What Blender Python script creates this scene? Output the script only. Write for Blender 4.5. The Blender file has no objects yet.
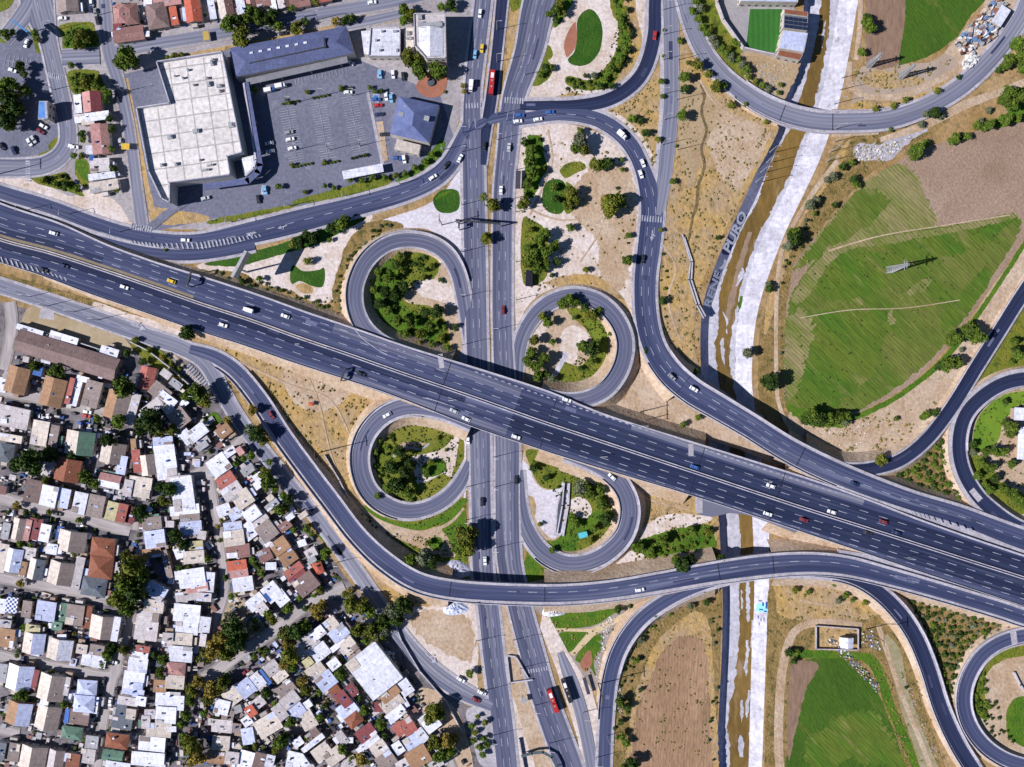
import bpy, math, random
from mathutils import Vector
R = math.radians
random.seed(7)
scene = bpy.context.scene
COL = scene.collection

# ---------------------------------------------------------------- camera, sky, sun, exposure
H = 400.0          # drone altitude (m)
S = 0.5            # metres per photograph pixel on the ground
cam_d = bpy.data.cameras.new('camera'); cam = bpy.data.objects.new('camera', cam_d)
COL.objects.link(cam); cam.location = (0, 0, H); cam.rotation_euler = (0, 0, 0)
cam_d.sensor_width = 36; cam_d.lens = 18 / 0.64; cam_d.clip_start = 1; cam_d.clip_end = 5000
scene.camera = cam

SUN_EL, SUN_UP = 39, 14
world = bpy.data.worlds.new('World'); scene.world = world; world.use_nodes = True
wn = world.node_tree.nodes; wl = world.node_tree.links
sky = wn.new('ShaderNodeTexSky'); sky.sky_type = 'NISHITA'; sky.sun_disc = False
sky.sun_elevation = R(SUN_EL); sky.sun_rotation = R(256); sky.altitude = 500; sky.air_density = 1.0; sky.dust_density = 0.0; sky.ozone_density = 6.0
wl.new(sky.outputs[0], wn['Background'].inputs[0]); wn['Background'].inputs[1].default_value = 0.05
sd = bpy.data.lights.new('sun', 'SUN'); sun = bpy.data.objects.new('sun', sd); COL.objects.link(sun)
sd.energy = 5.0; sd.angle = R(0.5); sd.color = (1.0, 0.965, 0.955)
dv = Vector((math.cos(R(SUN_UP)) * math.cos(R(SUN_EL)), math.sin(R(SUN_UP)) * math.cos(R(SUN_EL)), -math.sin(R(SUN_EL))))
sun.rotation_euler = dv.to_track_quat('-Z', 'Y').to_euler(); sun.location = (-200, -50, 300)
scene.view_settings.view_transform = 'Standard'; scene.view_settings.look = 'None'
scene.view_settings.exposure = 0.29; scene.view_settings.gamma = 1
scene.view_settings.use_curve_mapping = False

def W(px, py, z=0.0):
    k = (H - z) / H * S
    return ((px - 512) * k, (383.5 - py) * k)

# ---------------------------------------------------------------- materials
MATS = {}
def mat(name, c1, c2=None, scale=0.3, rough=0.9, c3=None, scale2=2.5, contrast=0.25, bump=0.0, stretch=None, coord='Object',
        rand=0.0, metal=0.0, sheets=None, detail=6.0, thr=0.5, m3=0.5, spec=0.3, rot=0.0, rows=None):
    """two- or three-tone procedural surface"""
    if name in MATS: return MATS[name]
    m = bpy.data.materials.new(name); m.use_nodes = True
    n = m.node_tree.nodes; l = m.node_tree.links
    b = n['Principled BSDF']; b.inputs['Roughness'].default_value = rough; b.inputs['Metallic'].default_value = metal
    b.inputs['Specular IOR Level'].default_value = spec
    c2 = c2 or tuple(x * 0.8 for x in c1)
    tc = n.new('ShaderNodeTexCoord'); mp = n.new('ShaderNodeMapping')
    l.new(tc.outputs[coord], mp.inputs['Vector'])
    mp.inputs['Rotation'].default_value = (0, 0, R(rot))
    if stretch:
        m2 = n.new('ShaderNodeMapping'); m2.inputs['Scale'].default_value = stretch; l.new(mp.outputs[0], m2.inputs['Vector']); mp = m2
    def noise(sc, det=detail):
        t = n.new('ShaderNodeTexNoise'); t.inputs['Scale'].default_value = sc; t.inputs['Detail'].default_value = det
        t.inputs['Roughness'].default_value = 0.65; l.new(mp.outputs[0], t.inputs['Vector']); return t
    def ramp(src, lo, hi):
        r = n.new('ShaderNodeMapRange'); r.inputs[1].default_value = lo; r.inputs[2].default_value = hi; l.new(src, r.inputs[0]); return r.outputs[0]
    def mix(fac, a, bb, mode='MIX'):
        x = n.new('ShaderNodeMix'); x.data_type = 'RGBA'; x.blend_type = mode
        if isinstance(fac, float): x.inputs[0].default_value = fac
        else: l.new(fac, x.inputs[0])
        for i, v in ((6, a), (7, bb)):
            if isinstance(v, tuple): x.inputs[i].default_value = (*v, 1)
            else: l.new(v, x.inputs[i])
        return x.outputs[2]
    t1 = noise(scale)
    col = mix(ramp(t1.outputs[0], thr - contrast / 2, thr + contrast / 2), c1, c2)
    if c3:
        t2 = noise(scale * 2.3 + 0.011)
        col = mix(ramp(t2.outputs[0], m3, m3 + 0.14), col, c3)
    t3 = noise(scale2, 3)
    g = ramp(t3.outputs[0], 0.25, 0.75)
    v = n.new('ShaderNodeMapRange'); v.inputs[3].default_value = 0.72; v.inputs[4].default_value = 1.28; l.new(g, v.inputs[0])
    cmb = n.new('ShaderNodeCombineColor')
    for i in range(3): l.new(v.outputs[0], cmb.inputs[i])
    col = mix(1.0, col, cmb.outputs[0], 'MULTIPLY')
    if rows:      # plough / crop rows
        wv = n.new('ShaderNodeTexWave'); wv.inputs['Scale'].default_value = rows[0]; wv.inputs['Distortion'].default_value = 1.5
        wv.bands_direction = 'Y' if coord == 'UV' else 'X'; wv.inputs['Detail'].default_value = 3; wv.inputs['Detail Scale'].default_value = 0.6
        l.new(mp.outputs[0], wv.inputs['Vector'])
        rr = n.new('ShaderNodeMapRange'); rr.inputs[3].default_value = 1 - rows[1]; rr.inputs[4].default_value = 1 + rows[1]
        l.new(wv.outputs['Fac'], rr.inputs[0]); c = n.new('ShaderNodeCombineColor')
        for i in range(3): l.new(rr.outputs[0], c.inputs[i])
        col = mix(1.0, col, c.outputs[0], 'MULTIPLY')
    if sheets:    # roofing sheets / slabs
        br = n.new('ShaderNodeTexBrick'); br.inputs['Scale'].default_value = 1
        br.inputs['Brick Width'].default_value = sheets[0]; br.inputs['Row Height'].default_value = sheets[1]
        br.inputs['Mortar Size'].default_value = sheets[2]
        if len(sheets) > 4: br.offset = sheets[4]
        br.inputs['Color1'].default_value = (1, 1, 1, 1); br.inputs['Color2'].default_value = (0.84, 0.84, 0.84, 1)
        k = sheets[3]; br.inputs['Mortar'].default_value = (k, k, k, 1)
        l.new(mp.outputs[0], br.inputs['Vector'])
        col = mix(1.0, col, br.outputs[0], 'MULTIPLY')
    if rand:
        oi = n.new('ShaderNodeObjectInfo'); rr = n.new('ShaderNodeMapRange')
        rr.inputs[3].default_value = 1 - rand; rr.inputs[4].default_value = 1 + rand
        l.new(oi.outputs['Random'], rr.inputs[0]); c = n.new('ShaderNodeCombineColor')
        for i in range(3): l.new(rr.outputs[0], c.inputs[i])
        col = mix(1.0, col, c.outputs[0], 'MULTIPLY')
    l.new(col, b.inputs['Base Color'])
    if bump:
        bp = n.new('ShaderNodeBump'); bp.inputs['Strength'].default_value = bump; bp.inputs['Distance'].default_value = 0.6
        l.new(t3.outputs[0], bp.inputs['Height']); l.new(bp.outputs[0], b.inputs['Normal'])
    MATS[name] = m; return m

GROUND = mat('dry_ground', (.38, .26, .14), (.29, .18, .07), scale=0.05, c3=(.12, .095, .035), m3=0.54, scale2=0.45, bump=.8)
SOIL = mat('bare_soil', (.33, .235, .18), (.27, .185, .135), scale=0.03, c3=(.24, .165, .11), m3=.58, scale2=0.8, bump=.5, rows=(0.25, .05), rot=-45)
PLOUGH = mat('ploughed_soil', (.27, .175, .125), (.21, .135, .095), scale=0.02, scale2=0.6, bump=.3, rows=(0.5, .13), rot=5, stretch=(1, .25, 1))
PLOUGH2 = mat('old_ploughed_soil', (.35, .22, .14), (.27, .165, .10), scale=0.03, c3=(.20, .125, .07), m3=.57, scale2=0.8, bump=.6, rows=(0.22, .07), rot=3, stretch=(1, .3, 1))
CROP = mat('crop_green', (.05, .115, .008), (.038, .09, .006), scale=0.05, c3=(.11, .13, .022), m3=0.54, scale2=.8, bump=.6, rows=(0.25, .12), rot=-35, stretch=(1, .35, 1))
CROP2 = mat('patchy_crop', (.075, .13, .012), (.125, .145, .028), scale=0.06, c3=(.24, .20, .085), m3=0.575, scale2=.6, bump=.7, stretch=(1, .2, 1), rot=-45, contrast=.2, rows=(.2, .1))
CROP3 = mat('thin_crop', (.13, .16, .03), (.25, .21, .10), scale=0.08, c3=(.31, .235, .165), m3=0.58, scale2=.8, bump=.7, stretch=(1, .2, 1), rot=-45, rows=(.2, .15))
GRASS = mat('lawn', (.045, .125, .006), (.095, .17, .010), scale=0.12, c3=(.16, .15, .02), m3=0.57, scale2=0.9, bump=1)
DGRASS = mat('dark_lawn', (.020, .078, .004), (.042, .11, .008), scale=0.12, c3=(.07, .10, .012), m3=.6, scale2=.9, bump=1)
OGRASS = mat('olive_grass', (.12, .16, .012), (.18, .175, .022), scale=0.1, c3=(.05, .085, .008), m3=0.52, scale2=0.9, bump=1)
OCHRE = mat('ochre_dry_grass', (.44, .285, .10), (.37, .265, .165), scale=0.07, c3=(.20, .14, .055), m3=0.55, scale2=0.45, bump=1)
BROWNG = mat('brown_scrub_ground', (.31, .205, .085), (.18, .125, .04), scale=0.13, c3=(.06, .07, .016), m3=0.52, scale2=0.8, bump=1)
APRON = mat('lavender_concrete', (.62, .59, .66), (.54, .50, .56), scale=0.07, c3=(.46, .37, .31), m3=.62, scale2=.7)
CROP4 = mat('streaky_crop', (.060, .130, .010), (.10, .14, .016), scale=0.07, c3=(.21, .185, .07), m3=0.575, scale2=.6, bump=.7, stretch=(1, .2, 1), rot=-45, contrast=.2, rows=(.2, .1))
SAND = mat('pale_sand', (.66, .58, .57), (.53, .43, .37), scale=0.08, c3=(.40, .28, .18), m3=0.58, scale2=0.6, bump=.4)
DIRT = mat('packed_dirt', (.50, .39, .30), (.40, .28, .185), scale=0.07, c3=(.27, .18, .09), m3=.58, scale2=0.6, bump=.6)
REDP = mat('red_paving', (.36, .15, .10), (.30, .12, .08), scale=0.2)
ASPH = mat('asphalt', (.12, .127, .20), (.068, .077, .138), scale=0.05, coord='UV', stretch=(.04, 1.8, 1), scale2=.35, rows=(.097, .14), c3=(.20, .205, .275), m3=.51, contrast=.12)
ASPHD = mat('fresh_asphalt', (.020, .029, .078), (.011, .017, .052), scale=0.05, coord='UV', stretch=(.04, 1.8, 1), scale2=.35, rows=(.097, .14), c3=(.045, .055, .115), m3=.56, contrast=.12)
ASPHM = mat('worn_asphalt', (.060, .072, .148), (.030, .040, .10), scale=0.05, coord='UV', stretch=(.04, 1.8, 1), scale2=.35, rows=(.097, .14), c3=(.125, .138, .225), m3=.53, contrast=.12)
ASPHW = mat('motorway_asphalt', (.024, .034, .085), (.013, .020, .058), scale=0.05, coord='UV', stretch=(.04, 1.8, 1), scale2=.35, rows=(.097, .14), c3=(.058, .072, .135), m3=.56, contrast=.12)
ASPHL = mat('pale_asphalt', (.20, .205, .275), (.13, .138, .205), scale=0.05, coord='UV', stretch=(.04, 1.8, 1), scale2=.35, rows=(.097, .14), c3=(.28, .285, .35), m3=.53, contrast=.12)
LOT = mat('car_park_asphalt', (.165, .17, .235), (.13, .135, .195), scale=0.04, c3=(.21, .215, .28), m3=.57, scale2=.6)
PAVE = mat('pavement', (.38, .35, .37), (.29, .265, .285), scale=0.06, c3=(.22, .18, .16), m3=.57, scale2=.6)
YARD = mat('settlement_ground', (.23, .205, .22), (.12, .105, .125), scale=0.07, c3=(.035, .042, .03), m3=0.53, scale2=.4)
CONC = mat('concrete', (.44, .42, .47), (.33, .31, .36), scale=0.12, c3=(.26, .23, .24), m3=.58, scale2=.7)
BARR = mat('barrier_concrete', (.52, .50, .57), (.38, .37, .44), scale=0.15, scale2=.9)
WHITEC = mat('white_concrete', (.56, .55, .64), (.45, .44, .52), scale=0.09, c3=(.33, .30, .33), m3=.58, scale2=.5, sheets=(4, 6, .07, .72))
BLUEC = mat('shaded_canal_wall', (.36, .37, .52), (.25, .26, .38), scale=0.1, scale2=.6)  # darker blue tone paints the left wall's shade into its colour
WATER = mat('muddy_water', (.215, .135, .04), (.145, .09, .028), scale=0.07, c3=(.27, .18, .10), m3=.56, scale2=.5, rough=.4, stretch=(1, .3, 1))
PAINT = mat('road_paint', (.44, .45, .53), (.24, .25, .33), scale=0.3, rough=.7, m3=.55, c3=(.15, .16, .23))
PAINTD = mat('faded_paint', (.34, .34, .38), (.24, .24, .28), scale=.4)
PAINTY = mat('yellow_paint', (.65, .42, .06), scale=0.5)
PAINTB = mat('blue_paint', (.05, .22, .55), scale=0.5)
RUB = mat('rubble', (.55, .52, .52), (.38, .35, .35), scale=.5, rand=.2)
METAL = mat('galvanised_steel', (.42, .43, .46), rough=.5, metal=.3)
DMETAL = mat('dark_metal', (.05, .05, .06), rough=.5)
GLASS = mat('dark_glass', (.05, .06, .09), rough=.2, spec=.6)
TYRE = mat('tyre_rubber', (.02, .02, .02))
BARK = mat('bark', (.12, .085, .06), (.08, .055, .04), scale=2)
LEAF = {
 'd': mat('leaf_dark', (.026, .056, .008), (.046, .082, .010), scale=.5, rand=.2, coord='Object'),
 'g': mat('leaf_green', (.062, .115, .011), (.115, .16, .016), scale=.5, rand=.2),
 'y': mat('leaf_olive', (.16, .165, .018), (.09, .115, .014), scale=.5, rand=.2),
 'o': mat('leaf_golden', (.30, .22, .04), (.19, .16, .03), scale=.5, rand=.15),
 'p': mat('palm_leaf', (.06, .08, .02), (.10, .11, .03), scale=.8, rand=.2),
 's': mat('leaf_silver', (.15, .17, .10), (.09, .11, .055), scale=.8, rand=.2)}
RC = {  # roof colours
 'w': (.78, .79, .92), 'b': (.56, .61, .86), 'l': (.58, .53, .56), 'c': (.66, .58, .53), 'n': (.38, .22, .13), 't': (.30, .24, .23),
 'y': (.40, .40, .44), 'Y': (.55, .50, .30), 'r': (.42, .13, .11), 'R': (.55, .13, .08), 'P': (.50, .26, .25), 'M': (.27, .14, .13),
 'd': (.23, .06, .07), 'o': (.27, .095, .055), 'g': (.13, .24, .18), 'k': (.13, .15, .19), 'B': (.05, .14, .45), 'T': (.1, .5, .5), 'e': (.11, .135, .28), 'm': (.22, .15, .145)}
CN = {'w': 'white', 'b': 'pale blue', 'l': 'light grey', 'c': 'cream', 'n': 'orange tan', 't': 'taupe', 'y': 'mid grey', 'Y': 'yellowish', 'r': 'red',
 'R': 'bright red', 'P': 'pink', 'M': 'mauve brown', 'd': 'maroon', 'o': 'terracotta', 'g': 'green', 'k': 'slate grey', 'B': 'deep blue', 'T': 'teal', 'e': 'slate blue', 'm': 'brown'}
def roofmat(c):
    a = RC[c]
    return mat('roof_' + CN[c].replace(' ', '_'), a, tuple(x * .86 for x in a), scale=.22, c3=tuple(x * .55 + y for x, y in zip(a, (.07, .045, .03))), m3=.56, scale2=1.3, stretch=(1, .45, 1),
               rough=.75, rand=.12, sheets=(4.5, 1.1, .05, .75))
for _c in RC: roofmat(_c)
WALLM = [mat('wall_' + str(i), c, scale=.4, rand=.1) for i, c in enumerate([(.55, .5, .45), (.45, .4, .38), (.6, .58, .56), (.4, .3, .24)])]
DOORM = mat('door_wood', (.16, .09, .05)); 

# ---------------------------------------------------------------- mesh helpers
class MB:
    def __init__(s): s.v = []; s.f = []; s.uv = {}
    def quad(s, a, b, c, d):
        i = len(s.v); s.v += [a, b, c, d]; s.f.append((i, i + 1, i + 2, i + 3))
    def box(s, cx, cy, cz, dx, dy, dz, a=0.0, top=1.0, ty=None):
        """box centred on cx, cy standing on cz; a = rotation (rad); top = taper"""
        i = len(s.v); ca, sa = math.cos(a), math.sin(a); ty = top if ty is None else ty
        for z, k, ky in ((cz, 1, 1), (cz + dz, top, ty)):
            for x, y in ((-1, -1), (1, -1), (1, 1), (-1, 1)):
                X, Y = x * dx / 2 * k, y * dy / 2 * ky
                s.v.append((cx + X * ca - Y * sa, cy + X * sa + Y * ca, z))
        s.f += [(i + 3, i + 2, i + 1, i), (i + 4, i + 5, i + 6, i + 7)] + [(i + k, i + (k + 1) % 4, i + 4 + (k + 1) % 4, i + 4 + k) for k in range(4)]
    def cyl(s, cx, cy, cz, r, h, n=8, r2=None):
        i = len(s.v); r2 = r if r2 is None else r2
        for z, q in ((cz, r), (cz + h, r2)):
            for k in range(n): s.v.append((cx + q * math.cos(2 * math.pi * k / n), cy + q * math.sin(2 * math.pi * k / n), z))
        s.f += [tuple(range(i + n - 1, i - 1, -1)), tuple(range(i + n, i + 2 * n))] + [(i + k, i + (k + 1) % n, i + n + (k + 1) % n, i + n + k) for k in range(n)]
    def bar(s, p, q, r=.1):
        p, q = Vector(p), Vector(q); d = (q - p)
        if d.length < 1e-6: return
        d.normalize(); u = d.cross(Vector((0, 0, 1)) if abs(d.z) < .9 else Vector((1, 0, 0))).normalized(); w = d.cross(u)
        i = len(s.v)
        for c in (p, q):
            for a, b in ((-1, -1), (1, -1), (1, 1), (-1, 1)): s.v.append(tuple(c + u * r * a + w * r * b))
        s.f += [(i, i + 1, i + 2, i + 3), (i + 7, i + 6, i + 5, i + 4)] + [(i + k, i + 4 + k, i + 4 + (k + 1) % 4, i + (k + 1) % 4) for k in range(4)]
    def poly(s, pts):
        i = len(s.v); s.v += pts; s.f.append(tuple(range(i, i + len(pts))))
    def mesh(s, name, m, smooth=False):
        me = bpy.data.meshes.new(name); me.from_pydata(s.v, [], s.f)
        ms = m if isinstance(m, (list, tuple)) else [m]
        for x in ms: me.materials.append(x)
        if smooth: me.polygons.foreach_set('use_smooth', [True] * len(me.polygons))
        return me
    def obj(s, name, m, parent=None, kind=None, loc=None, smooth=False):
        o = bpy.data.objects.new(name, s.mesh(name, m, smooth)); COL.objects.link(o)
        if parent: o.parent = parent
        if kind: o['kind'] = kind
        if loc: o.location = loc
        return o
def empty(name, x, y, z=0, rot=0):
    o = bpy.data.objects.new(name, None); COL.objects.link(o); o.location = (x, y, z); o.rotation_euler = (0, 0, rot); o.empty_display_size = .5; return o
def copy_tree(o, parent=None):
    c = o.copy(); COL.objects.link(c)
    if parent: c.parent = parent
    for ch in o.children: copy_tree(ch, c)
    return c

# ---------------------------------------------------------------- labels
REG = []
def reg(o, base, cat, px, py, group=None, area=None, order=None, exact=False):
    o['category'] = cat
    if group: o['group'] = group
    REG.append([o, base, area, px, py, order, exact]); return o
LM = [("the tall flat roofed office block", 430, 37), ("the big white mall roof", 195, 120), ("the long blue hipped roof", 292, 55),
 ("the blue pyramid restaurant roof", 412, 120), ("the striped car park", 320, 120), ("the upper left cloverleaf loop", 405, 297),
 ("the upper right cloverleaf loop", 573, 345), ("the lower left cloverleaf loop", 410, 460), ("the lower right cloverleaf loop", 572, 515),
 ("the billboard", 243, 262), ("the bean shaped lawn", 588, 38), ("the small green football pitch", 765, 30), ("the ploughed strip", 880, 30),
 ("the scrap heap", 975, 42), ("the field pylon", 905, 267), ("the walled farm compound", 838, 637), ("the bottom green field", 845, 720),
 ("the rounded ploughed field", 680, 700), ("the roundabout car park", 20, 110), ("the terracotta hipped pair", 101, 556),
 ("the settlement's big tree clump", 130, 590), ("the long brown roof", 66, 355), ("the red gabled corner house", 147, 380),
 ("the pale pyramid roofs", 85, 697), ("the big white warehouse", 374, 669), ("the maroon and terracotta roofs", 362, 728),
 ("the dry vacant lot", 230, 622), ("the backyard pool", 245, 464), ("the ramp bridge over the avenue", 505, 593),
 ("the motorway bridge over the avenue", 505, 410), ("the motorway bridge over the canal", 730, 480), ("the canal wall graffiti", 725, 255),
 ("the curved bridge over the canal", 810, 122), ("the right edge loop", 1000, 455), ("the bottom right loop", 1000, 700),
 ("the pale triangular lot", 440, 645), ("the grassy back yard", 213, 419), ("the green and cream roof", 80, 443), ("the round slate roof", 6, 453),
 ("the checkered roof", 12, 605), ("the red and pink roof", 238, 568), ("the small bright red roof", 251, 712)]
ORD = ['', '', 'second', 'third', 'fourth', 'fifth', 'sixth', 'seventh', 'eighth', 'ninth', 'tenth', 'eleventh', 'twelfth', 'thirteenth', 'fourteenth',
       'fifteenth', 'sixteenth', 'seventeenth', 'eighteenth', 'nineteenth', 'twentieth']
def finish_labels():
    from collections import defaultdict
    g = defaultdict(list)
    for r in REG:
        if r[6]: r[0]['label'] = r[1]
        elif r[2] is not None: g[(r[1], r[2])].append(r)
        else:
            best = min(LM, key=lambda L: (L[1] - r[3]) ** 2 + (L[2] - r[4]) ** 2)
            dx, dy = r[3] - best[1], r[4] - best[2]
            if math.hypot(dx, dy) < 11: d = 'right beside'
            elif abs(dx) > 2.2 * abs(dy): d = 'right of' if dx > 0 else 'left of'
            elif abs(dy) > 2.2 * abs(dx): d = 'below' if dy > 0 else 'above'
            else: d = ('below' if dy > 0 else 'above') + (' and right of' if dx > 0 else ' and left of')
            g[(r[1], d + ' ' + best[0], math.inf)].append([math.hypot(dx, dy), r])
    for k, rs in g.items():
        if len(k) == 3:
            rs.sort(key=lambda t: t[0])
            for i, (_, r) in enumerate(rs, 1):
                q = '' if len(rs) == 1 else (' nearest,' if i == 1 else f' {ORD[min(i, 20)]} nearest,')
                if len(rs) > 1 and i == 1: q = ' nearest'
                elif len(rs) > 1: q = f' {ORD[min(i, 20)]} nearest'
                r[0]['label'] = f'{k[0]},{q} {k[1]}'
        else:
            o = rs[0][5] or 'x'
            rs.sort(key=lambda r: r[3] if o == 'x' else r[4])
            n = len(rs)
            for i, r in enumerate(rs, 1):
                side = 'left' if o == 'x' else 'top'; other = 'right' if o == 'x' else 'bottom'
                if n == 1: t = ''
                elif i <= (n + 1) // 2: t = f', {"first" if i == 1 else ORD[min(i, 20)]} from the {side}'
                else:
                    j = n - i + 1; t = f', {"first" if j == 1 else ORD[min(j, 20)]} from the {other}'
                r[0]['label'] = f'{k[0]} {k[1]}{t}'.strip()

# ---------------------------------------------------------------- ground polygons
def smooth_closed(pts, n=6):
    out = []; N = len(pts)
    for i in range(N):
        p0, p1, p2, p3 = pts[i - 1], pts[i], pts[(i + 1) % N], pts[(i + 2) % N]
        for k in range(n):
            t = k / n
            out.append(tuple(0.5 * (2 * p1[j] + (p2[j] - p0[j]) * t + (2 * p0[j] - 5 * p1[j] + 4 * p2[j] - p3[j]) * t * t + (-p0[j] + 3 * p1[j] - 3 * p2[j] + p3[j]) * t ** 3) for j in (0, 1)))
    return out
def dens_closed(pts, step=3):
    out = []; N = len(pts)
    for i in range(N):
        a, b = pts[i], pts[(i + 1) % N]; d = math.hypot(b[0] - a[0], b[1] - a[1]); k = max(1, int(d / step))
        out += [(a[0] + (b[0] - a[0]) * j / k, a[1] + (b[1] - a[1]) * j / k) for j in range(k)]
    return out
LAYER = [0.02]
PATCHES = []
def inside(px, py, poly):
    c = False; n = len(poly); j = n - 1
    for i in range(n):
        xi, yi = poly[i]; xj, yj = poly[j]
        if (yi > py) != (yj > py) and px < (xj - xi) * (py - yi) / (yj - yi) + xi: c = not c
        j = i
    return c
def patch(name, pts, m, jit=0.8, smooth=True, kind='structure', z=None, hard=False):
    from mathutils import noise
    p = smooth_closed(pts) if smooth else dens_closed(pts)
    if smooth or jit: p = dens_closed(p, 1.3)
    if z is None: LAYER[0] += 0.0008; z = LAYER[0]
    if not hard and jit:
        q = []
        for x, y in p:
            v = noise.noise_vector(Vector((x * .22, y * .22, 3.1))) + noise.noise_vector(Vector((x * .6, y * .6, 9.1))) * .6 + noise.noise_vector(Vector((x * 1.5, y * 1.5, 5.1))) * .45
            if name == 'crops':      # crops end in ragged tongues along the rows
                u = (noise.noise(Vector(((x + y) * .45, 2, 0))) + noise.noise(Vector(((x + y) * 1.1, 5, 0))) * .8) * (jit + 1.2) * 2.2; x += u * .7; y -= u * .7
            q.append((x + v.x * jit * 1.4, y + v.y * jit * 1.4))
        p = q
    from mathutils.geometry import delaunay_2d_cdt
    vs, _, fs = delaunay_2d_cdt([Vector(W(x, y, z)) for x, y in p], [], [list(range(len(p)))], 1, 1e-4)[:3]
    mb = MB(); mb.v = [(v.x, v.y, z) for v in vs]
    for f in fs:
        A, B, C_ = (vs[k] for k in f[:3]); mb.f.append(tuple(f) if (B - A).cross(C_ - A) > 0 else tuple(f)[::-1])
    o = mb.obj(name, m, kind=kind); PATCHES.append((name, pts)); return o

# ---------------------------------------------------------------- roads
ROADS = []
def spline(pts, step=4.0):
    out = []; N = len(pts)
    for i in range(N - 1):
        p0, p1, p2, p3 = pts[max(i - 1, 0)], pts[i], pts[i + 1], pts[min(i + 2, N - 1)]
        n = max(1, int(math.hypot(p2[0] - p1[0], p2[1] - p1[1]) / step))
        for k in range(n):
            t = k / n
            q = [0.5 * (2 * a1 + (a2 - a0) * t + (2 * a0 - 5 * a1 + 4 * a2 - a3) * t * t + (-a0 + 3 * a1 - 3 * a2 + a3) * t ** 3) for a0, a1, a2, a3 in zip(p0, p1, p2, p3)]
            out.append(q)
    out.append(list(pts[-1])); return out
class Path:
    """centre line: px, py, z, left half width, right half width (pixels)"""
    def __init__(s, pts, step=4.0):
        full = []
        for p in pts:
            p = list(p)
            if len(p) == 3: p = [p[0], p[1], 0.0, p[2] / 2, p[2] / 2]
            elif len(p) == 4: p = [p[0], p[1], p[2], p[3] / 2, p[3] / 2]
            full.append(p)
        s.s = spline(full, step); s.P = [Vector((*W(q[0], q[1], max(q[2], 0)), max(q[2], 0))) for q in s.s]
        s.N = []; s.D = [0]; n = len(s.P)
        for i in range(n):
            t = s.P[min(i + 1, n - 1)] - s.P[max(i - 1, 0)]; t.z = 0; t.normalize(); s.N.append(Vector((-t.y, t.x, 0)))
            if i: s.D.append(s.D[-1] + (s.P[i] - s.P[i - 1]).length)
    def at(s, i, off, dz=0):   # off in metres, + = left of travel
        p = s.P[i] + s.N[i] * off; return (p.x, p.y, s.P[i].z + dz)
    def wl(s, i): return s.s[i][3] * S
    def wr(s, i): return s.s[i][4] * S
def sweep(path, prof, i0=0, i1=None, closed=False):
    """prof(i) -> list of (offset m, dz or absolute via tuple3)"""
    mb = MB(); i1 = len(path.P) - 1 if i1 is None else i1; uvs = []
    rings = []
    for i in range(i0, i1 + 1):
        pr = prof(i); rings.append(len(mb.v))
        for o in pr:
            if len(o) == 3: p = path.at(i, o[0]); mb.v.append((p[0], p[1], o[2]))
            else: mb.v.append(path.at(i, o[0], o[1]))
            uvs.append((path.D[i], o[0]))
        K = len(pr)
    for a, b in zip(rings, rings[1:]):
        for k in range(K if closed else K - 1):
            k2 = (k + 1) % K
            mb.f.append((a + k, a + k2, b + k2, b + k))
    if closed and rings:
        mb.f.append(tuple(rings[0] + k for k in range(K))[::-1]); mb.f.append(tuple(rings[-1] + k for k in range(K)))
    mb.uvs = uvs; return mb
def put_uv(o, uvs):
    me = o.data; u = me.uv_layers.new(name='UVMap')
    for lp in me.loops: u.data[lp.index].uv = uvs[lp.vertex_index]
def swobj(name, path, prof, m, parent=None, kind=None, i0=0, i1=None, closed=False):
    mb = sweep(path, prof, i0, i1, closed); o = mb.obj(name, m, parent, kind); put_uv(o, mb.uvs); return o
RL = [0.20]
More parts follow.
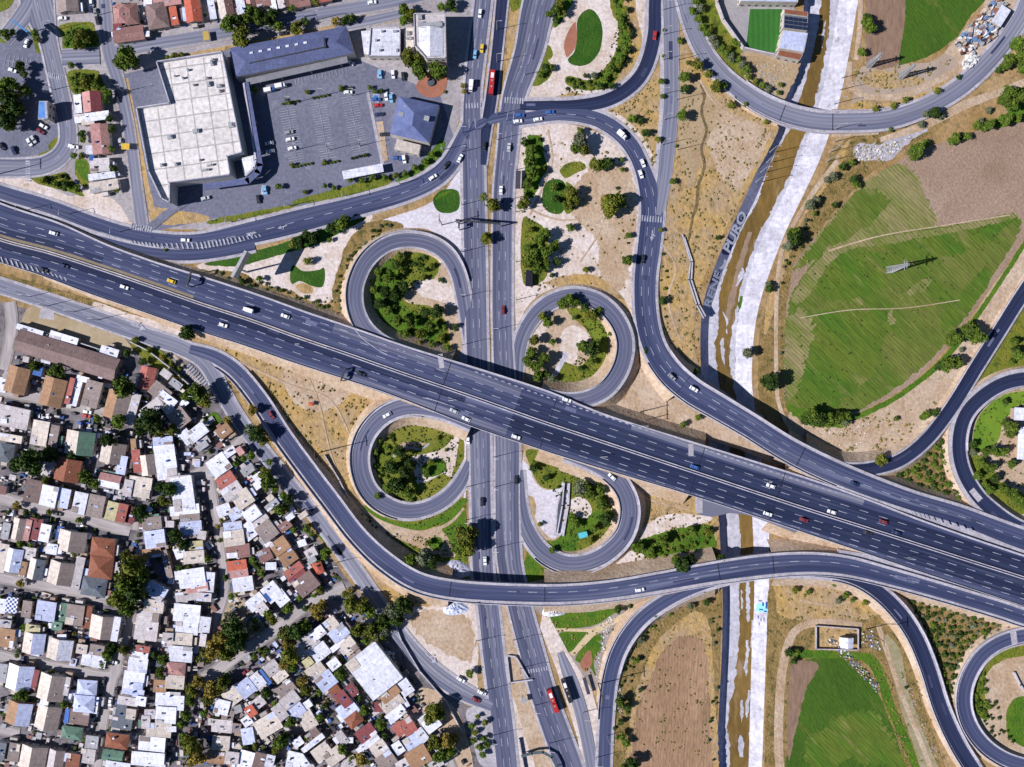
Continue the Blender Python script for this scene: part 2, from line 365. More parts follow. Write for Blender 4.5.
def road(name, pts, m=None, sh=(2, 2), shm=None, bar=(None, None), bridge=None, lines=(), emb=DIRT, base=None, slope=.8, kerb=True):
    """bar = per side (t0, t1) range of the parapet; bridge(px, py) True where the road is carried by a bridge"""
    pa = Path(pts); n = len(pa.P); m = m or ASPH; shm = shm or CONC
    RL[0] += 0.0025; dz = base + .07 if base is not None else RL[0]
    o = swobj(name, pa, lambda i: [(pa.wl(i), dz), (0, dz + .03), (-pa.wr(i), dz)][::-1], m, kind='structure')
    A, B = sh[0] * S, sh[1] * S
    if A or B:
        swobj('shoulder', pa, lambda i: [(-pa.wr(i) - B, dz - .1), (-pa.wr(i) + .2, dz - .012), (pa.wl(i) - .2, dz - .012), (pa.wl(i) + A, dz - .1)], shm, o)
    hi = [pa.P[i].z > 0.8 for i in range(n)]
    br = [bool(bridge and bridge(pa.s[i][0], pa.s[i][1])) for i in range(n)]
    def runs(flag):
        i = 0
        while i < n:
            if flag[i]:
                j = i
                while j + 1 < n and flag[j + 1]: j += 1
                if j > i: yield i, j
                i = j + 1
            else: i += 1
    for i, j in runs(br):
        swobj('deck', pa, lambda k: [(pa.wl(k) + A, dz - .12), (pa.wl(k) + A, -.9), (-pa.wr(k) - B, -.9), (-pa.wr(k) - B, dz - .12)], CONC, o, i0=i, i1=j, closed=True)
        zmin = 0
        k = i + 3
        while k < j - 2:
            p = pa.P[k]
            if p.z > 3.5 and not any(math.hypot((a[0] - pa.s[k][0]), (a[1] - pa.s[k][1])) < a[2] for a in NO_PIER):
                mb = MB(); mb.box(p.x, p.y, -4.2 if in_canal(*pa.s[k][:2]) else -.2, 1.0, (pa.wl(k) + pa.wr(k)) * .7, p.z - (.9 if not in_canal(*pa.s[k][:2]) else -3.1), math.atan2(pa.N[k].y, pa.N[k].x) + math.pi / 2)
                mb.obj('pier', CONC, o)
            k += 9
    emb_f = [hi[i] and not br[i] for i in range(n)]
    for i, j in runs(emb_f):
        i2, j2 = max(i - 1, 0), min(j + 1, n - 1)
        swobj('embankment', pa, lambda k: [(pa.wl(k) + A + .3 + slope * pa.P[k].z, 0, -.05), (pa.wl(k) + A, -.11)][::1], emb, o, i0=i2, i1=j2)
        swobj('embankment', pa, lambda k: [(-pa.wr(k) - B, -.11), (-pa.wr(k) - B - .3 - slope * pa.P[k].z, 0, -.05)], emb, o, i0=i2, i1=j2)
        for e, k in (((i2, 1)), ((j2, -1))):
            mb = MB(); mb.quad((*pa.at(e, -pa.wr(e) - B)[:2], -.1), (*pa.at(e, pa.wl(e) + A)[:2], -.1), pa.at(e, pa.wl(e) + A, -.11), pa.at(e, -pa.wr(e) - B, -.11)); mb.obj('abutment', CONC, o)
    for side, rg in ((1, bar[0]), (-1, bar[1])):
        if not rg: continue
        a, b = int(rg[0] * (n - 1)), int(rg[1] * (n - 1))
        def pr(k, side=side):
            e = (pa.wl(k) + A if side > 0 else pa.wr(k) + B) - .05
            q = [(side * (e - .4), dz - .1), (side * (e - .3), dz + .85), (side * (e - .02), dz + .85), (side * (e), dz - .1)]
            return q
        swobj('barrier', pa, pr, BARR, o, i0=a, i1=b, closed=True)
    L = MB()
    for off, style, *rest in lines:      # off in px from the centre (+ left)
        t0, t1 = rest[0] if rest else (0, 1); wd = .2
        i0, i1 = int(t0 * (n - 1)), int(t1 * (n - 1)); d = pa.D[i0]; k = i0
        def pos(dist):
            lo = 0
            import bisect
            j = min(max(bisect.bisect(pa.D, dist) - 1, 0), n - 2); t = (dist - pa.D[j]) / max(pa.D[j + 1] - pa.D[j], 1e-6)
            P = pa.P[j].lerp(pa.P[j + 1], t); N = pa.N[j].lerp(pa.N[j + 1], t)
            if off == 'L': of = (pa.s[j][3] * (1 - t) + pa.s[j + 1][3] * t) * S - .5
            elif off == 'R': of = -((pa.s[j][4] * (1 - t) + pa.s[j + 1][4] * t) * S - .5)
            else: of = off * S
            return P + N * of, N
        seg, gap = (3.4, 0.0) if style == 's' else ((4.5, 5.5) if style == 'd' else (1.6, 1.8))
        if style in 'd': wd = .26
        if style == 'b': wd = .5
        while d + seg < pa.D[i1]:
            p, N1 = pos(d); q, N2 = pos(d + seg); z = dz + .045
            L.quad((p.x - N1.x * wd / 2, p.y - N1.y * wd / 2, p.z + z), (q.x - N2.x * wd / 2, q.y - N2.y * wd / 2, q.z + z), (q.x + N2.x * wd / 2, q.y + N2.y * wd / 2, q.z + z), (p.x + N1.x * wd / 2, p.y + N1.y * wd / 2, p.z + z))
            d += seg + gap
    if L.v: L.obj('lane_marking', PAINT, o)
    if pa.D[-1] > 120 and m in (ASPHM, ASPHL, ASPH, ASPHD):
        rp = random.Random(int(pa.D[-1]))
        for mm, nm, cnt in ((ASPHD if m is not ASPHD else ASPHM, 'repair_patch', int(pa.D[-1] / 90)), (ASPHL if m is not ASPHL else ASPHM, 'worn_patch', int(pa.D[-1] / 110))):
            Q = MB(); hi_ = .043 if name == 'motorway' else .034
            for _ in range(cnt):
                k0 = rp.randrange(1, n - 4); k1 = min(k0 + rp.choice([1, 2, 3, 5]), n - 2); lim = min(pa.wl(k0), pa.wr(k0)) - 1.8
                if lim < .5: continue
                c0 = rp.uniform(-lim, lim); ww = rp.choice([.4, .6, 1.0])
                for k in range(k0, k1): Q.quad(pa.at(k, c0 - ww, dz + hi_), pa.at(k + 1, c0 - ww, dz + hi_), pa.at(k + 1, c0 + ww, dz + hi_), pa.at(k, c0 + ww, dz + hi_))
            if Q.v: Q.obj(nm, mat('patch_dark', (.045, .052, .115)) if nm == 'repair_patch' else mat('patch_pale', (.135, .145, .25), (.105, .115, .21)), o)
        for i, j in runs(br):
            for k in (i, j):
                Q = MB(); k = min(max(k, 0), n - 2); p0, p1 = pa.at(k, -pa.wr(k), dz + .05), pa.at(k, pa.wl(k), dz + .05); t = (pa.P[k + 1] - pa.P[k]).normalized() * .4
                Q.quad(p0, (p0[0] + t.x, p0[1] + t.y, p0[2]), (p1[0] + t.x, p1[1] + t.y, p1[2]), p1); Q.obj('expansion_joint', mat('joint_dark', (.015, .015, .03)), o)
    ROADS.append((name, pa, dz)); return o, pa
def road_at(px, py):
    best = None
    for name, pa, dz in ROADS:
        for i, q in enumerate(pa.s):
            d = math.hypot(q[0] - px, q[1] - py)
            if d < max(q[3], q[4]) + 4:
                z = pa.P[i].z + dz + .05
                t = math.atan2(-pa.N[i].x, pa.N[i].y)
                if best is None or z > best[0] + .5 or (abs(z - best[0]) <= .5 and d < best[2]): best = (z, t, d)
    return best
# ---------------------------------------------------------------- canal and ground sheet
CAN = [(-3000, 806, 813, 846, 868), (-40, 806, 813, 846, 868), (0, 805, 812, 842, 858), (50, 798, 806, 834, 850), (100, 784, 793, 823, 840), (130, 777, 787, 813, 831),
       (160, 762, 773, 801, 820), (200, 744, 757, 784, 801), (230, 730, 741, 767, 786), (260, 717, 729, 755, 774), (300, 703, 713, 744, 760),
       (330, 700, 710, 738, 754), (380, 701, 711, 737, 751), (440, 709, 719, 745, 759), (480, 715, 725, 751, 765), (520, 719, 728, 755, 769),
       (600, 723, 730, 757, 769), (650, 722, 729, 754, 766), (767, 716, 725, 751, 762), (810, 714, 723, 749, 760), (3800, 714, 723, 749, 760)]
def can_at(y):
    for a, b in zip(CAN, CAN[1:]):
        if a[0] <= y <= b[0]:
            t = (y - a[0]) / (b[0] - a[0]); return [a[k] + (b[k] - a[k]) * t for k in range(1, 5)]
def in_canal(px, py): c = can_at(py); return c[0] - 2 < px < c[3] + 2
CY = [-3000, -60] + list(range(-40, 812, 10)) + [3800]
CR = []
for y in CY:
    a = [0.0] * 4; w = 0
    for dy in (-14, -7, 0, 7, 14):
        c = can_at(min(max(y + dy, -2990), 3790))
        for k in range(4): a[k] += c[k] / 5
    CR.append(a)
g = MB()
for y, c in zip(CY, CR):
    yy = W(0, y)[1]
    g.v += [(-3500, yy, 0), (W(-60, 0)[0], yy, 0), (W(c[0], y)[0], yy, 0), (W(c[3], y)[0], yy, 0), (W(1090, 0)[0], yy, 0), (3500, yy, 0)]
for i in range(len(CY) - 1):
    a, b = 6 * i, 6 * i + 6
    for k in (0, 1, 3, 4): g.f.append((a + k + 1, a + k, b + k, b + k + 1))
g.obj('ground', GROUND, kind='structure')
DEP = -4.0
def canal_sheet(name, fa, fb, za, zb, m, kind='structure', parent=None):
    mb = MB()
    for y, c in zip(CY, CR):
        mb.v += [(*W(fa(c), y, 0), za), (*W(fb(c), y, 0), zb)]
    mb.f = [(2 * i + 1, 2 * i, 2 * i + 2, 2 * i + 3) for i in range(len(CY) - 1)]
    return mb.obj(name, m, parent, kind)
canal_sheet('canal_floor', lambda c: c[1], lambda c: c[2], DEP, DEP, WHITEC)
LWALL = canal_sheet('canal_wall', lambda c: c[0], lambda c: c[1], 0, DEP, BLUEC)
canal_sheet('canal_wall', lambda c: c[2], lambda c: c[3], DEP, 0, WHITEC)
WT = [(-60, 824, 834), (0, 821, 830), (30, 818, 829), (60, 811, 824), (80, 806, 820), (100, 799, 815), (130, 790, 806), (150, 776, 798), (175, 766, 790), (200, 758, 776), (215, 750, 770), (230, 741, 760),
      (260, 730, 749), (285, 721, 741), (300, 719, 738), (330, 718, 732), (345, 715, 730), (360, 716, 729), (400, 721, 736), (440, 728, 743), (480, 735, 750), (520, 739, 753),
      (545, 741, 754), (560, 740, 752), (600, 739, 756), (625, 740, 755), (650, 738, 753), (690, 734, 752), (700, 730, 751), (730, 727, 750), (745, 730, 750), (767, 730, 749), (820, 728, 747)]
from mathutils import noise as MN
def water_poly(tab, name, m, z):
    L, Rr = [], []
    y = tab[0][0]
    while y <= tab[-1][0]:
        for a, b in zip(tab, tab[1:]):
            if a[0] <= y <= b[0]:
                t = (y - a[0]) / (b[0] - a[0]); x0 = a[1] + (b[1] - a[1]) * t; x1 = a[2] + (b[2] - a[2]) * t; break
        n1 = MN.noise(Vector((y * .13, 1, 0))) * 1.8 + MN.noise(Vector((y * .45, 1, 0))) * 1.4
        n2 = MN.noise(Vector((y * .13, 7, 0))) * 1.8 + MN.noise(Vector((y * .45, 7, 0))) * 1.6
        L.append((x0 + n1, y)); Rr.append((x1 + n2, y)); y += 2
    mb = MB()
    for a, b in zip(L, Rr): mb.v += [(*W(*a, DEP), z), (*W(*b, DEP), z)]
    mb.f = [(2 * i + 1, 2 * i, 2 * i + 2, 2 * i + 3) for i in range(len(L) - 1)]
    return mb.obj(name, m, kind='structure')
water_poly(WT, 'canal_water', WATER, DEP + .03)
for tab in ([(268, 742, 744), (276, 738, 744), (286, 736, 737)], [(578, 746, 748), (590, 746, 750), (612, 746, 750), (622, 748, 749)], [(640, 746, 748), (650, 746, 749), (672, 744, 747), (676, 745, 746)],
            [(690, 748, 750), (710, 745, 749), (718, 746, 747)], [(700, 741, 743), (712, 740, 744), (722, 741, 742)], [(735, 739, 742), (745, 738, 744), (757, 740, 743)],
            [(338, 722, 724), (350, 720, 724), (366, 724, 725)], [(590, 741, 742), (600, 741, 743), (610, 741, 742)], [(110, 806, 807), (118, 803, 806), (126, 803, 804)],
            [(310, 722, 723), (322, 726, 728), (334, 726, 727)], [(20, 825, 826), (34, 822, 824), (48, 821, 822)], [(620, 752, 754), (636, 751, 754), (648, 751, 752)]):
    water_poly(tab, 'sand_bar', WHITEC, DEP + .06)
water_poly([(232, 748, 752), (262, 738, 744), (300, 728, 735), (320, 725, 729)], 'mud_flat', mat('mud', (.30, .21, .15), scale=.2), DEP + .05)
for tab in ([(250, 758, 760), (254, 757, 760), (262, 757, 758)], [(296, 741, 743), (304, 738, 742), (312, 738, 739)], [(318, 738, 739), (328, 737, 739), (342, 737, 738)], [(348, 736, 737), (362, 735, 737), (378, 736, 737)], [(28, 837, 839), (36, 836, 838), (44, 836, 837)]):
    water_poly(tab, 'moss_strip', GRASS, DEP + .09)

# ---------------------------------------------------------------- ground patches (bottom to top)
P = patch
P('settlement_ground', [(-60, 288), (60, 316), (150, 342), (200, 368), (238, 425), (318, 540), (372, 612), (425, 672), (480, 716), (505, 830), (-60, 830)], YARD, smooth=False)
P('pavement', [(-60, -60), (480, -60), (464, 100), (445, 170), (400, 197), (300, 214), (215, 230), (130, 228), (60, 204), (-60, 178)], PAVE, smooth=False)
P('dirt', [(-60, 184), (60, 206), (130, 226), (128, 218), (120, 205), (108, 196), (92, 188), (70, 196), (30, 178), (-60, 166)], SAND)
P('car_park', [(124, 74), (232, 48), (352, 56), (360, 60), (440, 95), (458, 150), (440, 160), (384, 186), (300, 206), (212, 219), (156, 231), (145, 205), (133, 120)], LOT, jit=0, smooth=False)
P('car_park', [(-60, 42), (12, 30), (30, 32), (48, 60), (55, 100), (60, 135), (52, 150), (20, 157), (-60, 158)], LOT, jit=.2)
P('dry_verge', [(155, 212), (160, 224), (205, 222), (203, 215), (158, 208)], OCHRE)
P('dry_verge', [(215, 219), (290, 205), (288, 209), (216, 224)], OGRASS)
P('dry_verge', [(124, 78), (128, 78), (150, 190), (160, 226), (152, 228)], OCHRE, jit=.3, smooth=False)
P('dry_verge', [(160, 58), (230, 45), (300, 32), (330, 26), (345, 18), (415, 10), (414, 18), (350, 30), (230, 50), (162, 64)], OCHRE, smooth=False)
P('dry_ground_lot', [(205, 340), (300, 346), (380, 372), (455, 400), (440, 410), (390, 402), (362, 420), (348, 450), (350, 480), (362, 505), (385, 525), (430, 562), (450, 575), (400, 568), (352, 530), (315, 478), (285, 425), (255, 378), (222, 350)], OCHRE)
P('dirt', [(285, 370), (330, 368), (350, 385), (345, 400), (318, 412), (292, 400)], DIRT)
P('dry_verge', [(245, 385), (262, 395), (330, 495), (378, 552), (410, 580), (440, 598), (455, 608), (400, 612), (375, 605), (348, 560), (318, 510), (285, 465), (255, 420), (240, 398)], OCHRE)
P('grass', [(298, 482), (308, 488), (330, 516), (352, 548), (348, 552), (325, 525), (300, 492)], OGRASS)
P('grass', [(320, 525), (338, 540), (342, 556), (330, 548), (318, 535)], GRASS, jit=.3)
P('pale_lot', [(402, 622), (412, 608), (440, 606), (476, 606), (478, 660), (476, 700), (462, 690), (440, 668), (415, 645)], SAND)
P('dirt', [(408, 618), (440, 610), (470, 620), (472, 660), (450, 655), (425, 640)], DIRT, jit=2)
# sandy corridor west of the avenue
P('paved_apron', [(372, 224), (430, 203), (455, 176), (466, 150), (466, 470), (464, 500), (458, 300), (462, 262), (446, 240), (420, 228), (385, 232)], APRON, jit=.3)
P('paved_apron', [(455, 300), (466, 300), (467, 372), (460, 372)], CONC, jit=.1, smooth=False)
P('grass', [(433, 200), (440, 191), (452, 189), (459, 193), (459, 208), (450, 213), (438, 211)], DGRASS, jit=.2)
P('grass', [(435, 200), (442, 193), (452, 191)], GRASS, jit=.2)
# triangle with the billboard
P('sandy_triangle', [(200, 264), (250, 256), (310, 233), (372, 214), (352, 245), (342, 270), (336, 296), (320, 304), (290, 292), (240, 282), (205, 272)], SAND, jit=.4)
P('dry_slope', [(180, 262), (205, 270), (240, 272), (262, 284), (290, 290), (310, 302), (332, 306), (345, 322), (350, 330), (300, 318), (240, 296), (185, 276)], BROWNG)
P('dry_slope', [(332, 292), (338, 270), (346, 245), (362, 226), (380, 220), (402, 224), (400, 232), (378, 236), (358, 252), (347, 275), (346, 305), (352, 328), (338, 318)], BROWNG)
P('grass', [(206, 263), (250, 252), (286, 242), (310, 230), (366, 217), (345, 230), (318, 244), (290, 252), (262, 260), (240, 266), (216, 266)], DGRASS, jit=.4)
P('lawn', [(293, 265), (303, 271), (318, 270), (324, 268), (325, 278), (322, 287), (312, 286), (300, 281), (292, 284), (290, 275)], DGRASS, jit=.1)
P('garden_bed', [(296, 286), (304, 283), (313, 288), (312, 293), (302, 293)], OCHRE, jit=.2)
# upper left loop
P('loop_ground', [(412, 246), (385, 252), (368, 266), (361, 288), (362, 308), (370, 324), (384, 338), (403, 346), (430, 354), (452, 362), (462, 350), (460, 310), (456, 288), (450, 268), (436, 250)], DIRT, jit=.2)
P('grass', [(412, 247), (386, 253), (369, 267), (362, 288), (363, 308), (371, 324), (386, 338), (405, 346), (446, 357), (450, 342), (444, 318), (430, 306), (412, 304), (404, 298), (414, 282), (432, 280), (439, 266), (432, 252)], OGRASS, jit=.5)
P('grass', [(385, 258), (370, 272), (366, 300), (376, 322), (396, 336), (430, 345), (440, 325), (415, 312), (400, 300), (405, 275), (400, 262)], GRASS, jit=.5)
P('paved_apron', [(416, 283), (436, 279), (450, 284), (455, 300), (453, 306), (435, 300), (420, 295)], SAND, jit=.3)
# upper right loop
P('loop_ground', [(527, 376), (525, 345), (531, 325), (544, 308), (561, 298), (580, 297), (599, 305), (612, 320), (619, 345), (616, 366), (605, 383), (591, 392), (570, 395), (545, 389)], DIRT, jit=.2)
P('grass', [(566, 297), (585, 299), (600, 307), (612, 322), (617, 345), (613, 366), (602, 383), (582, 392), (560, 388), (556, 374), (562, 362), (580, 366), (592, 352), (590, 335), (578, 322), (568, 312)], OGRASS, jit=.4)
P('grass', [(586, 318), (604, 322), (612, 338), (612, 355), (600, 352), (594, 338)], mat('bright_lawn', (.16, .2, .02), (.12, .17, .015), scale=.1), jit=.4)
P('paved_apron', [(560, 338), (566, 328), (576, 326), (588, 334), (586, 342), (578, 350), (576, 362), (566, 362), (560, 352)], SAND, jit=.3)
P('path', [(565, 352), (569, 354), (556, 378), (551, 376)], WHITEC, jit=.1, smooth=False)
P('path', [(612, 366), (608, 376), (600, 384), (603, 385), (611, 378), (615, 367)], WHITEC, jit=.1)
P('paved_apron', [(527, 320), (540, 316), (548, 325), (538, 338), (530, 335)], SAND, jit=.4)
# lower left loop
P('grass', [(458, 418), (412, 412), (390, 416), (375, 429), (368, 445), (367, 462), (372, 483), (388, 498), (406, 504), (426, 503), (444, 495), (456, 482), (463, 465), (464, 440)], OGRASS, jit=.2)
P('grass', [(380, 424), (402, 414), (440, 420), (448, 430), (436, 446), (424, 452), (400, 446), (385, 440)], mat('yellow_lawn', (.20, .19, .025), (.13, .15, .02), scale=.08, scale2=1), jit=.5)
P('dirt', [(396, 449), (404, 442), (416, 442), (426, 444), (410, 449), (398, 456)], DIRT, jit=.2)
P('path', [(393, 455), (398, 448), (406, 446), (420, 448), (428, 443), (429, 445), (420, 450), (407, 448), (400, 450), (395, 457)], CONC, jit=.05)
P('paved_apron', [(410, 458), (440, 450), (453, 438), (459, 436), (456, 460), (452, 478), (443, 474), (430, 480), (418, 484), (414, 472)], SAND, jit=.3)
P('lawn', [(422, 466), (432, 460), (444, 460), (446, 470), (436, 476), (424, 476)], GRASS, jit=.2)
P('lawn', [(420, 488), (432, 480), (446, 476), (454, 482), (444, 494), (424, 502), (416, 500)], mat('yellow_lawn', (.2, .19, .02)), jit=.2)
P('grass', [(459, 440), (463, 440), (461, 465), (456, 478), (452, 474), (457, 460)], OGRASS, jit=.1)
# lower right loop
P('loop_ground', [(524, 450), (545, 452), (580, 466), (600, 478), (615, 492), (620, 510), (618, 528), (604, 546), (584, 556), (560, 555), (542, 546), (530, 528), (524, 500)], DIRT, jit=.2)
P('grass', [(526, 450), (546, 452), (578, 466), (592, 476), (588, 486), (566, 486), (556, 489), (544, 488), (536, 480), (530, 466)], OGRASS, jit=.3)
P('paved_apron', [(520, 462), (528, 465), (534, 480), (545, 490), (564, 489), (562, 510), (557, 536), (548, 536), (536, 520), (532, 500), (524, 490)], APRON, jit=.3)
P('paved_apron', [(562, 482), (570, 484), (566, 506), (562, 536), (554, 536), (556, 510)], WHITEC, jit=.1, smooth=False)
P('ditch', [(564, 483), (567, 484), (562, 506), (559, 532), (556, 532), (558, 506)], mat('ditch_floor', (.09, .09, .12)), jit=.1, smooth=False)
P('dirt', [(525, 497), (533, 497), (536, 508), (532, 524), (526, 512)], OCHRE, jit=.2)
P('grass', [(568, 488), (590, 478), (606, 486), (617, 506), (615, 528), (602, 545), (582, 555), (560, 554), (546, 548), (545, 541), (562, 538), (568, 520), (572, 504)], OGRASS, jit=.4)
P('grass', [(570, 512), (580, 520), (600, 510), (596, 530), (578, 540), (576, 553), (562, 554), (548, 548), (560, 536), (568, 525)], GRASS, jit=.3)
P('dirt', [(570, 500), (584, 498), (592, 510), (586, 518), (574, 514)], SAND, jit=.4)
# park between the avenue and the north ramp
P('park_ground', [(518, 128), (560, 123), (602, 134), (628, 152), (641, 190), (642, 222), (637, 256), (634, 288), (640, 330), (650, 352), (640, 372), (634, 350), (628, 326), (612, 302), (588, 288), (560, 287), (540, 295), (524, 312), (516, 340)], SAND, jit=.3)
P('dirt', [(572, 190), (600, 160), (628, 170), (638, 210), (630, 262), (622, 290), (600, 278), (596, 240), (572, 215)], DIRT, jit=2)
P('dry_verge', [(545, 282), (575, 274), (600, 278), (622, 296), (636, 330), (628, 326), (612, 302), (588, 288), (560, 287)], OCHRE, jit=.8)
P('grass', [(527, 138), (534, 135), (542, 138), (543, 150), (547, 168), (541, 180), (534, 196), (524, 196), (525, 170)], GRASS, jit=.5)
P('lawn', [(545, 184), (555, 179), (564, 182), (568, 196), (566, 206), (560, 214), (549, 212), (542, 202)], DGRASS, jit=.2)
P('grass', [(566, 182), (576, 190), (576, 206), (568, 214), (564, 208), (568, 196)], OGRASS, jit=.2)
P('grass', [(522, 222), (532, 220), (546, 232), (548, 262), (544, 280), (523, 282)], OGRASS, jit=.4)
P('garden_bed', [(563, 166), (572, 162), (582, 162), (586, 168), (578, 172), (566, 178), (560, 172)], OGRASS, jit=.4)
P('dirt', [(515, 62), (521, 60), (530, 10), (527, -60), (515, -60), (503, 100), (511, 100)], OCHRE, jit=.1, smooth=False)
P('grass', [(506, -60), (530, -60), (528, 0), (519, 8), (510, 6)], OGRASS, jit=.4)
# park at the top
P('park_ground', [(552, -60), (642, -60), (650, 10), (645, 45), (634, 72), (612, 90), (580, 99), (528, 100), (528, 88), (545, 50), (558, 0)], SAND, jit=.3)
P('grass', [(606, -60), (630, -60), (636, 10), (642, 40), (634, 66), (616, 88), (600, 97), (560, 98), (560, 95), (600, 92), (622, 60), (628, 30)], OCHRE, jit=.3)
P('grass', [(606, -60), (618, -50), (624, 5), (632, 40), (624, 64), (612, 86), (598, 90), (580, 90), (566, 84), (568, 76), (590, 80), (604, 68), (616, 50), (618, 25), (610, 5)], OGRASS, jit=.6)
P('grass', [(612, -60), (618, -40), (622, 10), (630, 40), (618, 62), (606, 84), (598, 82), (612, 62), (622, 38), (616, 10)], GRASS, jit=.8)
P('grass', [(556, -60), (575, -50), (574, -2), (566, 12), (560, 24), (553, 26), (556, 4)], GRASS, jit=.4)
P('grass', [(541, 56), (548, 60), (552, 72), (545, 82), (533, 86), (534, 74)], OGRASS, jit=.4)
P('lawn', [(577, 22), (582, 13), (590, 9), (597, 14), (602, 26), (602, 42), (598, 54), (590, 63), (580, 66), (571, 64), (568, 59), (574, 52), (577, 38)], DGRASS, jit=.15)
P('red_path', [(575, 22), (569, 30), (564, 44), (566, 56), (569, 56), (575, 48), (577, 36), (576, 26)], REDP, jit=.1)
P('garden_bed', [(545, 46), (550, 46), (553, 55), (548, 60), (544, 54)], OGRASS, jit=.1)
P('grass', [(570, 92), (600, 96), (618, 88), (600, 98), (570, 99)], OCHRE, jit=.2)
# triangle between the ramps
P('dry_verge', [(600, 112), (640, 92), (656, 70), (662, 80), (660, 180), (655, 176), (640, 148), (620, 124)], OCHRE, jit=.5)
P('dirt', [(604, 110), (622, 116), (645, 140), (656, 165), (656, 175), (640, 146), (618, 122)], SAND, jit=.3)
# east of the north ramp, the dry slope
P('dry_slope', [(682, 66), (692, 58), (716, 80), (752, 110), (776, 122), (774, 140), (742, 198), (712, 258), (698, 300), (694, 340), (700, 380), (680, 366), (665, 345), (662, 300), (664, 250), (668, 200), (678, 130)], OCHRE, jit=.3)
P('dirt', [(706, 95), (730, 112), (765, 128), (768, 140), (738, 190), (720, 175), (710, 150), (704, 120)], DIRT, jit=1.5)
P('dirt', [(676, 80), (686, 72), (712, 92), (716, 118), (700, 160), (690, 190), (680, 150)], mat('beige_dirt', (.40, .30, .19), (.34, .24, .14), scale=.06, scale2=.8), jit=1.2)
P('gully', [(702, 84), (706, 96), (703, 112), (708, 130), (703, 148), (706, 166), (700, 186), (698, 205), (693, 222), (690, 240), (688, 240), (691, 220), (695, 203), (697, 185), (703, 166), (700, 148), (705, 130), (700, 112), (703, 96), (700, 86)], mat('gully_earth', (.10, .075, .04), (.2, .14, .07), scale=.4), jit=.5)
P('gully', [(740, 240), (738, 236), (735, 238), (737, 243)], mat('gully_earth', (.1, .07, .04)), jit=.3) if False else None
P('concrete_pad', [(690, 42), (705, 35), (710, 42), (697, 54)], CONC, jit=.1, smooth=False)
P('dirt', [(668, 350), (690, 370), (712, 392), (770, 420), (800, 448), (850, 462), (880, 460), (840, 470), (790, 440)], SAND, jit=.3)
P('dirt', [(600, 400), (622, 400), (632, 384), (640, 372), (652, 378), (680, 400), (706, 412), (750, 438), (800, 470), (860, 492), (800, 474), (740, 450), (680, 430)], DIRT, jit=.4)
# canal banks
P('dry_verge', [(836, 150), (862, 132), (900, 128), (950, 120), (880, 165), (840, 205), (806, 250), (790, 290), (784, 400), (790, 430), (840, 450), (870, 460), (800, 444), (764, 420), (758, 350), (768, 300), (790, 250), (812, 200)], BROWNG, jit=.5)
P('dirt', [(840, 150), (850, 140), (838, 170), (800, 225), (780, 290), (768, 330), (764, 330), (770, 290), (795, 230), (825, 180)], OCHRE, jit=.6)
P('rubble_ground', [(853, 150), (862, 143), (880, 145), (895, 136), (925, 122), (930, 128), (905, 145), (890, 160), (870, 160), (856, 158)], CONC, jit=1)
P('dirt', [(848, 130), (852, 100), (858, 72), (868, 66), (900, 64), (930, 62), (948, 52), (975, 55), (958, 78), (930, 98), (900, 110), (868, 118)], mat('pinkish_dirt', (.40, .32, .26), (.33, .25, .2), scale=.06), jit=.5)
P('dry_verge', [(862, 78), (880, 70), (905, 76), (925, 80), (915, 86), (885, 88), (868, 86)], OCHRE, jit=.6)
P('dry_verge', [(932, 88), (938, 78), (950, 73), (960, 76), (955, 84), (944, 92), (934, 96)], OCHRE, jit=.6)
P('dry_verge', [(852, 104), (870, 100), (900, 100), (925, 92), (930, 96), (900, 108), (868, 114), (850, 116)], OCHRE, jit=.5)
# north-east fields
P('field', [(868, -60), (906, -60), (906, 0), (903, 40), (897, 66), (880, 70), (866, 66), (866, 0)], PLOUGH, jit=.3, smooth=False)
P('field', [(907, -60), (1000, -60), (986, 0), (972, 14), (958, 36), (940, 50), (925, 58), (898, 66), (905, 20)], CROP, jit=.4, smooth=False)
P('scrap_ground', [(945, 52), (960, 35), (980, 12), (995, -20), (1020, -20), (1010, 25), (990, 50), (972, 68), (962, 72), (955, 58)], DIRT, jit=.6)
P('field', [(1090, 118), (1024, 122), (980, 130), (950, 140), (925, 148), (900, 160), (870, 185), (840, 215), (812, 240), (793, 265), (786, 310), (784, 360), (784, 400), (792, 415), (812, 424), (850, 418), (880, 402), (910, 385), (950, 345), (985, 295), (1024, 240), (1090, 180)], SOIL, jit=.4, smooth=False)
P('crops', [(908, 168), (880, 172), (850, 198), (820, 232), (794, 268), (795, 272), (840, 248), (880, 238), (935, 228), (930, 205)], CROP3, jit=2, kind='stuff')
P('crops', [(1018, 216), (960, 224), (905, 232), (850, 244), (828, 248), (800, 280), (788, 310), (785, 400), (795, 413), (820, 420), (855, 412), (890, 392), (925, 365), (960, 325), (1000, 265), (1015, 240)], CROP2, jit=1.2, kind='stuff')
P('crops', [(1015, 218), (960, 226), (910, 234), (880, 245), (900, 258), (950, 256), (990, 240)], CROP4, jit=2.5, kind='stuff')
P('crops', [(835, 255), (870, 250), (900, 262), (885, 285), (850, 300), (820, 300), (815, 275)], CROP4, jit=3, kind='stuff')
P('crops', [(812, 315), (870, 310), (900, 318), (880, 345), (870, 375), (840, 400), (805, 405), (790, 380)], CROP4, jit=3.5, kind='stuff')
P('crops', [(950, 300), (985, 270), (990, 280), (962, 320), (940, 330)], CROP4, jit=2, kind='stuff')
P('crops', [(888, 315), (912, 287), (930, 280), (930, 292), (910, 318), (896, 326)], CROP3, jit=2, kind='stuff')
P('crops', [(862, 188), (845, 205), (800, 262), (812, 262), (850, 238), (880, 215), (890, 198)], CROP2, jit=2, kind='stuff')
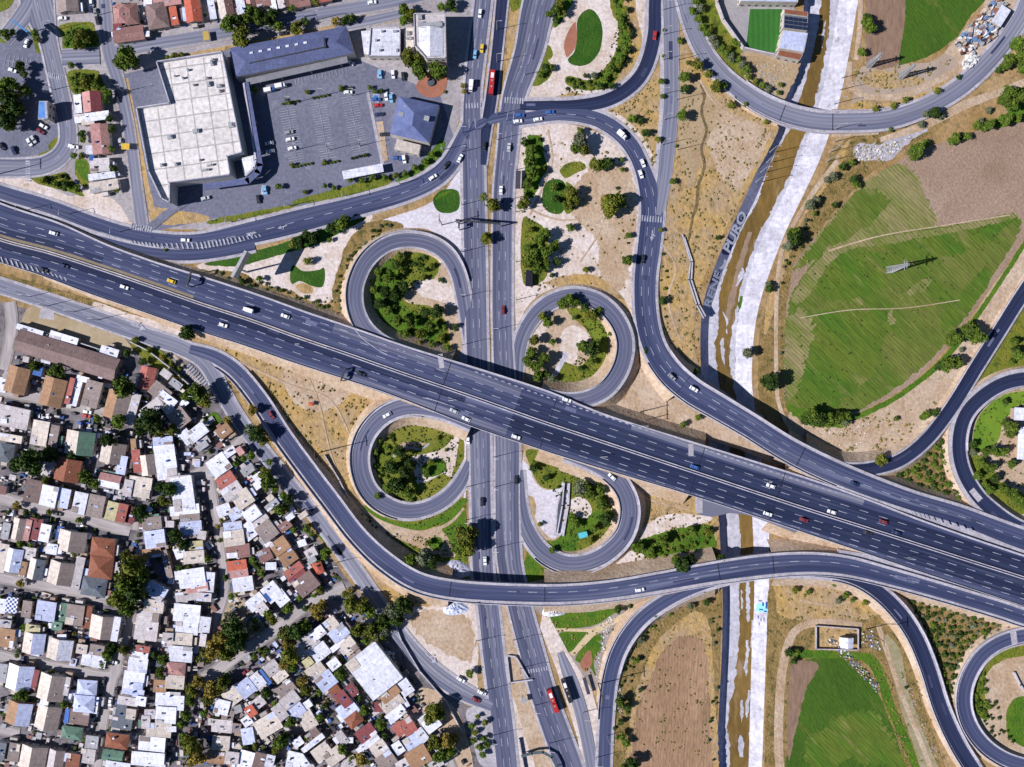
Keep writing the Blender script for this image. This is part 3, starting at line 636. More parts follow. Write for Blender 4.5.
P('crops', [(792, 296), (826, 250), (836, 244), (900, 234), (960, 225), (1010, 213), (1012, 219), (960, 231), (900, 242), (840, 254), (805, 300)], CROP3, jit=1, kind='stuff')
P('crops', [(785, 330), (800, 308), (815, 330), (806, 360), (796, 392), (786, 396)], CROP3, jit=3, kind='stuff')
P('crops', [(895, 305), (930, 282), (965, 258), (980, 256), (960, 296), (925, 325), (900, 330)], CROP2, jit=3, kind='stuff')
P('dry_verge', [(790, 412), (830, 424), (870, 412), (915, 385), (955, 345), (985, 298), (1030, 235), (1090, 160), (1090, 230), (1024, 278), (1003, 318), (975, 365), (950, 400), (925, 432), (898, 456), (870, 464), (835, 455), (800, 440)], DIRT, jit=.4)
P('hedge_strip', [(815, 422), (855, 414), (900, 392), (945, 354), (985, 300), (1030, 232), (1032, 236), (988, 304), (949, 358), (903, 396), (858, 419), (818, 427)], GRASS, jit=.5)
P('hedge_strip', [(786, 405), (810, 410), (838, 412), (852, 420), (840, 428), (805, 424)], GRASS, jit=1)
P('grass', [(1030, 80), (1010, 88), (1004, 100), (1008, 112), (990, 122), (1000, 128), (1030, 118), (1090, 110), (1090, 70)], GRASS, jit=.8)
# right edge loops
P('dry_verge', [(954, 408), (1000, 345), (1030, 300), (1090, 280), (1090, 375), (1024, 374), (985, 384), (962, 400)], OGRASS, jit=.4)
P('grass', [(976, 398), (1000, 378), (1040, 355), (1040, 374), (1010, 378), (984, 388)], OGRASS, jit=.4)
P('dry_slope', [(890, 470), (905, 462), (930, 445), (950, 420), (952, 450), (960, 480), (975, 502), (950, 502), (905, 484)], BROWNG, jit=.3)
P('loop_ground', [(1090, 388), (1024, 390), (992, 398), (972, 418), (966, 440), (966, 462), (976, 484), (992, 500), (1024, 517), (1090, 535)], DIRT, jit=.2)
P('lawn', [(1090, 390), (1024, 391), (1000, 397), (982, 412), (974, 430), (974, 448), (984, 452), (998, 440), (1004, 420), (1014, 412), (1024, 404), (1090, 404)], mat('vivid_lawn', (.10, .20, .015), (.15, .24, .02), scale=.08), jit=.3)
P('grass', [(972, 456), (984, 458), (994, 470), (1000, 482), (1024, 494), (1024, 514), (1000, 504), (980, 486)], OGRASS, jit=.5)
P('dry_slope', [(903, 590), (930, 600), (975, 612), (1008, 622), (1012, 632), (985, 640), (964, 662), (955, 690), (958, 730), (972, 760), (955, 735), (945, 695), (930, 650), (915, 610)], BROWNG, jit=.3)
P('loop_ground', [(1090, 644), (1024, 644), (1004, 649), (986, 662), (973, 682), (971, 705), (979, 725), (996, 744), (1024, 757), (1090, 757)], DIRT, jit=.2)
P('grass', [(1030, 644), (1004, 649), (986, 662), (974, 682), (972, 705), (980, 718), (988, 715), (984, 690), (988, 672), (1004, 660), (1030, 654)], OGRASS, jit=.5)
P('grass', [(1060, 700), (1024, 696), (1010, 704), (1006, 722), (1014, 742), (1060, 755)], GRASS, jit=.3)
P('dry_verge', [(775, 575), (835, 578), (862, 590), (885, 605), (905, 640), (915, 680), (925, 712), (945, 767), (960, 830), (905, 830), (780, 830), (775, 700), (768, 640)], BROWNG, jit=.4)
P('dry_verge', [(778, 580), (830, 580), (862, 595), (880, 610), (860, 620), (800, 620), (776, 610)], OCHRE, jit=1)
P('rough_strip', [(885, 636), (900, 650), (908, 690), (920, 725), (938, 767), (955, 820), (930, 820), (918, 760), (903, 715), (892, 672)], mat('rough_dry_strip', (.34, .29, .19), (.24, .22, .12), scale=.1, stretch=(1, 4, 1), scale2=.8), jit=.4)
P('field', [(800, 664), (825, 658), (856, 662), (872, 680), (886, 712), (900, 750), (912, 830), (785, 830), (790, 740), (797, 700)], CROP, jit=.4)
P('dirt', [(792, 664), (812, 661), (818, 668), (806, 690), (796, 730), (788, 760), (788, 700)], PLOUGH, jit=.8)
P('crops', [(805, 745), (830, 725), (870, 710), (896, 745), (905, 770), (850, 760), (815, 775)], CROP4, jit=2.5, kind='stuff')
P('hedge_strip', [(790, 650), (855, 652), (874, 656), (884, 672), (895, 705), (912, 745), (930, 800), (925, 800), (905, 750), (886, 708), (876, 678), (866, 664), (850, 659), (790, 657)], GRASS, jit=.5)
P('compound_yard', [(816, 626), (857, 627), (857, 648), (816, 648)], OCHRE, jit=.1, smooth=False)
# bottom middle
P('dry_verge', [(612, 830), (612, 720), (616, 680), (628, 650), (645, 625), (668, 606), (700, 592), (720, 588), (720, 650), (715, 760), (712, 830)], BROWNG, jit=.3)
P('dry_verge', [(628, 830), (630, 720), (640, 680), (655, 645), (678, 622), (700, 612), (712, 650), (712, 830)], OCHRE, jit=1)
P('field', [(630, 830), (632, 740), (638, 705), (650, 680), (660, 655), (674, 640), (690, 636), (704, 643), (709, 690), (711, 740), (709, 830)], PLOUGH2, jit=1.8)
P('dry_verge', [(768, 600), (776, 600), (776, 700), (772, 830), (764, 830), (766, 700)], BROWNG, jit=.4)
P('dry_verge', [(615, 470), (640, 478), (690, 495), (718, 520), (715, 545), (700, 560), (660, 568), (600, 582), (620, 565), (634, 545), (638, 515), (632, 492)], OCHRE, jit=.3)
P('dirt', [(640, 530), (665, 515), (700, 515), (712, 520), (680, 530), (650, 540), (636, 545)], SAND, jit=.5)
P('grass', [(632, 546), (640, 540), (665, 532), (700, 524), (712, 528), (716, 548), (700, 560), (680, 560), (655, 564), (640, 560)], GRASS, jit=1)
P('dirt', [(624, 556), (636, 550), (648, 560), (660, 568), (640, 574), (606, 580)], SAND, jit=.8)
P('dry_verge', [(390, 512), (430, 514), (462, 498), (466, 530), (466, 585), (440, 585), (405, 570), (380, 545), (365, 520), (372, 505)], OGRASS, jit=.3)
P('grass', [(366, 505), (385, 518), (410, 524), (440, 516), (463, 498), (464, 506), (440, 524), (410, 530), (385, 526), (368, 514)], GRASS, jit=.4)
P('paved_apron', [(372, 518), (410, 532), (440, 526), (448, 530), (456, 555), (440, 556), (420, 548), (400, 540), (380, 530)], DIRT, jit=.4)
P('lawn', [(429, 540), (434, 537), (441, 538), (443, 545), (438, 550), (430, 548)], GRASS, jit=.1)
P('grass', [(442, 526), (464, 510), (466, 555), (455, 552), (448, 538)], GRASS, jit=.3)
P('dry_verge', [(524, 600), (528, 545), (545, 562), (570, 574), (600, 574), (640, 572), (700, 560), (716, 552), (716, 572), (640, 586), (524, 588)], OGRASS, jit=.2)
P('grass', [(525, 560), (532, 556), (540, 566), (538, 576), (526, 578)], GRASS, jit=.3)
P('dirt', [(540, 604), (640, 600), (655, 600), (630, 625), (612, 650), (600, 690), (585, 680), (560, 650), (545, 620)], mat('stony_ground', (.36, .3, .27), (.25, .21, .2), scale=.1), jit=.3)
P('grass', [(545, 614), (590, 612), (625, 604), (610, 616), (592, 626), (556, 629), (548, 622)], GRASS, jit=.3)
P('grass', [(560, 633), (588, 631), (586, 636), (570, 652), (564, 646)], GRASS, jit=.3)
P('grass', [(591, 638), (602, 634), (602, 648), (594, 660), (596, 676), (590, 668), (578, 662), (576, 656)], GRASS, jit=.4)
P('path', [(555, 628), (590, 629), (640, 606), (646, 604), (640, 610), (596, 634), (574, 656), (570, 654), (588, 632), (555, 631)], mat('yellow_path', (.60, .47, .30)), jit=.2, smooth=False)
P('red_path', [(589, 650), (592, 662), (586, 672), (580, 664)], REDP, jit=.2)
P('dirt', [(500, 600), (509, 605), (514, 630), (530, 670), (545, 705), (556, 740), (566, 830), (536, 830), (524, 770), (512, 720), (503, 660)], DIRT, jit=.1)
P('paved_apron', [(503, 690), (514, 700), (526, 740), (536, 772), (540, 830), (516, 830), (512, 740)], SAND, jit=.2)
P('pavement', [(544, 606), (552, 622), (568, 652), (592, 690), (600, 720), (604, 830), (590, 830), (578, 740), (556, 668), (540, 628)], SAND, jit=.1, smooth=False)
P('planter', [(466, 712), (480, 706), (492, 716), (498, 764), (480, 764), (472, 735)], CONC, jit=.2)
P('dirt', [(436, 690), (446, 700), (462, 720), (475, 780), (455, 780), (440, 745), (425, 715), (418, 690)], DIRT, jit=.5)
# north-east compound
P('compound_yard', [(714, -40), (796, -40), (793, 55), (745, 55), (738, 42), (722, 20)], mat('grey_yard', (.34, .32, .34), (.27, .25, .27), scale=.1), jit=.1, smooth=False)
P('football_pitch', [(750, 9), (782, 9), (783, 30), (778, 53), (746, 48), (748, 30)], mat('artificial_turf', (.03, .13, .02), (.035, .145, .022), scale=.1, rows=(.12, .12)), jit=0, smooth=False)
P('dry_verge', [(712, -40), (714, 0), (722, 22), (742, 50), (760, 80), (752, 84), (722, 58), (700, 20), (694, -40)], OGRASS, jit=.5)
P('dirt', [(742, 52), (795, 58), (798, 70), (785, 98), (774, 106), (760, 96), (746, 74)], mat('beige_dirt', (.4, .3, .19)), jit=1)
# top left greens
for q in ([(0, 30), (8, 28), (15, 32), (12, 42), (0, 42)], [(28, 25), (38, 26), (42, 50), (36, 52), (32, 35)], [(60, 25), (90, 22), (95, 30), (98, 46), (66, 53), (62, 38)],
          [(68, 72), (94, 70), (100, 75), (104, 92), (74, 94)], [(36, 172), (48, 176), (64, 172), (72, 180), (84, 196), (70, 192), (34, 182)], [(76, 160), (86, 160), (90, 175), (86, 188), (76, 176)],
          [(-40, -40), (12, -40), (14, -2), (0, 12), (-40, 20)]):
    P('grass', q, OGRASS, jit=.4)
P('grass', [(66, 30), (90, 27), (93, 44), (68, 50)], GRASS, jit=.6)
P('grass', [(76, 162), (86, 162), (88, 180), (80, 176)], GRASS, jit=.4)
P('hedge', [(38, 155), (48, 150), (50, 153), (40, 158)], OGRASS, jit=.1); P('hedge', [(48, 146), (55, 138), (59, 140), (52, 150)], OGRASS, jit=.1)
P('concrete_strip', [(366, 92), (369, 91), (384, 164), (381, 165)], CONC, jit=0, smooth=False); P('dry_strip', [(376, 122), (383, 121), (388, 160), (383, 162)], DIRT, jit=0.1, smooth=False)
P('red_plaza', [(416, 86), (428, 72), (445, 74), (447, 82), (444, 92), (436, 97), (424, 96)], REDP, jit=.1)
P('garden_bed', [(432, 150), (441, 140), (445, 144), (440, 156), (420, 172), (402, 182), (396, 180), (418, 166)], GRASS, jit=.4)
P('dry_verge', [(388, 184), (350, 195), (300, 204), (296, 200), (340, 188), (384, 176)], OGRASS, jit=.4)
P('dry_ground_lot', [(216, 598), (232, 592), (250, 608), (262, 628), (240, 645), (222, 640), (208, 650), (210, 620)], mat('tan_lot', (.40, .32, .22), (.33, .25, .15), scale=.1), jit=1)
P('grass', [(206, 418), (214, 412), (221, 418), (221, 424), (212, 430), (206, 424)], GRASS, jit=.2)
P('dry_ground_lot', [(22, 320), (32, 306), (60, 316), (110, 328), (130, 345), (128, 352), (90, 346), (50, 334), (28, 328)], mat('tan_lot', (.40, .32, .22)), jit=.4)
P('concrete_pad', [(41, 308), (54, 311), (54, 320), (39, 318)], CONC, jit=.1, smooth=False)
P('dry_verge', [(-60, 263), (0, 273), (60, 290), (115, 307), (190, 330), (190, 338), (110, 316), (60, 302), (0, 280), (-60, 270)], BROWNG, jit=.2, smooth=False)
P('dirt', [(95, 302), (130, 314), (180, 328), (178, 340), (140, 332), (100, 316)], SAND, jit=.4)
P('grass', [(132, 336), (150, 344), (168, 356), (180, 372), (190, 385), (182, 388), (160, 372), (140, 356), (130, 344)], OGRASS, jit=.6)

# ---------------------------------------------------------------- roads
NO_PIER = [(477, 400, 16), (504, 410, 22), (482, 590, 14), (511, 592, 17)]
def hz(x):   # height of the motorway deck
    T = [(-80, .4), (60, .8), (200, 3.2), (400, 6.3), (520, 6.6), (760, 6.6), (900, 5), (1024, 3.2), (1100, 3)]
    for a, b in zip(T, T[1:]):
        if a[0] <= x <= b[0]: return a[1] + (b[1] - a[1]) * (x - a[0]) / (b[0] - a[0])
# dirt tracks
for pts in ([(838, 160, 5), (815, 190, 5), (797, 218, 4), (782, 250, 4), (777, 290, 4), (776, 340, 4), (778, 400, 4), (792, 432, 4)],
            [(792, 810, 8), (780, 767, 9), (779, 710, 9), (784, 660, 9), (796, 630, 8), (825, 622, 7), (862, 625, 5)],
            [(878, 625, 5), (888, 655, 5), (900, 690, 5), (914, 725, 5), (930, 767, 5), (940, 810, 5)],
            [(880, 140, 5), (925, 125, 8), (965, 105, 9), (1000, 92, 7), (1040, 76, 8)],
            [(850, 62, 5), (850, 85, 7), (870, 97, 6), (905, 95, 6), (935, 82, 6), (962, 68, 8)],
            [(860, -40, 5), (860, 20, 5), (856, 60, 5)],
            [(828, 251, 2), (880, 236, 1.2), (940, 226, 1), (1010, 215, 1)], [(800, 318, .8), (850, 310, .8), (905, 308, .8), (960, 300, .8)],
            [(650, 230, 2), (675, 265, 2), (668, 300, 2), (680, 340, 2)], [(745, 75, 2), (752, 100, 2)], [(240, 362, 2), (290, 385, 2), (330, 400, 2), (352, 440, 1.5)], [(300, 360, 1.5), (318, 400, 1.5), (330, 450, 1.5), (348, 500, 1.5)], [(810, 432, 2), (850, 440, 1.5), (890, 430, 1.5), (930, 400, 1.5)], [(620, 490, 2), (650, 500, 1.5), (690, 510, 1.5)], [(800, 600, 2), (830, 605, 1.5), (858, 600, 1.5)], [(610, 190, 1.5), (600, 230, 1.5), (580, 262, 1.5)], [(530, 210, 2), (560, 220, 2), (590, 215, 1.5), (630, 190, 1.5)], [(548, 130, 2), (552, 160, 2), (545, 182, 2), (530, 215, 2)],
            [(352, 500, 3), (380, 521, 3), (420, 532, 3), (448, 524, 3), (464, 508, 2)], [(528, 585, 4), (546, 580, 3)],
            [(700, 80, 2), (712, 100, 2), (735, 118, 3), (760, 128, 4)], [(150, 340, 3), (170, 352, 3), (185, 368, 3), (200, 384, 3)]):
    road('dirt_track', pts, DIRT, sh=(0, 0), base=LAYER[0] - .065)
# settlement lanes
for i, pts in enumerate([[(-20, 386, 9), (30, 396, 9), (75, 405, 9), (130, 420, 8)], [(-20, 492, 9), (40, 508, 9), (90, 520, 9), (130, 532, 9)],
            [(-20, 574, 8), (40, 585, 8), (110, 600, 8)], [(-20, 650, 8), (20, 660, 8), (60, 667, 8), (110, 676, 9), (118, 660, 8)], [(-20, 726, 7), (20, 733, 7)],
            [(132, 612, 6), (126, 636, 7), (117, 662, 9), (110, 690, 8), (104, 720, 7), (98, 767, 7), (95, 800, 7)],
            [(10, 302, 9), (12, 330, 9), (4, 370, 8)], [(208, 470, 6), (214, 500, 6), (220, 540, 6), (225, 590, 6), (214, 625, 6), (206, 650, 6)],
            [(250, 430, 7), (228, 452, 7), (206, 468, 6), (190, 476, 5)], [(140, 500, 4), (135, 530, 5)],
            [(345, 587, 9), (310, 603, 9), (275, 630, 9), (245, 650, 10), (215, 672, 10), (190, 686, 9)],
            [(392, 690, 5), (402, 706, 5), (420, 720, 6), (440, 740, 6), (458, 780, 6)]]):
    road('settlement_lane', pts, mat('lane_surface', (.40, .36, .37), (.33, .30, .31), scale=.05, coord='UV', stretch=(.15, 1, 1), scale2=.5), sh=(2, 2), shm=mat('lane_verge', (.30, .27, .26), scale=.2))
# town streets
LU = ASPHL
road('town_street', [(4, 40, 16), (30, 5, 18), (42, -40, 18)], LU, (1, 1))
road('town_street', [(30, -50, 34), (37, 0, 32), (48, 40, 17), (55, 70, 16), (62, 100, 16), (68, 128, 16), (66, 148, 17), (50, 163, 17), (20, 168, 17), (-60, 166, 18)], LU, (2, 2), lines=[(0, 'd', (.1, .7))])
road('town_street', [(62, 58, 16), (100, 56, 16)], LU, (1, 1))
road('town_street', [(100, -50, 11), (104, 0, 11), (109, 50, 13), (119, 85, 11), (129, 130, 10), (137, 190, 10), (142, 228, 11)], LU, (2, 2), PAVE)
road('town_street', [(116, 52, 12), (150, 45, 12), (200, 37, 12), (250, 28, 12), (300, 17, 12), (350, 9, 12), (400, 0, 12), (450, -12, 12)], LU, (3, 2), PAVE)
road('town_street', [(335, 28, 8), (370, 21, 9), (405, 13, 8)], LU, (1, 1), PAVE)
road('shop_driveway', [(150, 228, 8), (170, 212, 8), (200, 192, 8)], LOT, (0, 0))
# curved frontage roads (upper left)
road('exit_road', [(30, 216, 6), (70, 231, 8), (110, 244, 10), (150, 253, 11), (190, 255, 11), (225, 251, 11), (255, 245, 10)], ASPHM, (2, 3), lines=[])
road('frontage_road', [(-60, 172, 13), (0, 192, 13), (50, 207, 13), (90, 222, 13), (125, 233, 13), (160, 240, 13), (200, 242, 16), (250, 233, 21), (300, 221, 22), (350, 208, 19), (400, 194, 18), (430, 181, 18), (449, 165, 17), (462, 142, 15), (472, 118, 12)],
     ASPHM, (3, 3), lines=[(0, 'd', (.45, .9)), (-6, 's', (.3, .55))])
road('service_road', [(-60, 268, 13), (0, 286, 13), (52, 303, 13), (104, 321, 14), (150, 337, 14), (180, 347, 14), (205, 362, 14), (222, 392, 13), (244, 427, 12), (286, 480, 12), (317, 518, 12), (346, 557, 12), (372, 594, 12), (398, 632, 13), (418, 657, 15), (440, 677, 16), (465, 693, 15), (492, 706, 10)],
     ASPHL, (3, 2), lines=[(0, 'd', (.05, .3)), (1, 's', (.82, .97))])
# avenue
road('avenue', [(489, -60, 16), (483, 0, 16), (477, 50, 16), (472, 100, 16), (473, 150, 20), (474, 200, 21), (475, 260, 21), (477, 350, 20), (480, 440, 20), (481, 500, 19), (483, 570, 20), (488, 605, 20), (494, 660, 20), (502, 720, 20), (507, 767, 20), (512, 830, 20)],
     ASPH, (3, 3), lines=[(-3, 'd'), (3.2, 'd')])
road('bus_lane', [(508, -60, 11), (502, 0, 11), (497, 50, 10), (491, 100, 11), (486, 130, 10), (483, 165, 6)], ASPHD, (2, 2))
road('avenue', [(563, -60, 34), (540, 0, 31), (529, 50, 27), (513, 100, 21), (507, 150, 19), (503, 200, 19), (502, 300, 19), (503, 350, 19), (507, 440, 23), (507, 500, 23), (509, 560, 23), (519, 605, 22), (531, 650, 23), (545, 700, 24), (569, 767, 26), (590, 830, 28)],
     ASPH, (3, 2), lines=[(-3, 'd'), (3.2, 'd')])
road('side_road', [(560, 652, 6), (566, 668, 11), (573, 686, 13), (582, 715, 13), (592, 767, 12), (600, 830, 12)], ASPHL, (0, 0))
road('crossing_road', [(464, 136, 8), (485, 122, 9), (508, 116, 12), (525, 116, 14)], ASPHM, (0, 0))
# top loops and ramps
road('slip_road', [(660, -60, 12), (655, 0, 12), (654, 35, 13), (645, 68, 13), (629, 88, 13), (605, 101, 13), (575, 106, 12), (545, 106, 10), (520, 106, 9)], ASPHD, (3, 4))
road('side_avenue', [(667, -60, 14), (670, 0, 14), (671, 60, 14), (671, 100, 14), (668, 140, 14), (663, 185, 13), (657, 215, 12)], ASPHL, (1, 4))
road('curved_overpass', [(672, -60, .1, 13), (684, 0, .1, 14), (699, 43, .2, 15), (720, 73, .5, 15), (750, 97, .9, 16), (782, 113, 1.2, 17), (815, 121, 1.2, 17), (850, 122, 1, 17), (890, 119, .7, 17), (930, 105, .5, 16), (964, 84, .3, 16), (993, 56, .2, 16), (1014, 28, .1, 15), (1028, 0, .1, 15), (1045, -60, .1, 15)],
     ASPHL, (3, 3), bar=((.3, .62), (.3, .62)), bridge=in_canal, lines=[(0, 's', (.12, .35))])
road('north_ramp', [(506, 121, 0, 12), (530, 118, 0, 12), (560, 114, 0, 13), (592, 118, 0, 14), (614, 129, 0, 15), (631, 146, 0, 15), (642, 168, 0, 15), (650, 195, 0, 20), (652, 215, 0, 22), (649, 245, 0, 22), (645, 280, .3, 21), (646, 315, 1, 21), (653, 345, 2.4, 21), (668, 370, 4, 22), (690, 390, 6, 22), (718, 407, 7.4, 21), (750, 426, 8.2, 20), (785, 448, 7.8, 20), (820, 466, 6.8, 20), (860, 483, 6, 19), (910, 501, 5.2, 17), (960, 516, 4, 17), (1024, 540, 3, 19), (1090, 560, 3, 20)],
     ASPHM, (3, 3), bar=((.42, .66), (.42, .68)), bridge=lambda x, y: 683 < x < 802, lines=[(0, 'd', (.05, .2)), (-3.5, 'd', (.22, .62)), (3.5, 'd', (.22, .62)), (0, 'd', (.64, 1))])
road('loop_ramp', [(471, 352, 0, 10), (467, 322, 0, 12), (463, 296, .2, 13), (457, 272, .5, 13), (446, 254, .8, 13), (428, 243, 1.2, 13), (405, 240, 1.8, 13), (384, 246, 2.4, 13), (366, 262, 3, 13), (356, 285, 3.6, 13), (356, 307, 4.2, 13), (364, 326, 4.8, 13), (379, 340, 5.3, 12), (396, 349, 5.6, 12), (420, 357, 5.8, 11), (450, 367, 6, 10)],
     ASPH, (2, 3), bar=(None, (.2, .84)), base=.16)
road('loop_ramp', [(518, 384, 0, 8), (519, 352, 0, 12), (526, 329, .2, 13), (540, 310, .5, 14), (558, 299, .9, 14), (578, 296, 1.4, 14), (600, 303, 2, 14), (617, 320, 2.8, 14), (625, 342, 3.8, 14), (621, 367, 4.7, 14), (607, 388, 5.4, 14), (588, 398, 5.8, 13), (566, 400, 6, 12), (540, 394, 6.1, 10)],
     ASPH, (3, 2), bar=(None, (.35, .85)), base=.16)
road('loop_ramp', [(472, 425, 6.2, 10), (445, 413, 6, 12), (420, 407, 5.6, 14), (400, 408, 5.1, 15), (380, 418, 4.4, 15), (365, 437, 3.4, 15), (360, 460, 2.5, 15), (366, 485, 1.7, 15), (381, 502, 1, 15), (403, 511, .5, 14), (425, 509, .2, 13), (445, 499, 0, 13), (460, 483, 0, 12), (470, 462, 0, 8)],
     ASPH, (3, 3), bar=((.18, .7), (.1, .7)), base=.16)
road('loop_ramp', [(520, 470, 0, 6), (521, 505, 0, 11), (527, 530, 0, 14), (541, 551, .3, 15), (562, 563, .8, 15), (585, 563, 1.4, 15), (607, 553, 2.2, 15), (624, 535, 3, 15), (630, 512, 4, 15), (625, 491, 4.8, 14), (611, 474, 5.4, 14), (590, 463, 5.8, 12), (565, 454, 6.1, 10)],
     ASPH, (3, 3), bar=((.55, .86), (.3, .9)), base=.16)
road('loop_ramp', [(1090, 372, 1, 13), (1040, 377, 1.2, 13), (1008, 382, 1.4, 13), (984, 395, 1.6, 13), (966, 414, 1.9, 13), (959, 438, 2.2, 13), (961, 464, 2.5, 13), (972, 488, 2.8, 13), (990, 508, 3, 13), (1024, 530, 3, 13), (1090, 552, 3, 13)], ASPHD, (2, 4), bar=((.1, .5), None), base=.15)
road('loop_ramp', [(1090, 630, 2, 12), (1040, 633, 2, 12), (1006, 640, 2, 12), (982, 655, 2, 12), (967, 680, 1.8, 12), (964, 706, 1.6, 12), (973, 731, 1.4, 12), (993, 752, 1.2, 12), (1024, 765, 1, 12), (1090, 775, 1, 12)], ASPHM, (2, 3), bar=((.2, .8), (.1, .9)), base=.15)
road('east_ramp', [(1060, 240, 1, 12), (1024, 292, 1, 12), (1000, 330, 1.2, 12), (976, 368, 1.5, 12), (952, 407, 2, 12), (928, 438, 2.8, 12), (902, 459, 3.6, 12), (875, 468, 4.9, 12), (848, 470, 5.8, 12), (815, 462, 6.6, 10), (785, 446, 7.6, 8)], ASPHD, (2, 2), bar=(None, (0, .7)), base=.17)
# south ramp
road('south_ramp', [(190, 349, 0, 9), (215, 357, 0, 12), (237, 372, .2, 13), (260, 400, .6, 14), (282, 434, 1.2, 14), (306, 467, 2, 14), (331, 500, 3, 14), (357, 534, 4.2, 14), (384, 560, 5.4, 15), (415, 580, 6.3, 15), (450, 589, 6.8, 15), (500, 593, 6.9, 15), (560, 594, 6.8, 15), (610, 590, 6.6, 15), (660, 582, 6.5, 16), (710, 573, 6.5, 17), (760, 566, 6.4, 18), (805, 563, 6, 17), (845, 566, 5.5, 16), (890, 577, 5, 14), (940, 591, 4.3, 13), (1000, 609, 3.4, 13), (1024, 617, 3.1, 13), (1090, 636, 3, 13)],
     ASPHM, (3, 4), bar=((.06, .97), (.03, .97)), bridge=lambda x, y: 448 < x < 545 or 715 < x < 775, lines=[(2, 'd', (.42, 1))])
road('branch_ramp', [(765, 571, 6.3, 9), (725, 578, 6.2, 10), (690, 589, 5.6, 11), (662, 603, 4.6, 12), (638, 622, 3.4, 12), (620, 648, 2.2, 12), (610, 680, 1.2, 12), (606, 720, .5, 12), (604, 767, .2, 12), (603, 830, 0, 12)], ASPHM, (3, 3), bar=((.2, .55), (.2, .7)), bridge=lambda x, y: x > 712, base=.19)
road('branch_ramp', [(775, 571, 6.2, 9), (810, 571, 5.9, 10), (845, 575, 5.4, 11), (873, 588, 4.6, 12), (898, 611, 3.6, 13), (916, 638, 2.8, 13), (929, 670, 2.2, 13), (941, 708, 1.8, 13), (958, 745, 1.4, 13), (980, 780, 1.2, 13), (1010, 830, 1, 13)], ASPHD, (3, 3), bar=((.3, .8), (.15, .8)), base=.19, bridge=lambda x, y: x < 777)
# motorway
MED = [(-60, 216), (0, 239.5), (50, 253), (100, 269), (150, 286), (200, 303.5), (250, 320), (300, 338), (350, 355), (400, 372.5), (478, 399), (540, 421), (600, 441), (700, 474), (800, 507), (860, 526), (912, 542.5), (970, 561), (1024, 578), (1090, 600)]
UP = [(-60, 32), (0, 33), (50, 30), (100, 24), (150, 23), (200, 25), (400, 25), (500, 28), (545, 29), (600, 25), (800, 28), (850, 27), (880, 24), (950, 21), (1024, 20), (1090, 20)]
LO = [(-60, 20), (0, 20), (100, 25), (200, 25), (400, 22), (460, 26), (600, 24), (680, 21), (800, 21), (900, 23), (1024, 25), (1090, 25)]
def interp(T, x):
    for a, b in zip(T, T[1:]):
        if a[0] <= x <= b[0]: return a[1] + (b[1] - a[1]) * (x - a[0]) / (b[0] - a[0])
def span(x): return 440 < x < 548 or 694 < x < 778
mw, mpa = road('motorway', [(x, y, hz(x), interp(UP, x), interp(LO, x)) for x, y in MED], ASPHM, (2, 2), bar=((0, 1), (0, 1)), bridge=lambda x, y: span(x), base=.22, emb=DIRT, slope=.9,
     lines=[(8, 'd'), (15, 'd'), (21, 'd', (.05, .42)), (-8, 'd'), (-15, 'd'), (-20, 'd', (.55, 1)), (24.5, 'b', (.46, .62)), (24.5, 'b', (.66, .78))])
n = len(mpa.P)
def ov(name, a, b, t0, t1, m, dz=.332):
    i0, i1 = int(t0 * (n - 1)), int(t1 * (n - 1))
    return swobj(name, mpa, lambda i: [(b * S, dz), (a * S, dz)], m, mw, i0=i0, i1=i1)
ov('fresh_lane', -8, -1.2, 0, .46, ASPHD); ov('fresh_lane', 1.2, 18, .5, 1, ASPHW); ov('fresh_lane', -19, -1.2, .5, 1, ASPHW); ov('fresh_lane', 2, 12, 0, .14, ASPHW)
ov('pale_lane', 20.5, 26, .60, .80, ASPHL); ov('pale_lane', 15.5, 24.5, .34, .50, ASPH); ov('pale_lane', -24.5, -18, .36, .5, ASPH)
for o_ in (1.3, -1.0):
    swobj('median_barrier', mpa, lambda i: [((o_ - .55) * S, .31), ((o_ - .35) * S, 1.1), ((o_ + .35) * S, 1.1), ((o_ + .55) * S, .31)], BARR, mw, closed=True)
ov('median_strip', 1.8, 5.2, 0, .22, mat('median_soil', (.25, .2, .14)), .35); ov('median_strip', -1.2, 1.2, 0, .34, mat('median_soil', (.25, .2, .14)), .35)
road('gore_area', [(792, 463, 6.6, 8), (830, 484, 5.8, 8), (870, 499, 5.4, 9), (915, 513, 4.6, 9), (965, 530, 3.8, 8), (1024, 551, 2.9, 8), (1090, 574, 2.8, 8)], CONC, (0, 0), base=.13)
road('gore_area', [(838, 553, 5.4, 7), (880, 562, 4.9, 10), (930, 577, 4.3, 11), (980, 592, 3.6, 11), (1024, 604, 3, 11), (1090, 622, 3, 11)], CONC, (0, 0), base=.13)
mb = MB(); ap = [(696, 493), (700, 515), (712, 517), (730, 513), (748, 515), (770, 523), (795, 533), (800, 527)]; i_ = len(ap)
mb.v = [(*W(x, y, 6.4), 6.4) for x, y in ap] + [(*W(x, y, 6.4), 5.6) for x, y in ap]; mb.f = [tuple(range(i_))[::-1], tuple(range(i_, 2 * i_))] + [(k, (k + 1) % i_, i_ + (k + 1) % i_, i_ + k) for k in range(i_)]
apo = mb.obj('bridge_apron', ASPHL, mw)
for f in apo.data.polygons:
    if f.index == 0 and f.normal.z < 0: f.flip()
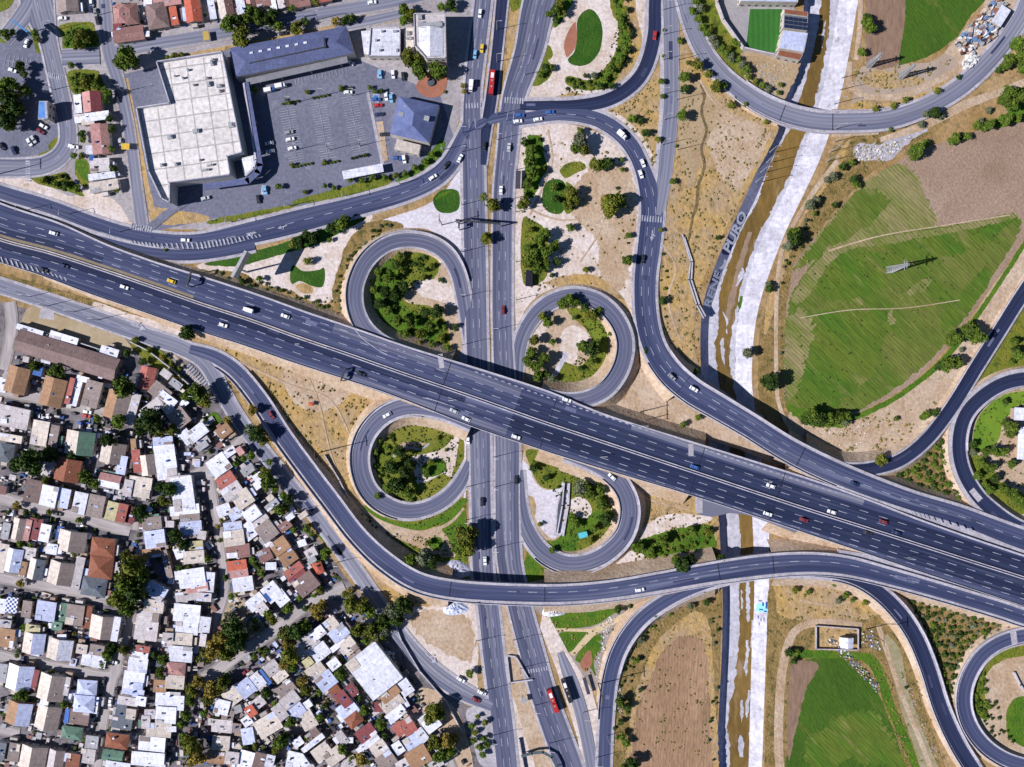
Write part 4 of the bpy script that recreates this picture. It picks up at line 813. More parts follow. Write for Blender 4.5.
# chevron (hatched) areas
def hatch(parent, A, B, z, n, w=1.1, sk=2.5):
    mb = MB()
    for k in range(n):
        t = (k + .5) / n
        i = t * (len(A) - 1); j = min(int(i), len(A) - 2); f = i - j
        a = (A[j][0] + (A[j + 1][0] - A[j][0]) * f, A[j][1] + (A[j + 1][1] - A[j][1]) * f); b = (B[j][0] + (B[j + 1][0] - B[j][0]) * f + sk, B[j][1] + (B[j + 1][1] - B[j][1]) * f)
        for c in ((a, b),):
            mb.quad((*W(c[0][0], c[0][1], z), z), (*W(c[0][0] + w, c[0][1] + .3, z), z), (*W(c[1][0] + w, c[1][1] + .3, z), z), (*W(*c[1], z), z))
    mb.obj('hatched_marking', PAINT, parent)
hatch(mw, [(-20, 259), (0, 263), (50, 275), (95, 292)], [(-20, 253), (0, 256), (50, 271), (95, 288)], 1.35, 30, 1.6, -2.5)
fr = bpy.data.objects['frontage_road']
hatch(fr, [(130, 243), (160, 248), (200, 249), (230, 244), (262, 236)], [(130, 240), (160, 243.5), (200, 242), (230, 238), (262, 234)], .6, 32, 1.7, -2)
hatch(mw, [(905, 512), (930, 520), (975, 533)], [(905, 509), (930, 515), (975, 529)], 5.5, 12, 2, -2)
NR = bpy.data.objects['north_ramp']
def crosswalk(par, x0, y0, x1, y1, n, ln, z=.40, wd=1.3):
    mb = MB(); dx, dy = x1 - x0, y1 - y0; L = math.hypot(dx, dy); ux, uy = dx / L, dy / L
    for k in range(n):
        t = (k + .5) / n; cx, cy = x0 + dx * t, y0 + dy * t; a, b = wd / 2, ln / 2
        q = [(cx - ux * a - uy * -b, cy - uy * a - ux * b), (cx + ux * a - uy * -b, cy + uy * a - ux * b), (cx + ux * a + uy * -b, cy + uy * a + ux * b), (cx - ux * a + uy * -b, cy - uy * a + ux * b)]
        mb.poly([(*W(x, y, z), z) for x, y in q][::-1])
    mb.obj('crosswalk', PAINT, par)
crosswalk(NR, 641, 218, 665, 220, 9, 6, .42)
TS = [o for o in bpy.data.objects if o.name.startswith('town_street')]
crosswalk(TS[1], 47, 75, 64, 77, 8, 6); crosswalk(TS[1], 28, 160, 28, 182, 9, 5)
AV = bpy.data.objects['avenue']
crosswalk(AV, 465, 106, 482, 105, 6, 5, .45); crosswalk(bpy.data.objects['avenue.001'], 504, 100, 524, 101, 8, 6, .45); crosswalk(bpy.data.objects['avenue.001'], 525, 672, 548, 668, 9, 4, .45)
crosswalk(bpy.data.objects['service_road'], 186, 366, 205, 386, 9, 9, .4); crosswalk(fr, 130, 226, 152, 230, 9, 6, .42)
def slab(px, py, w, l, ang, z, parent, m=CONC):
    mb = MB(); x, y = W(px, py, z); mb.box(x, y, z, w * S, l * S, .03, -R(ang)); return mb.obj('expansion_slab', m, parent)
slab(441, 361, 5, 14, -8, 6.75, mw); slab(691, 450, 5, 12, 0, 6.95, mw); slab(868, 468, 5, 14, 0, 5, bpy.data.objects['east_ramp']); slab(976, 495, 6, 14, -40, 3.15, bpy.data.objects['loop_ramp.004']); slab(1014, 638, 6, 13, -8, 2.3, bpy.data.objects['loop_ramp.005'])
slab(698, 45, 16, 7, -30, .4, bpy.data.objects['curved_overpass']); slab(699, 505, 7, 16, 0, 6.45, mw)
def arrow(par, px, py, ang, z, s=1.0):
    mb = MB(); x, y = W(px, py, z); a = -R(ang); ca, sa = math.cos(a), math.sin(a)
    for q in ([(-3, -.25), (.5, -.25), (.5, .25), (-3, .25)], [(.5, -1), (2.6, 0), (.5, 1)], [(-1, .25), (-.6, .25), (.2, 1.6), (-.4, 1.6)]):
        mb.poly([(x + (u * ca - v * sa) * s, y + (u * sa + v * ca) * s, z) for u, v in q])
    mb.obj('arrow_marking', PAINT, par)
for a in ((282, 227, 162), (251, 234, 162)): arrow(fr, *a, .42, .9)
arrow(bpy.data.objects['service_road'], 139, 327, 20, .5, 1.5); arrow(NR, 652, 236, 95, .45, 1);  arrow(bpy.data.objects['service_road'], 432, 659, 40, .45, 1.4)
# car park bays
def bays(x0, y0, x1, y1, n, ln, both=True, name='parking_bay_marking'):
    mb = MB(); dx, dy = x1 - x0, y1 - y0; L = math.hypot(dx, dy); ux, uy = dx / L, dy / L; z = LAYER[0] + .05
    def seg(a, b, w=.2):
        d = math.hypot(b[0] - a[0], b[1] - a[1]); nx, ny = -(b[1] - a[1]) / d * w / 2 / S, (b[0] - a[0]) / d * w / 2 / S
        q = [(a[0] - nx, a[1] - ny), (b[0] - nx, b[1] - ny), (b[0] + nx, b[1] + ny), (a[0] + nx, a[1] + ny)]
        mb.poly([(*W(x, y, z), z) for x, y in q][::-1])
    if both: seg((x0, y0), (x1, y1))
    for k in range(n + 1):
        cx, cy = x0 + dx * k / n, y0 + dy * k / n
        seg((cx + uy * -ln * both, cy + ux * ln * both), (cx - uy * -ln, cy - ux * ln))
    mb.obj(name, PAINT, kind='structure')
bays(287, 108, 297, 162, 22, 8); bays(318, 101, 328, 158, 23, 8); bays(349, 97, 361, 153, 23, 8); bays(296, 84, 347, 73, 15, 5, False); bays(368, 95, 384, 164, 11, 8, False); bays(206, 190, 255, 183, 14, 7, False)
bays(5, 60, 30, 65, 6, 6)
for x, y, a in ((265, 190, 0), (381, 74, 0), (376, 98, 0), (390, 97, 0)):
    mb = MB(); q = W(x, y); mb.box(q[0], q[1], LAYER[0] + .04, 3.6, 4.6, .02, -R(5)); mb.obj('disabled_bay', PAINT, kind='structure')
    mb = MB(); mb.box(q[0], q[1], LAYER[0] + .07, 2.2, 2.6, .02, -R(5)); mb.obj('disabled_bay_sign', PAINTB, kind='structure')
# ---------------------------------------------------------------- houses
rnd = random.Random(11)
BUILT = []
def house(px, py, w, l, ang, typ, c, c2=None, h=None, name='house', base=None, clutter=True, cat='house'):
    """w x l in pixels; ang = clockwise turn in the photo; typ f flat, g gable (ridge along l), G gable (ridge along w), h hip, s shed"""
    h = h or rnd.choice([3.1, 3.5, 3.9, 4.3]); wm, lm = w * S, l * S
    x, y = W(px, py, h); BUILT.append((px, py, max(w, l) / 2))
    tname = {'f': 'flat roofed', 'g': 'gabled', 'G': 'gabled', 'h': 'hipped', 's': 'shed roofed'}[typ]
    small = w * l < 75
    if small and name == 'house': name, cat = 'shed', 'shed'
    o = empty(name, x, y, 0, -R(ang)); col = CN[c] + (' and ' + CN[c2] if c2 and c2 != c else '')
    lab = base or (f'{"small " if small else "large " if w * l > 620 else ""}{col} {tname} {cat}')
    if typ == 'G': W2, L2, sw = lm, wm, True
    else: W2, L2, sw = wm, lm, False
    def T(p): return (p[1], -p[0], p[2]) if sw else p
    a, b = W2 / 2 - .25, L2 / 2 - .25
    rise = min(math.tan(R(19)) * W2 / 2, 2.6) if typ in 'gGh' else (.25 if typ == 'f' else .7)
    wb = MB()
    if typ in 'gG':
        v = [(-a, -b, 0), (a, -b, 0), (a, b, 0), (-a, b, 0), (-a, -b, h), (a, -b, h), (a, b, h), (-a, b, h), (0, -b, h + rise - .1), (0, b, h + rise - .1)]
        wb.v = [T(q) for q in v]; wb.f = [(0, 1, 5, 8, 4), (2, 3, 7, 9, 6), (1, 2, 6, 5), (3, 0, 4, 7)]
    else:
        v = [(-a, -b, 0), (a, -b, 0), (a, b, 0), (-a, b, 0), (-a, -b, h), (a, -b, h), (a, b, h), (-a, b, h)]
        wb.v = v; wb.f = [(0, 1, 5, 4), (1, 2, 6, 5), (2, 3, 7, 6), (3, 0, 4, 7)]
    wm_ = rnd.choice(WALLM); wb.obj('wall', wm_, o)
    A, B, t = W2 / 2 + .15, L2 / 2 + .15, .14
    ms = [roofmat(c)] + ([roofmat(c2)] if c2 else [])
    rb = MB()
    if typ in 'gG':
        top = [(-A, -B, h - .1), (0, -B, h + rise), (A, -B, h - .1), (-A, B, h - .1), (0, B, h + rise), (A, B, h - .1)]
        v = [(p[0], p[1], p[2] + t) for p in top] + top
        rb.v = [T(q) for q in v]
        rb.f = [(0, 1, 4, 3), (1, 2, 5, 4), (6, 9, 10, 7), (7, 10, 11, 8), (0, 3, 9, 6), (2, 8, 11, 5), (0, 6, 7, 1), (1, 7, 8, 2), (3, 4, 10, 9), (4, 5, 11, 10)]
    elif typ == 'h':
        A, B = wm / 2 + .2, lm / 2 + .2
        if wm <= lm: r0, r1 = (0, -(B - A), h + rise), (0, (B - A), h + rise)
        else: r0, r1 = (-(A - B), 0, h + math.tan(R(22)) * B), ((A - B), 0, h + math.tan(R(22)) * B)
        if abs(A - B) < .05: r1 = (r0[0], r0[1] + .1, r0[2])
        c4 = [(-A, -B, h), (A, -B, h), (A, B, h), (-A, B, h)]
        rb.v = c4 + [r0, r1] + [(p[0], p[1], h - t) for p in c4]
        if wm <= lm: rb.f = [(0, 1, 4), (1, 2, 5, 4), (2, 3, 5), (3, 0, 4, 5)]
        else: rb.f = [(0, 1, 5, 4), (1, 2, 5), (2, 3, 4, 5), (3, 0, 4)]
        rb.f += [(9, 8, 7, 6)] + [(6 + k, 6 + (k + 1) % 4, (k + 1) % 4, k) for k in range(4)]
    else:
        dz = rise if typ == 's' else .22
        s = rnd.choice([1, -1])
        z = lambda xx: h + dz * (.5 + .5 * s * xx / A) + .02
        v = [(-A, -B, z(-A)), (A, -B, z(A)), (A, B, z(A)), (-A, B, z(-A))]
        rb.v = v + [(p[0], p[1], p[2] + t) for p in v]
        rb.f = [(3, 2, 1, 0), (4, 5, 6, 7)] + [(k, (k + 1) % 4, 4 + (k + 1) % 4, 4 + k) for k in range(4)]
    ro = rb.obj('roof', ms, o)
    if c2:
        if typ in 'gG': ro.data.polygons[1].material_index = 1  # second colour paints in the shaded slope on most two-tone gables
        elif typ == 'f' and len(ms) > 1: ro.data.polygons[1].material_index = 1
        elif typ == 'h': ro.data.polygons[1].material_index = 1
    if not small:
        # doors and windows on the walls
        s = 1 if rnd.random() < .5 else -1; hb = lm / 2 - .25
        d = MB(); d.box(wm * .12, s * hb, 0, .9, .08, 2.05); d.obj('door', DOORM, o)
        for xx, yy, rt in ((-wm * .25, s * hb, 0), (wm * .3, -s * hb, 0), (-wm * .2, -s * hb, 0), (wm / 2 - .25, lm * .1, 1)):
            q = MB(); q.box(xx, yy, 1.0, .09 if rt else 1.1, 1.1 if rt else .09, 1.0); q.obj('window', GLASS, o)
        # roof clutter
        zt = h + (.4 if typ in 'fs' else rise * .55)
        if clutter:
            k = rnd.random()
            if k < .35:
                q = MB(); q.cyl(rnd.uniform(-.25, .25) * wm, rnd.uniform(-.3, .3) * lm, zt - .2, .55, 1.0, 10, .5); q.obj('water_tank', rnd.choice([MATS['roof_white'], DMETAL, roofmat('B')]), o)
            if k > .25:
                q = MB(); q.box(rnd.uniform(-.3, .3) * wm, rnd.uniform(-.35, .35) * lm, zt - .3, .45, .45, .8); q.obj('chimney', METAL, o)
            if k > .6 and typ in 'fs':
                q = MB(); q.box(rnd.uniform(-.2, .2) * wm, rnd.uniform(-.2, .2) * lm, h + .3, 2.0, .9, .12); q.obj('skylight', roofmat(rnd.choice('wbyk')), o)
            # patched roof sheets and a lean-to against the wall
            if k < .75 and wm > 6 and typ in 'fs':
                q = MB(); sx, sy = wm * rnd.uniform(.25, .5), lm * rnd.uniform(.2, .4)
                q.box((wm / 2 - sx / 2 - .1) * rnd.choice([-1, 1]), (lm / 2 - sy / 2 - .1) * rnd.choice([-1, 1]), h + .36, sx, sy, .06); q.obj('roof_patch', roofmat(rnd.choice('wlltbyc')), o)
            if rnd.random() < .55:
                q = MB(); sd = rnd.choice([-1, 1]); ll = lm * rnd.uniform(.3, .6); ww = rnd.uniform(1.4, 2.4); yy = rnd.uniform(-.5, .5) * (lm - ll)
                q.box(sd * (wm / 2 + ww / 2), yy, 0, ww - .1, ll, h - .75); q.obj('lean_to_wall', wm_, o)
                q = MB(); q.box(sd * (wm / 2 + ww / 2), yy, h - .73, ww + .15, ll + .3, .08); q.obj('lean_to_roof', roofmat(rnd.choice('wwllltbycmyg')), o)
            if rnd.random() < .5:
                q = MB(); q.box(rnd.uniform(-.3, .3) * wm, rnd.choice([-1, 1]) * (lm / 2 + 1.1), 0, rnd.uniform(2, 4), 1.8, h - 1.0); q.obj('porch_wall', wm_, o)
    reg(o, lab, cat, px, py, 'small houses and sheds of the settlement' if px < 440 and py > 300 else None)
    return o
HS = '''67 355 103 22 17 G m|17 380 21 26 15 g n|53 392 22 28 15 g n|70 391 5 26 14 f r|77 391 6 30 15 f w|92 394 16 26 15 f t|30 330 27 5 17 f w|64 338 28 7 17 f w|109 353 18 11 17 f w
147 378 15 22 12 g r|160 392 20 14 38 f t|168 399 18 8 38 f w|166 374 10 7 38 f l|176 384 12 7 38 f y|3 385 8 14 15 f w|38 371 8 9 15 f B|83 379 12 5 15 f w|46 361 9 4 15 f w
13 417 32 20 12 f l|10 438 24 7 10 f c|40 433 16 24 10 f c|52 436 12 22 10 f w t|80 443 28 23 8 g c g|6 453 15 18 10 h k|68 470 24 22 12 g o|48 466 10 12 30 f l|33 491 15 22 12 f m|49 496 16 20 12 f w|63 498 13 19 12 f b
80 503 13 21 12 f w|95 506 17 22 12 f t|112 511 11 18 14 f Y|122 513 9 18 14 f r|131 515 8 16 14 f d|113 453 24 20 10 g c t|122 465 9 18 10 f b|110 481 21 13 12 G P w|108 473 22 4 12 f g|117 405 22 27 15 g n t|133 409 8 32 16 f l|2 490 8 8 12 f M|4 421 6 4 0 f w
134 448 5 18 -5 f n|137 461 8 22 -8 f r|148 465 14 20 -8 g c t|166 462 20 34 -8 f w|163 441 19 8 -5 f b|183 494 21 34 -8 f w|178 479 24 6 -5 f l|152 408 22 11 -38 f l|168 408 10 16 -38 f c|179 418 17 18 -38 f t|187 437 10 14 -38 f w|198 432 18 12 -38 f w|184 403 8 6 -38 f w
140 487 22 20 8 f c|128 488 8 16 10 f l|152 523 19 12 -6 f t|155 539 20 17 -8 f b|152 517 14 5 -5 f g|152 553 18 9 -8 f n|167 564 6 28 -14 f t|148 510 8 5 -35 f w|176 511 11 9 -5 f w|188 502 20 8 -5 f Y|190 509 18 9 -5 f w|190 517 19 8 -5 f t|191 528 21 13 -5 f b
193 535 20 5 -5 f t|192 546 22 9 -5 f Y|194 557 20 12 -5 f c|180 553 10 10 -20 f w|192 578 26 18 -8 f w|197 588 22 8 -8 f P|156 591 20 14 30 f b|170 524 8 6 0 f l|187 596 22 9 -8 f l
103 547 23 17 7 h o|101 567 23 22 7 h o|94 587 24 18 10 h k|19 529 13 21 12 g c t|27 530 7 21 12 f P|35 529 12 21 12 f d|45 533 10 17 12 f w|60 533 6 13 12 f B|72 541 27 20 10 g c t|52 549 10 10 10 f w|6 531 7 16 12 f y|2 558 9 28 12 f c|13 560 17 23 12 g w b
29 553 13 11 10 f l|22 568 9 13 12 f n|36 569 14 20 12 g c k|61 573 24 22 12 g c t|78 574 8 34 12 f l|58 550 8 6 10 f w|2 606 7 14 8 f w|27 609 9 16 8 f t|46 611 19 19 8 f b|62 612 10 18 8 f g|75 615 17 20 8 f t|87 617 8 22 8 f o|104 627 27 22 8 g c t
116 629 6 24 10 f w|57 626 10 8 8 f g|33 629 14 8 8 f Y|7 638 15 18 8 f n|6 624 10 8 8 f l|34 643 21 20 8 g c b|60 649 24 20 10 g c w|82 649 10 9 10 f c|97 650 14 10 10 f t|94 660 24 13 10 f w|62 637 8 5 0 f w|50 645 5 18 8 f y
2 673 9 18 8 f y|20 677 25 24 10 g w b|35 681 5 22 12 f d|52 687 26 25 12 g c t|87 688 19 15 5 h b|84 704 20 16 5 h b|95 705 6 16 8 f w|79 717 20 14 8 f m|67 716 4 14 8 f B|72 733 20 12 8 h g|19 713 24 22 12 g n b|45 700 8 12 12 f w|48 717 23 23 12 g c t|66 686 7 18 10 f l
13 752 13 18 10 f t|33 757 26 22 10 g c t|56 760 15 20 10 g l t|73 761 13 15 10 f o|2 751 7 16 10 f k|88 756 14 14 8 f l|92 742 12 12 8 f y|147 626 22 28 8 f l|154 606 19 12 8 f c|187 613 26 17 5 f w|187 628 22 12 5 f w|180 640 24 14 5 f c|181 654 22 15 5 f w|168 637 10 8 5 f l
176 669 18 12 5 h P|175 682 18 13 5 f c|160 686 12 12 5 f n|143 649 13 6 10 f r|140 655 16 7 10 f w|138 665 19 14 8 f w|134 680 20 17 8 f w|133 693 22 8 8 f b|128 701 20 8 8 f l|141 701 10 9 8 f w|121 711 10 12 10 f k|131 714 9 10 8 f c|122 723 20 11 10 f k|117 741 22 14 8 h o
113 756 20 11 8 G g|168 699 24 14 3 f w|181 703 6 14 3 f w|166 715 20 16 3 f w|159 730 24 13 5 f c|152 744 26 14 5 f w|148 759 32 13 5 f w|118 766 24 8 8 f w|150 714 10 9 0 f l|146 722 8 12 0 f l|172 729 8 5 0 f w
224 431 14 11 -35 f n|203 441 12 10 -35 f l|202 446 12 6 -35 f y|219 465 20 18 -35 f w|226 480 18 11 -35 f r|230 452 12 7 -35 f w|248 470 13 8 -35 f y|240 451 6 8 -35 f P|258 477 9 7 -35 f w|258 485 8 7 -35 f w|232 491 20 13 -35 f l|243 499 18 16 -35 f c|247 506 14 11 -38 f t|224 510 13 11 -20 f w|236 513 14 11 -30 f b
252 514 16 12 -35 f w|250 530 16 16 -38 f w|258 520 20 10 -38 f l|267 531 17 18 -38 f t|272 505 14 6 -38 f y|233 527 18 10 -8 f b|234 538 20 15 -8 f c|238 551 23 13 -5 f M|237 565 19 9 -8 f R|239 573 18 8 -8 f P|243 584 20 14 -8 f w|265 555 13 12 -25 f M|280 546 17 14 -35 f n|288 557 16 14 -35 f n|271 566 10 7 0 f w
294 570 19 8 -38 f r|297 576 19 7 -38 f d|306 584 22 18 -38 f m|272 592 16 17 -38 f w|281 598 12 14 -38 f w|268 597 4 9 -38 f B|206 582 16 20 5 f w|204 597 14 8 5 f l|202 535 8 8 8 f l|311 553 11 9 -30 f l|302 543 8 6 -20 f w|318 568 9 12 -20 h R|285 526 12 8 -35 f M|290 517 8 5 -35 f w|312 560 8 5 -30 f y|303 515 9 5 -35 f c
256 602 18 12 -38 f w|262 608 10 10 -38 f l|272 668 14 12 -38 f l|279 674 14 14 -38 f c|265 677 4 17 -38 f B|257 681 13 15 -38 f w|246 688 16 16 -38 f b|234 695 20 16 -38 f c|222 707 14 14 15 f w|228 716 11 12 15 f t|222 726 20 12 5 f l|251 711 9 11 -35 f R|247 721 9 9 -35 f w|268 725 24 18 -30 f c|258 703 14 10 -38 f l|248 736 12 16 -10 f b
221 743 17 14 5 f c|216 757 17 12 8 f n|232 758 13 12 8 f l|246 760 14 18 15 f w|260 761 12 16 15 f m|270 761 8 12 15 f w|286 689 18 12 -38 f t|290 700 18 12 -38 f l|296 710 16 14 -38 f b|280 712 10 16 -38 f l|294 761 14 18 12 f w|236 728 9 9 10 f t|264 689 8 6 -38 f l|330 625 16 12 -38 f c|339 633 18 13 -38 f b|318 633 14 10 -38 f w|311 640 14 14 -38 f l|304 650 14 12 -38 f c
320 652 18 14 -38 f w|308 662 9 8 -38 f Y|341 643 24 5 -38 f w|349 646 14 14 -38 f c|355 655 14 8 -38 f t|334 664 11 10 -38 f w|316 671 18 14 -38 f c|326 681 18 16 -38 f b|337 693 10 16 -38 f o|344 699 10 16 -38 f d|352 690 7 12 -38 f d|348 710 19 16 -38 f b|354 720 15 12 -38 h o|366 733 19 13 -38 f d|368 744 26 6 -38 f w|390 694 20 9 -38 f n
392 703 22 14 -38 f c|396 714 20 10 -38 f w|378 707 7 9 0 f d|379 748 16 12 -35 f c|386 760 18 14 -35 f t|399 729 10 13 -38 f r|408 726 13 16 -32 f r|413 741 18 12 -32 f b|430 722 16 18 -38 f w|422 735 8 14 -38 f w|418 757 22 18 -30 f n|405 687 12 16 -35 f w|402 704 12 10 -30 f w|307 719 15 20 -30 f c|313 735 14 9 -38 f m|313 743 26 5 -38 f w|322 752 18 14 -35 f c
334 756 18 14 -35 f c|303 761 8 12 -35 f w|350 763 14 10 -35 f l|398 748 10 12 -35 f w|402 764 12 8 -30 f l|440 750 8 6 -30 f w|436 764 14 8 -30 f l|308 704 7 7 -35 f w|298 742 10 8 -35 f w|342 738 8 14 -38 f l|284 742 12 6 -20 f c|205 625 10 16 8 f w|203 640 6 12 8 f l|238 709 7 7 -20 f y|350 740 6 5 0 f w'''
for ln in HS.replace('\n', '|').split('|'):
    t = ln.split()
    if t: house(*[float(v) for v in t[:5]], t[5], t[6], t[7] if len(t) > 7 else None)
# checkered roof
o = house(12, 605, 11, 15, 8, 'f', 'w', base='blue and white checkered flat roofed house', clutter=False)
ck = MATS['roof_white'].copy(); ck.name = 'checkered_roof'; nt = ck.node_tree; cb = nt.nodes.new('ShaderNodeTexChecker'); cb.inputs['Scale'].default_value = .9
cb.inputs['Color1'].default_value = (.75, .77, .85, 1); cb.inputs['Color2'].default_value = (.03, .06, .25, 1)
tcn = nt.nodes.new('ShaderNodeTexCoord'); nt.links.new(tcn.outputs['Object'], cb.inputs['Vector']); nt.links.new(cb.outputs[0], nt.nodes['Principled BSDF'].inputs['Base Color'])
[c for c in o.children if c.name.startswith('roof')][0].data.materials[0] = ck
# large warehouse in the settlement
house(374, 671, 37, 45, -38, 'f', 'w', h=5.5, base='very large white flat roofed warehouse', name='warehouse', cat='warehouse')
# houses north of the mall
for ln in '''120 14 12 18 -6 h P|131 14 13 20 -6 h M|129 34 30 14 -8 G M|118 30 8 12 -6 f d|157 15 20 26 -10 h m|174 16 7 18 -10 f R|193 10 15 24 -8 g R|166 2 30 8 -8 f P|212 9 6 20 -10 f w|226 8 14 20 -12 g c M|241 6 8 18 -12 f w|251 4 8 18 -12 g P M|263 1 14 12 -12 f M|273 4 6 12 -12 f w|285 3 14 10 -12 g l M|300 2 20 10 -10 G M|322 -4 18 12 -10 G r
68 5 20 14 -5 g t|92 102 18 20 -5 g P d|78 104 7 18 -5 f w|92 117 34 8 -8 f w|88 122 12 5 -8 f c|97 139 10 30 -6 f P|105 139 9 30 -6 f M|100 165 19 13 -3 f l|102 176 26 6 -8 f w|90 150 7 8 0 f w|92 158 4 5 0 f B|104 186 28 10 -10 f c|148 2 8 8 0 f w|147 34 5 5 0 f w'''.replace('\n', '|').split('|'):
    t = ln.split(); house(*[float(v) for v in t[:5]], t[5], t[6], t[7] if len(t) > 7 else None, h=3.4)

# ---------------------------------------------------------------- large buildings
def prism(mb, pts, z0, z1, zoff=None):
    i = len(mb.v); n = len(pts)
    for z in (z0, z1):
        for p in pts: mb.v.append((*W(p[0], p[1], z1), z))
    mb.f += [tuple(range(i + n - 1, i - 1, -1)), tuple(range(i + n, i + 2 * n))] + [(i + k, i + (k + 1) % n, i + n + (k + 1) % n, i + n + k) for k in range(n)]
def ccw(pts):
    a = sum((p[0] * q[1] - q[0] * p[1]) for p, q in zip(pts, pts[1:] + pts[:1])); return pts if a < 0 else pts[::-1]
def parapet(mb, pts, z, h=.8, t=.5):
    n = len(pts); V = [Vector(W(*p, z)) for p in pts]
    for a, b in zip(V, V[1:] + V[:1]):
        d = b - a; m = (a + b) / 2; mb.box(m.x, m.y, z - .3, d.length + t, t, h + .3, math.atan2(d.y, d.x))
MALLP = ccw([(158, 63), (223, 53), (243, 153), (228, 157), (231, 175), (171, 183), (171, 203), (163, 199), (150, 172), (138, 109), (171, 104)])
mroof = mat('mall_membrane', (.74, .70, .70), (.67, .63, .63), scale=.05, c3=(.58, .53, .51), m3=.66, scale2=.5, sheets=(8.5, 8, .35, .55, 0), rot=-8)
mall = empty('shopping_mall', *W(195, 120)); inv = lambda o: None
def child(mb, name, m, root, **k):
    o = mb.obj(name, m); o.parent = root; o.matrix_parent_inverse = root.matrix_basis.inverted(); return o
mb = MB(); prism(mb, MALLP, 0, 8.2); child(mb, 'wall', WALLM[2], mall)
mb = MB(); prism(mb, ccw([(159.5, 64.5), (222, 54.5), (241.5, 152), (226.5, 156), (229.5, 174), (169.5, 181.5), (169.5, 201), (164, 197.5), (151.5, 171), (139.5, 110.5), (172.5, 105.5)]), 8.1, 8.35); child(mb, 'roof', mroof, mall)
mb = MB(); parapet(mb, MALLP, 8.2, 2.0); child(mb, 'parapet', BARR, mall)
for (x, y, w, l) in ((170, 137, 5, 4), (196, 131, 6, 4), (231, 125, 5, 5), (212, 63, 3, 5), (219, 86, 5, 3), (209, 84, 3, 5), (205, 170, 8, 2), (176, 164, 3, 3), (213, 60, 3, 3), (188, 70, 2, 2), (183, 78, 2, 2), (194, 85, 2, 2), (207, 78, 3, 2), (210, 165, 6, 2), (162, 165, 3, 3), (220, 91, 2, 3), (175, 76, 2, 1.5), (200, 160, 2, 2)):
    mb = MB(); q = W(x, y, 9); mb.box(*q, 8.3, w * S, l * S, 1.3, R(8)); mb.box(*q, 9.6, w * S * .6, l * S * .6, .3, R(8)); child(mb, 'rooftop_unit', METAL, mall)
reg(mall, 'huge white flat roofed shopping mall beside the striped car park', 'mall', 195, 120, exact=True)
hroof = roofmat('e')
def polyhouse(name, pts, h, ridge, m, lab, cat, px, py, over=None):
    """hip roof over four corners (tl, tr, br, bl) with a ridge"""
    r = empty(name, *W(px, py)); mb = MB(); q = ccw(list(pts)); prism(mb, q, 0, h); child(mb, 'wall', WALLM[0], r)
    mb = MB(); z = h + .05; e = [(*W(*p, z), z) for p in pts]; rz = h + ridge[2]
    a, b = (*W(ridge[0][0], ridge[0][1], rz), rz), (*W(ridge[1][0], ridge[1][1], rz), rz); mb.v = e + [a, b]
    mb.f = [(4, 5, 1, 0), (5, 2, 1), (5, 4, 3, 2), (4, 0, 3)] ; mb.f = [f[::-1] for f in mb.f]
    ro = child(mb, 'roof', m, r)
    me = ro.data; me.update()
    for f in me.polygons:
        if f.normal.z < 0: f.flip()
    reg(r, lab, cat, px, py, exact=True); return r
HB = polyhouse('gallery_building', [(229, 48), (346, 26), (354, 53), (235, 77)], 7, ((246, 62), (336, 42), 2.2), hroof, 'long slate blue hipped roof building beside the white mall', 'building', 292, 52)
mb = MB(); q = [W(250, 63, 9), W(325, 47, 9)]; mb.box((q[0][0] + q[1][0]) / 2, (q[0][1] + q[1][1]) / 2, 8.3, 38, .5, .9, math.atan2(q[1][1] - q[0][1], q[1][0] - q[0][0])); mb.box(*W(325, 43, 9), 8.4, .8, 5, 1.3, .15); child(mb, 'roof_duct', DMETAL, HB)
for k in range(7):
    mb = MB(); mb.box(*W(251 + k * 9, 52.5 - k * 1.7, 9), 8.2, 1.6, 1.0, .5, .2); child(mb, 'skylight', MATS['roof_white'], HB)
cw = empty('mall_canopy', *W(255, 120)); mb = MB()
cpts = [(247, 82), (345, 61)]; 
def strip_roof(mb, pts, w, z, t=.4):
    V = [Vector(W(*p, z)) for p in pts]
    for a, b in zip(V, V[1:]):
        d = b - a; m = (a + b) / 2; mb.box(m.x, m.y, z, d.length + w * .5, w, t, math.atan2(d.y, d.x))
strip_roof(mb, [(248, 82), (346, 60)], 3.2, 4.6); child(mb, 'roof', mat('canopy_grey', (.22, .22, .26)), cw)
mb = MB(); strip_roof(mb, [(246, 84), (260, 165), (258, 172), (248, 181), (205, 187)], 3.0, 5.0, .5); child(mb, 'roof', roofmat('e'), cw)
mb = MB(); strip_roof(mb, [(244, 84), (256, 160), (254, 168), (246, 176)], .9, 5.2, .6); child(mb, 'roof_edge', BARR, cw)
for p in ((249, 90), (254, 120), (259, 150), (255, 177), (230, 184), (280, 76), (310, 70), (340, 63)):
    mb = MB(); mb.box(*W(*p, 5), 0, .4, .4, 4.7); child(mb, 'column', CONC, cw)
reg(cw, 'slate blue L shaped canopy roof edging the striped car park', 'canopy', 255, 120, exact=True)
sw = empty('shop_block', *W(235, 163)); mb = MB(); prism(mb, ccw([(241, 158), (254, 155), (256, 168), (246, 177), (243, 172)]), 0, 5.5); child(mb, 'wall', WALLM[2], sw); mb = MB(); prism(mb, ccw([(241.5, 159), (253, 156), (255, 167), (246, 175)]), 5.4, 5.7); child(mb, 'roof', MATS['roof_white'], sw)
reg(sw, 'small white flat block in the corner of the mall canopy', 'building', 250, 166, exact=True)
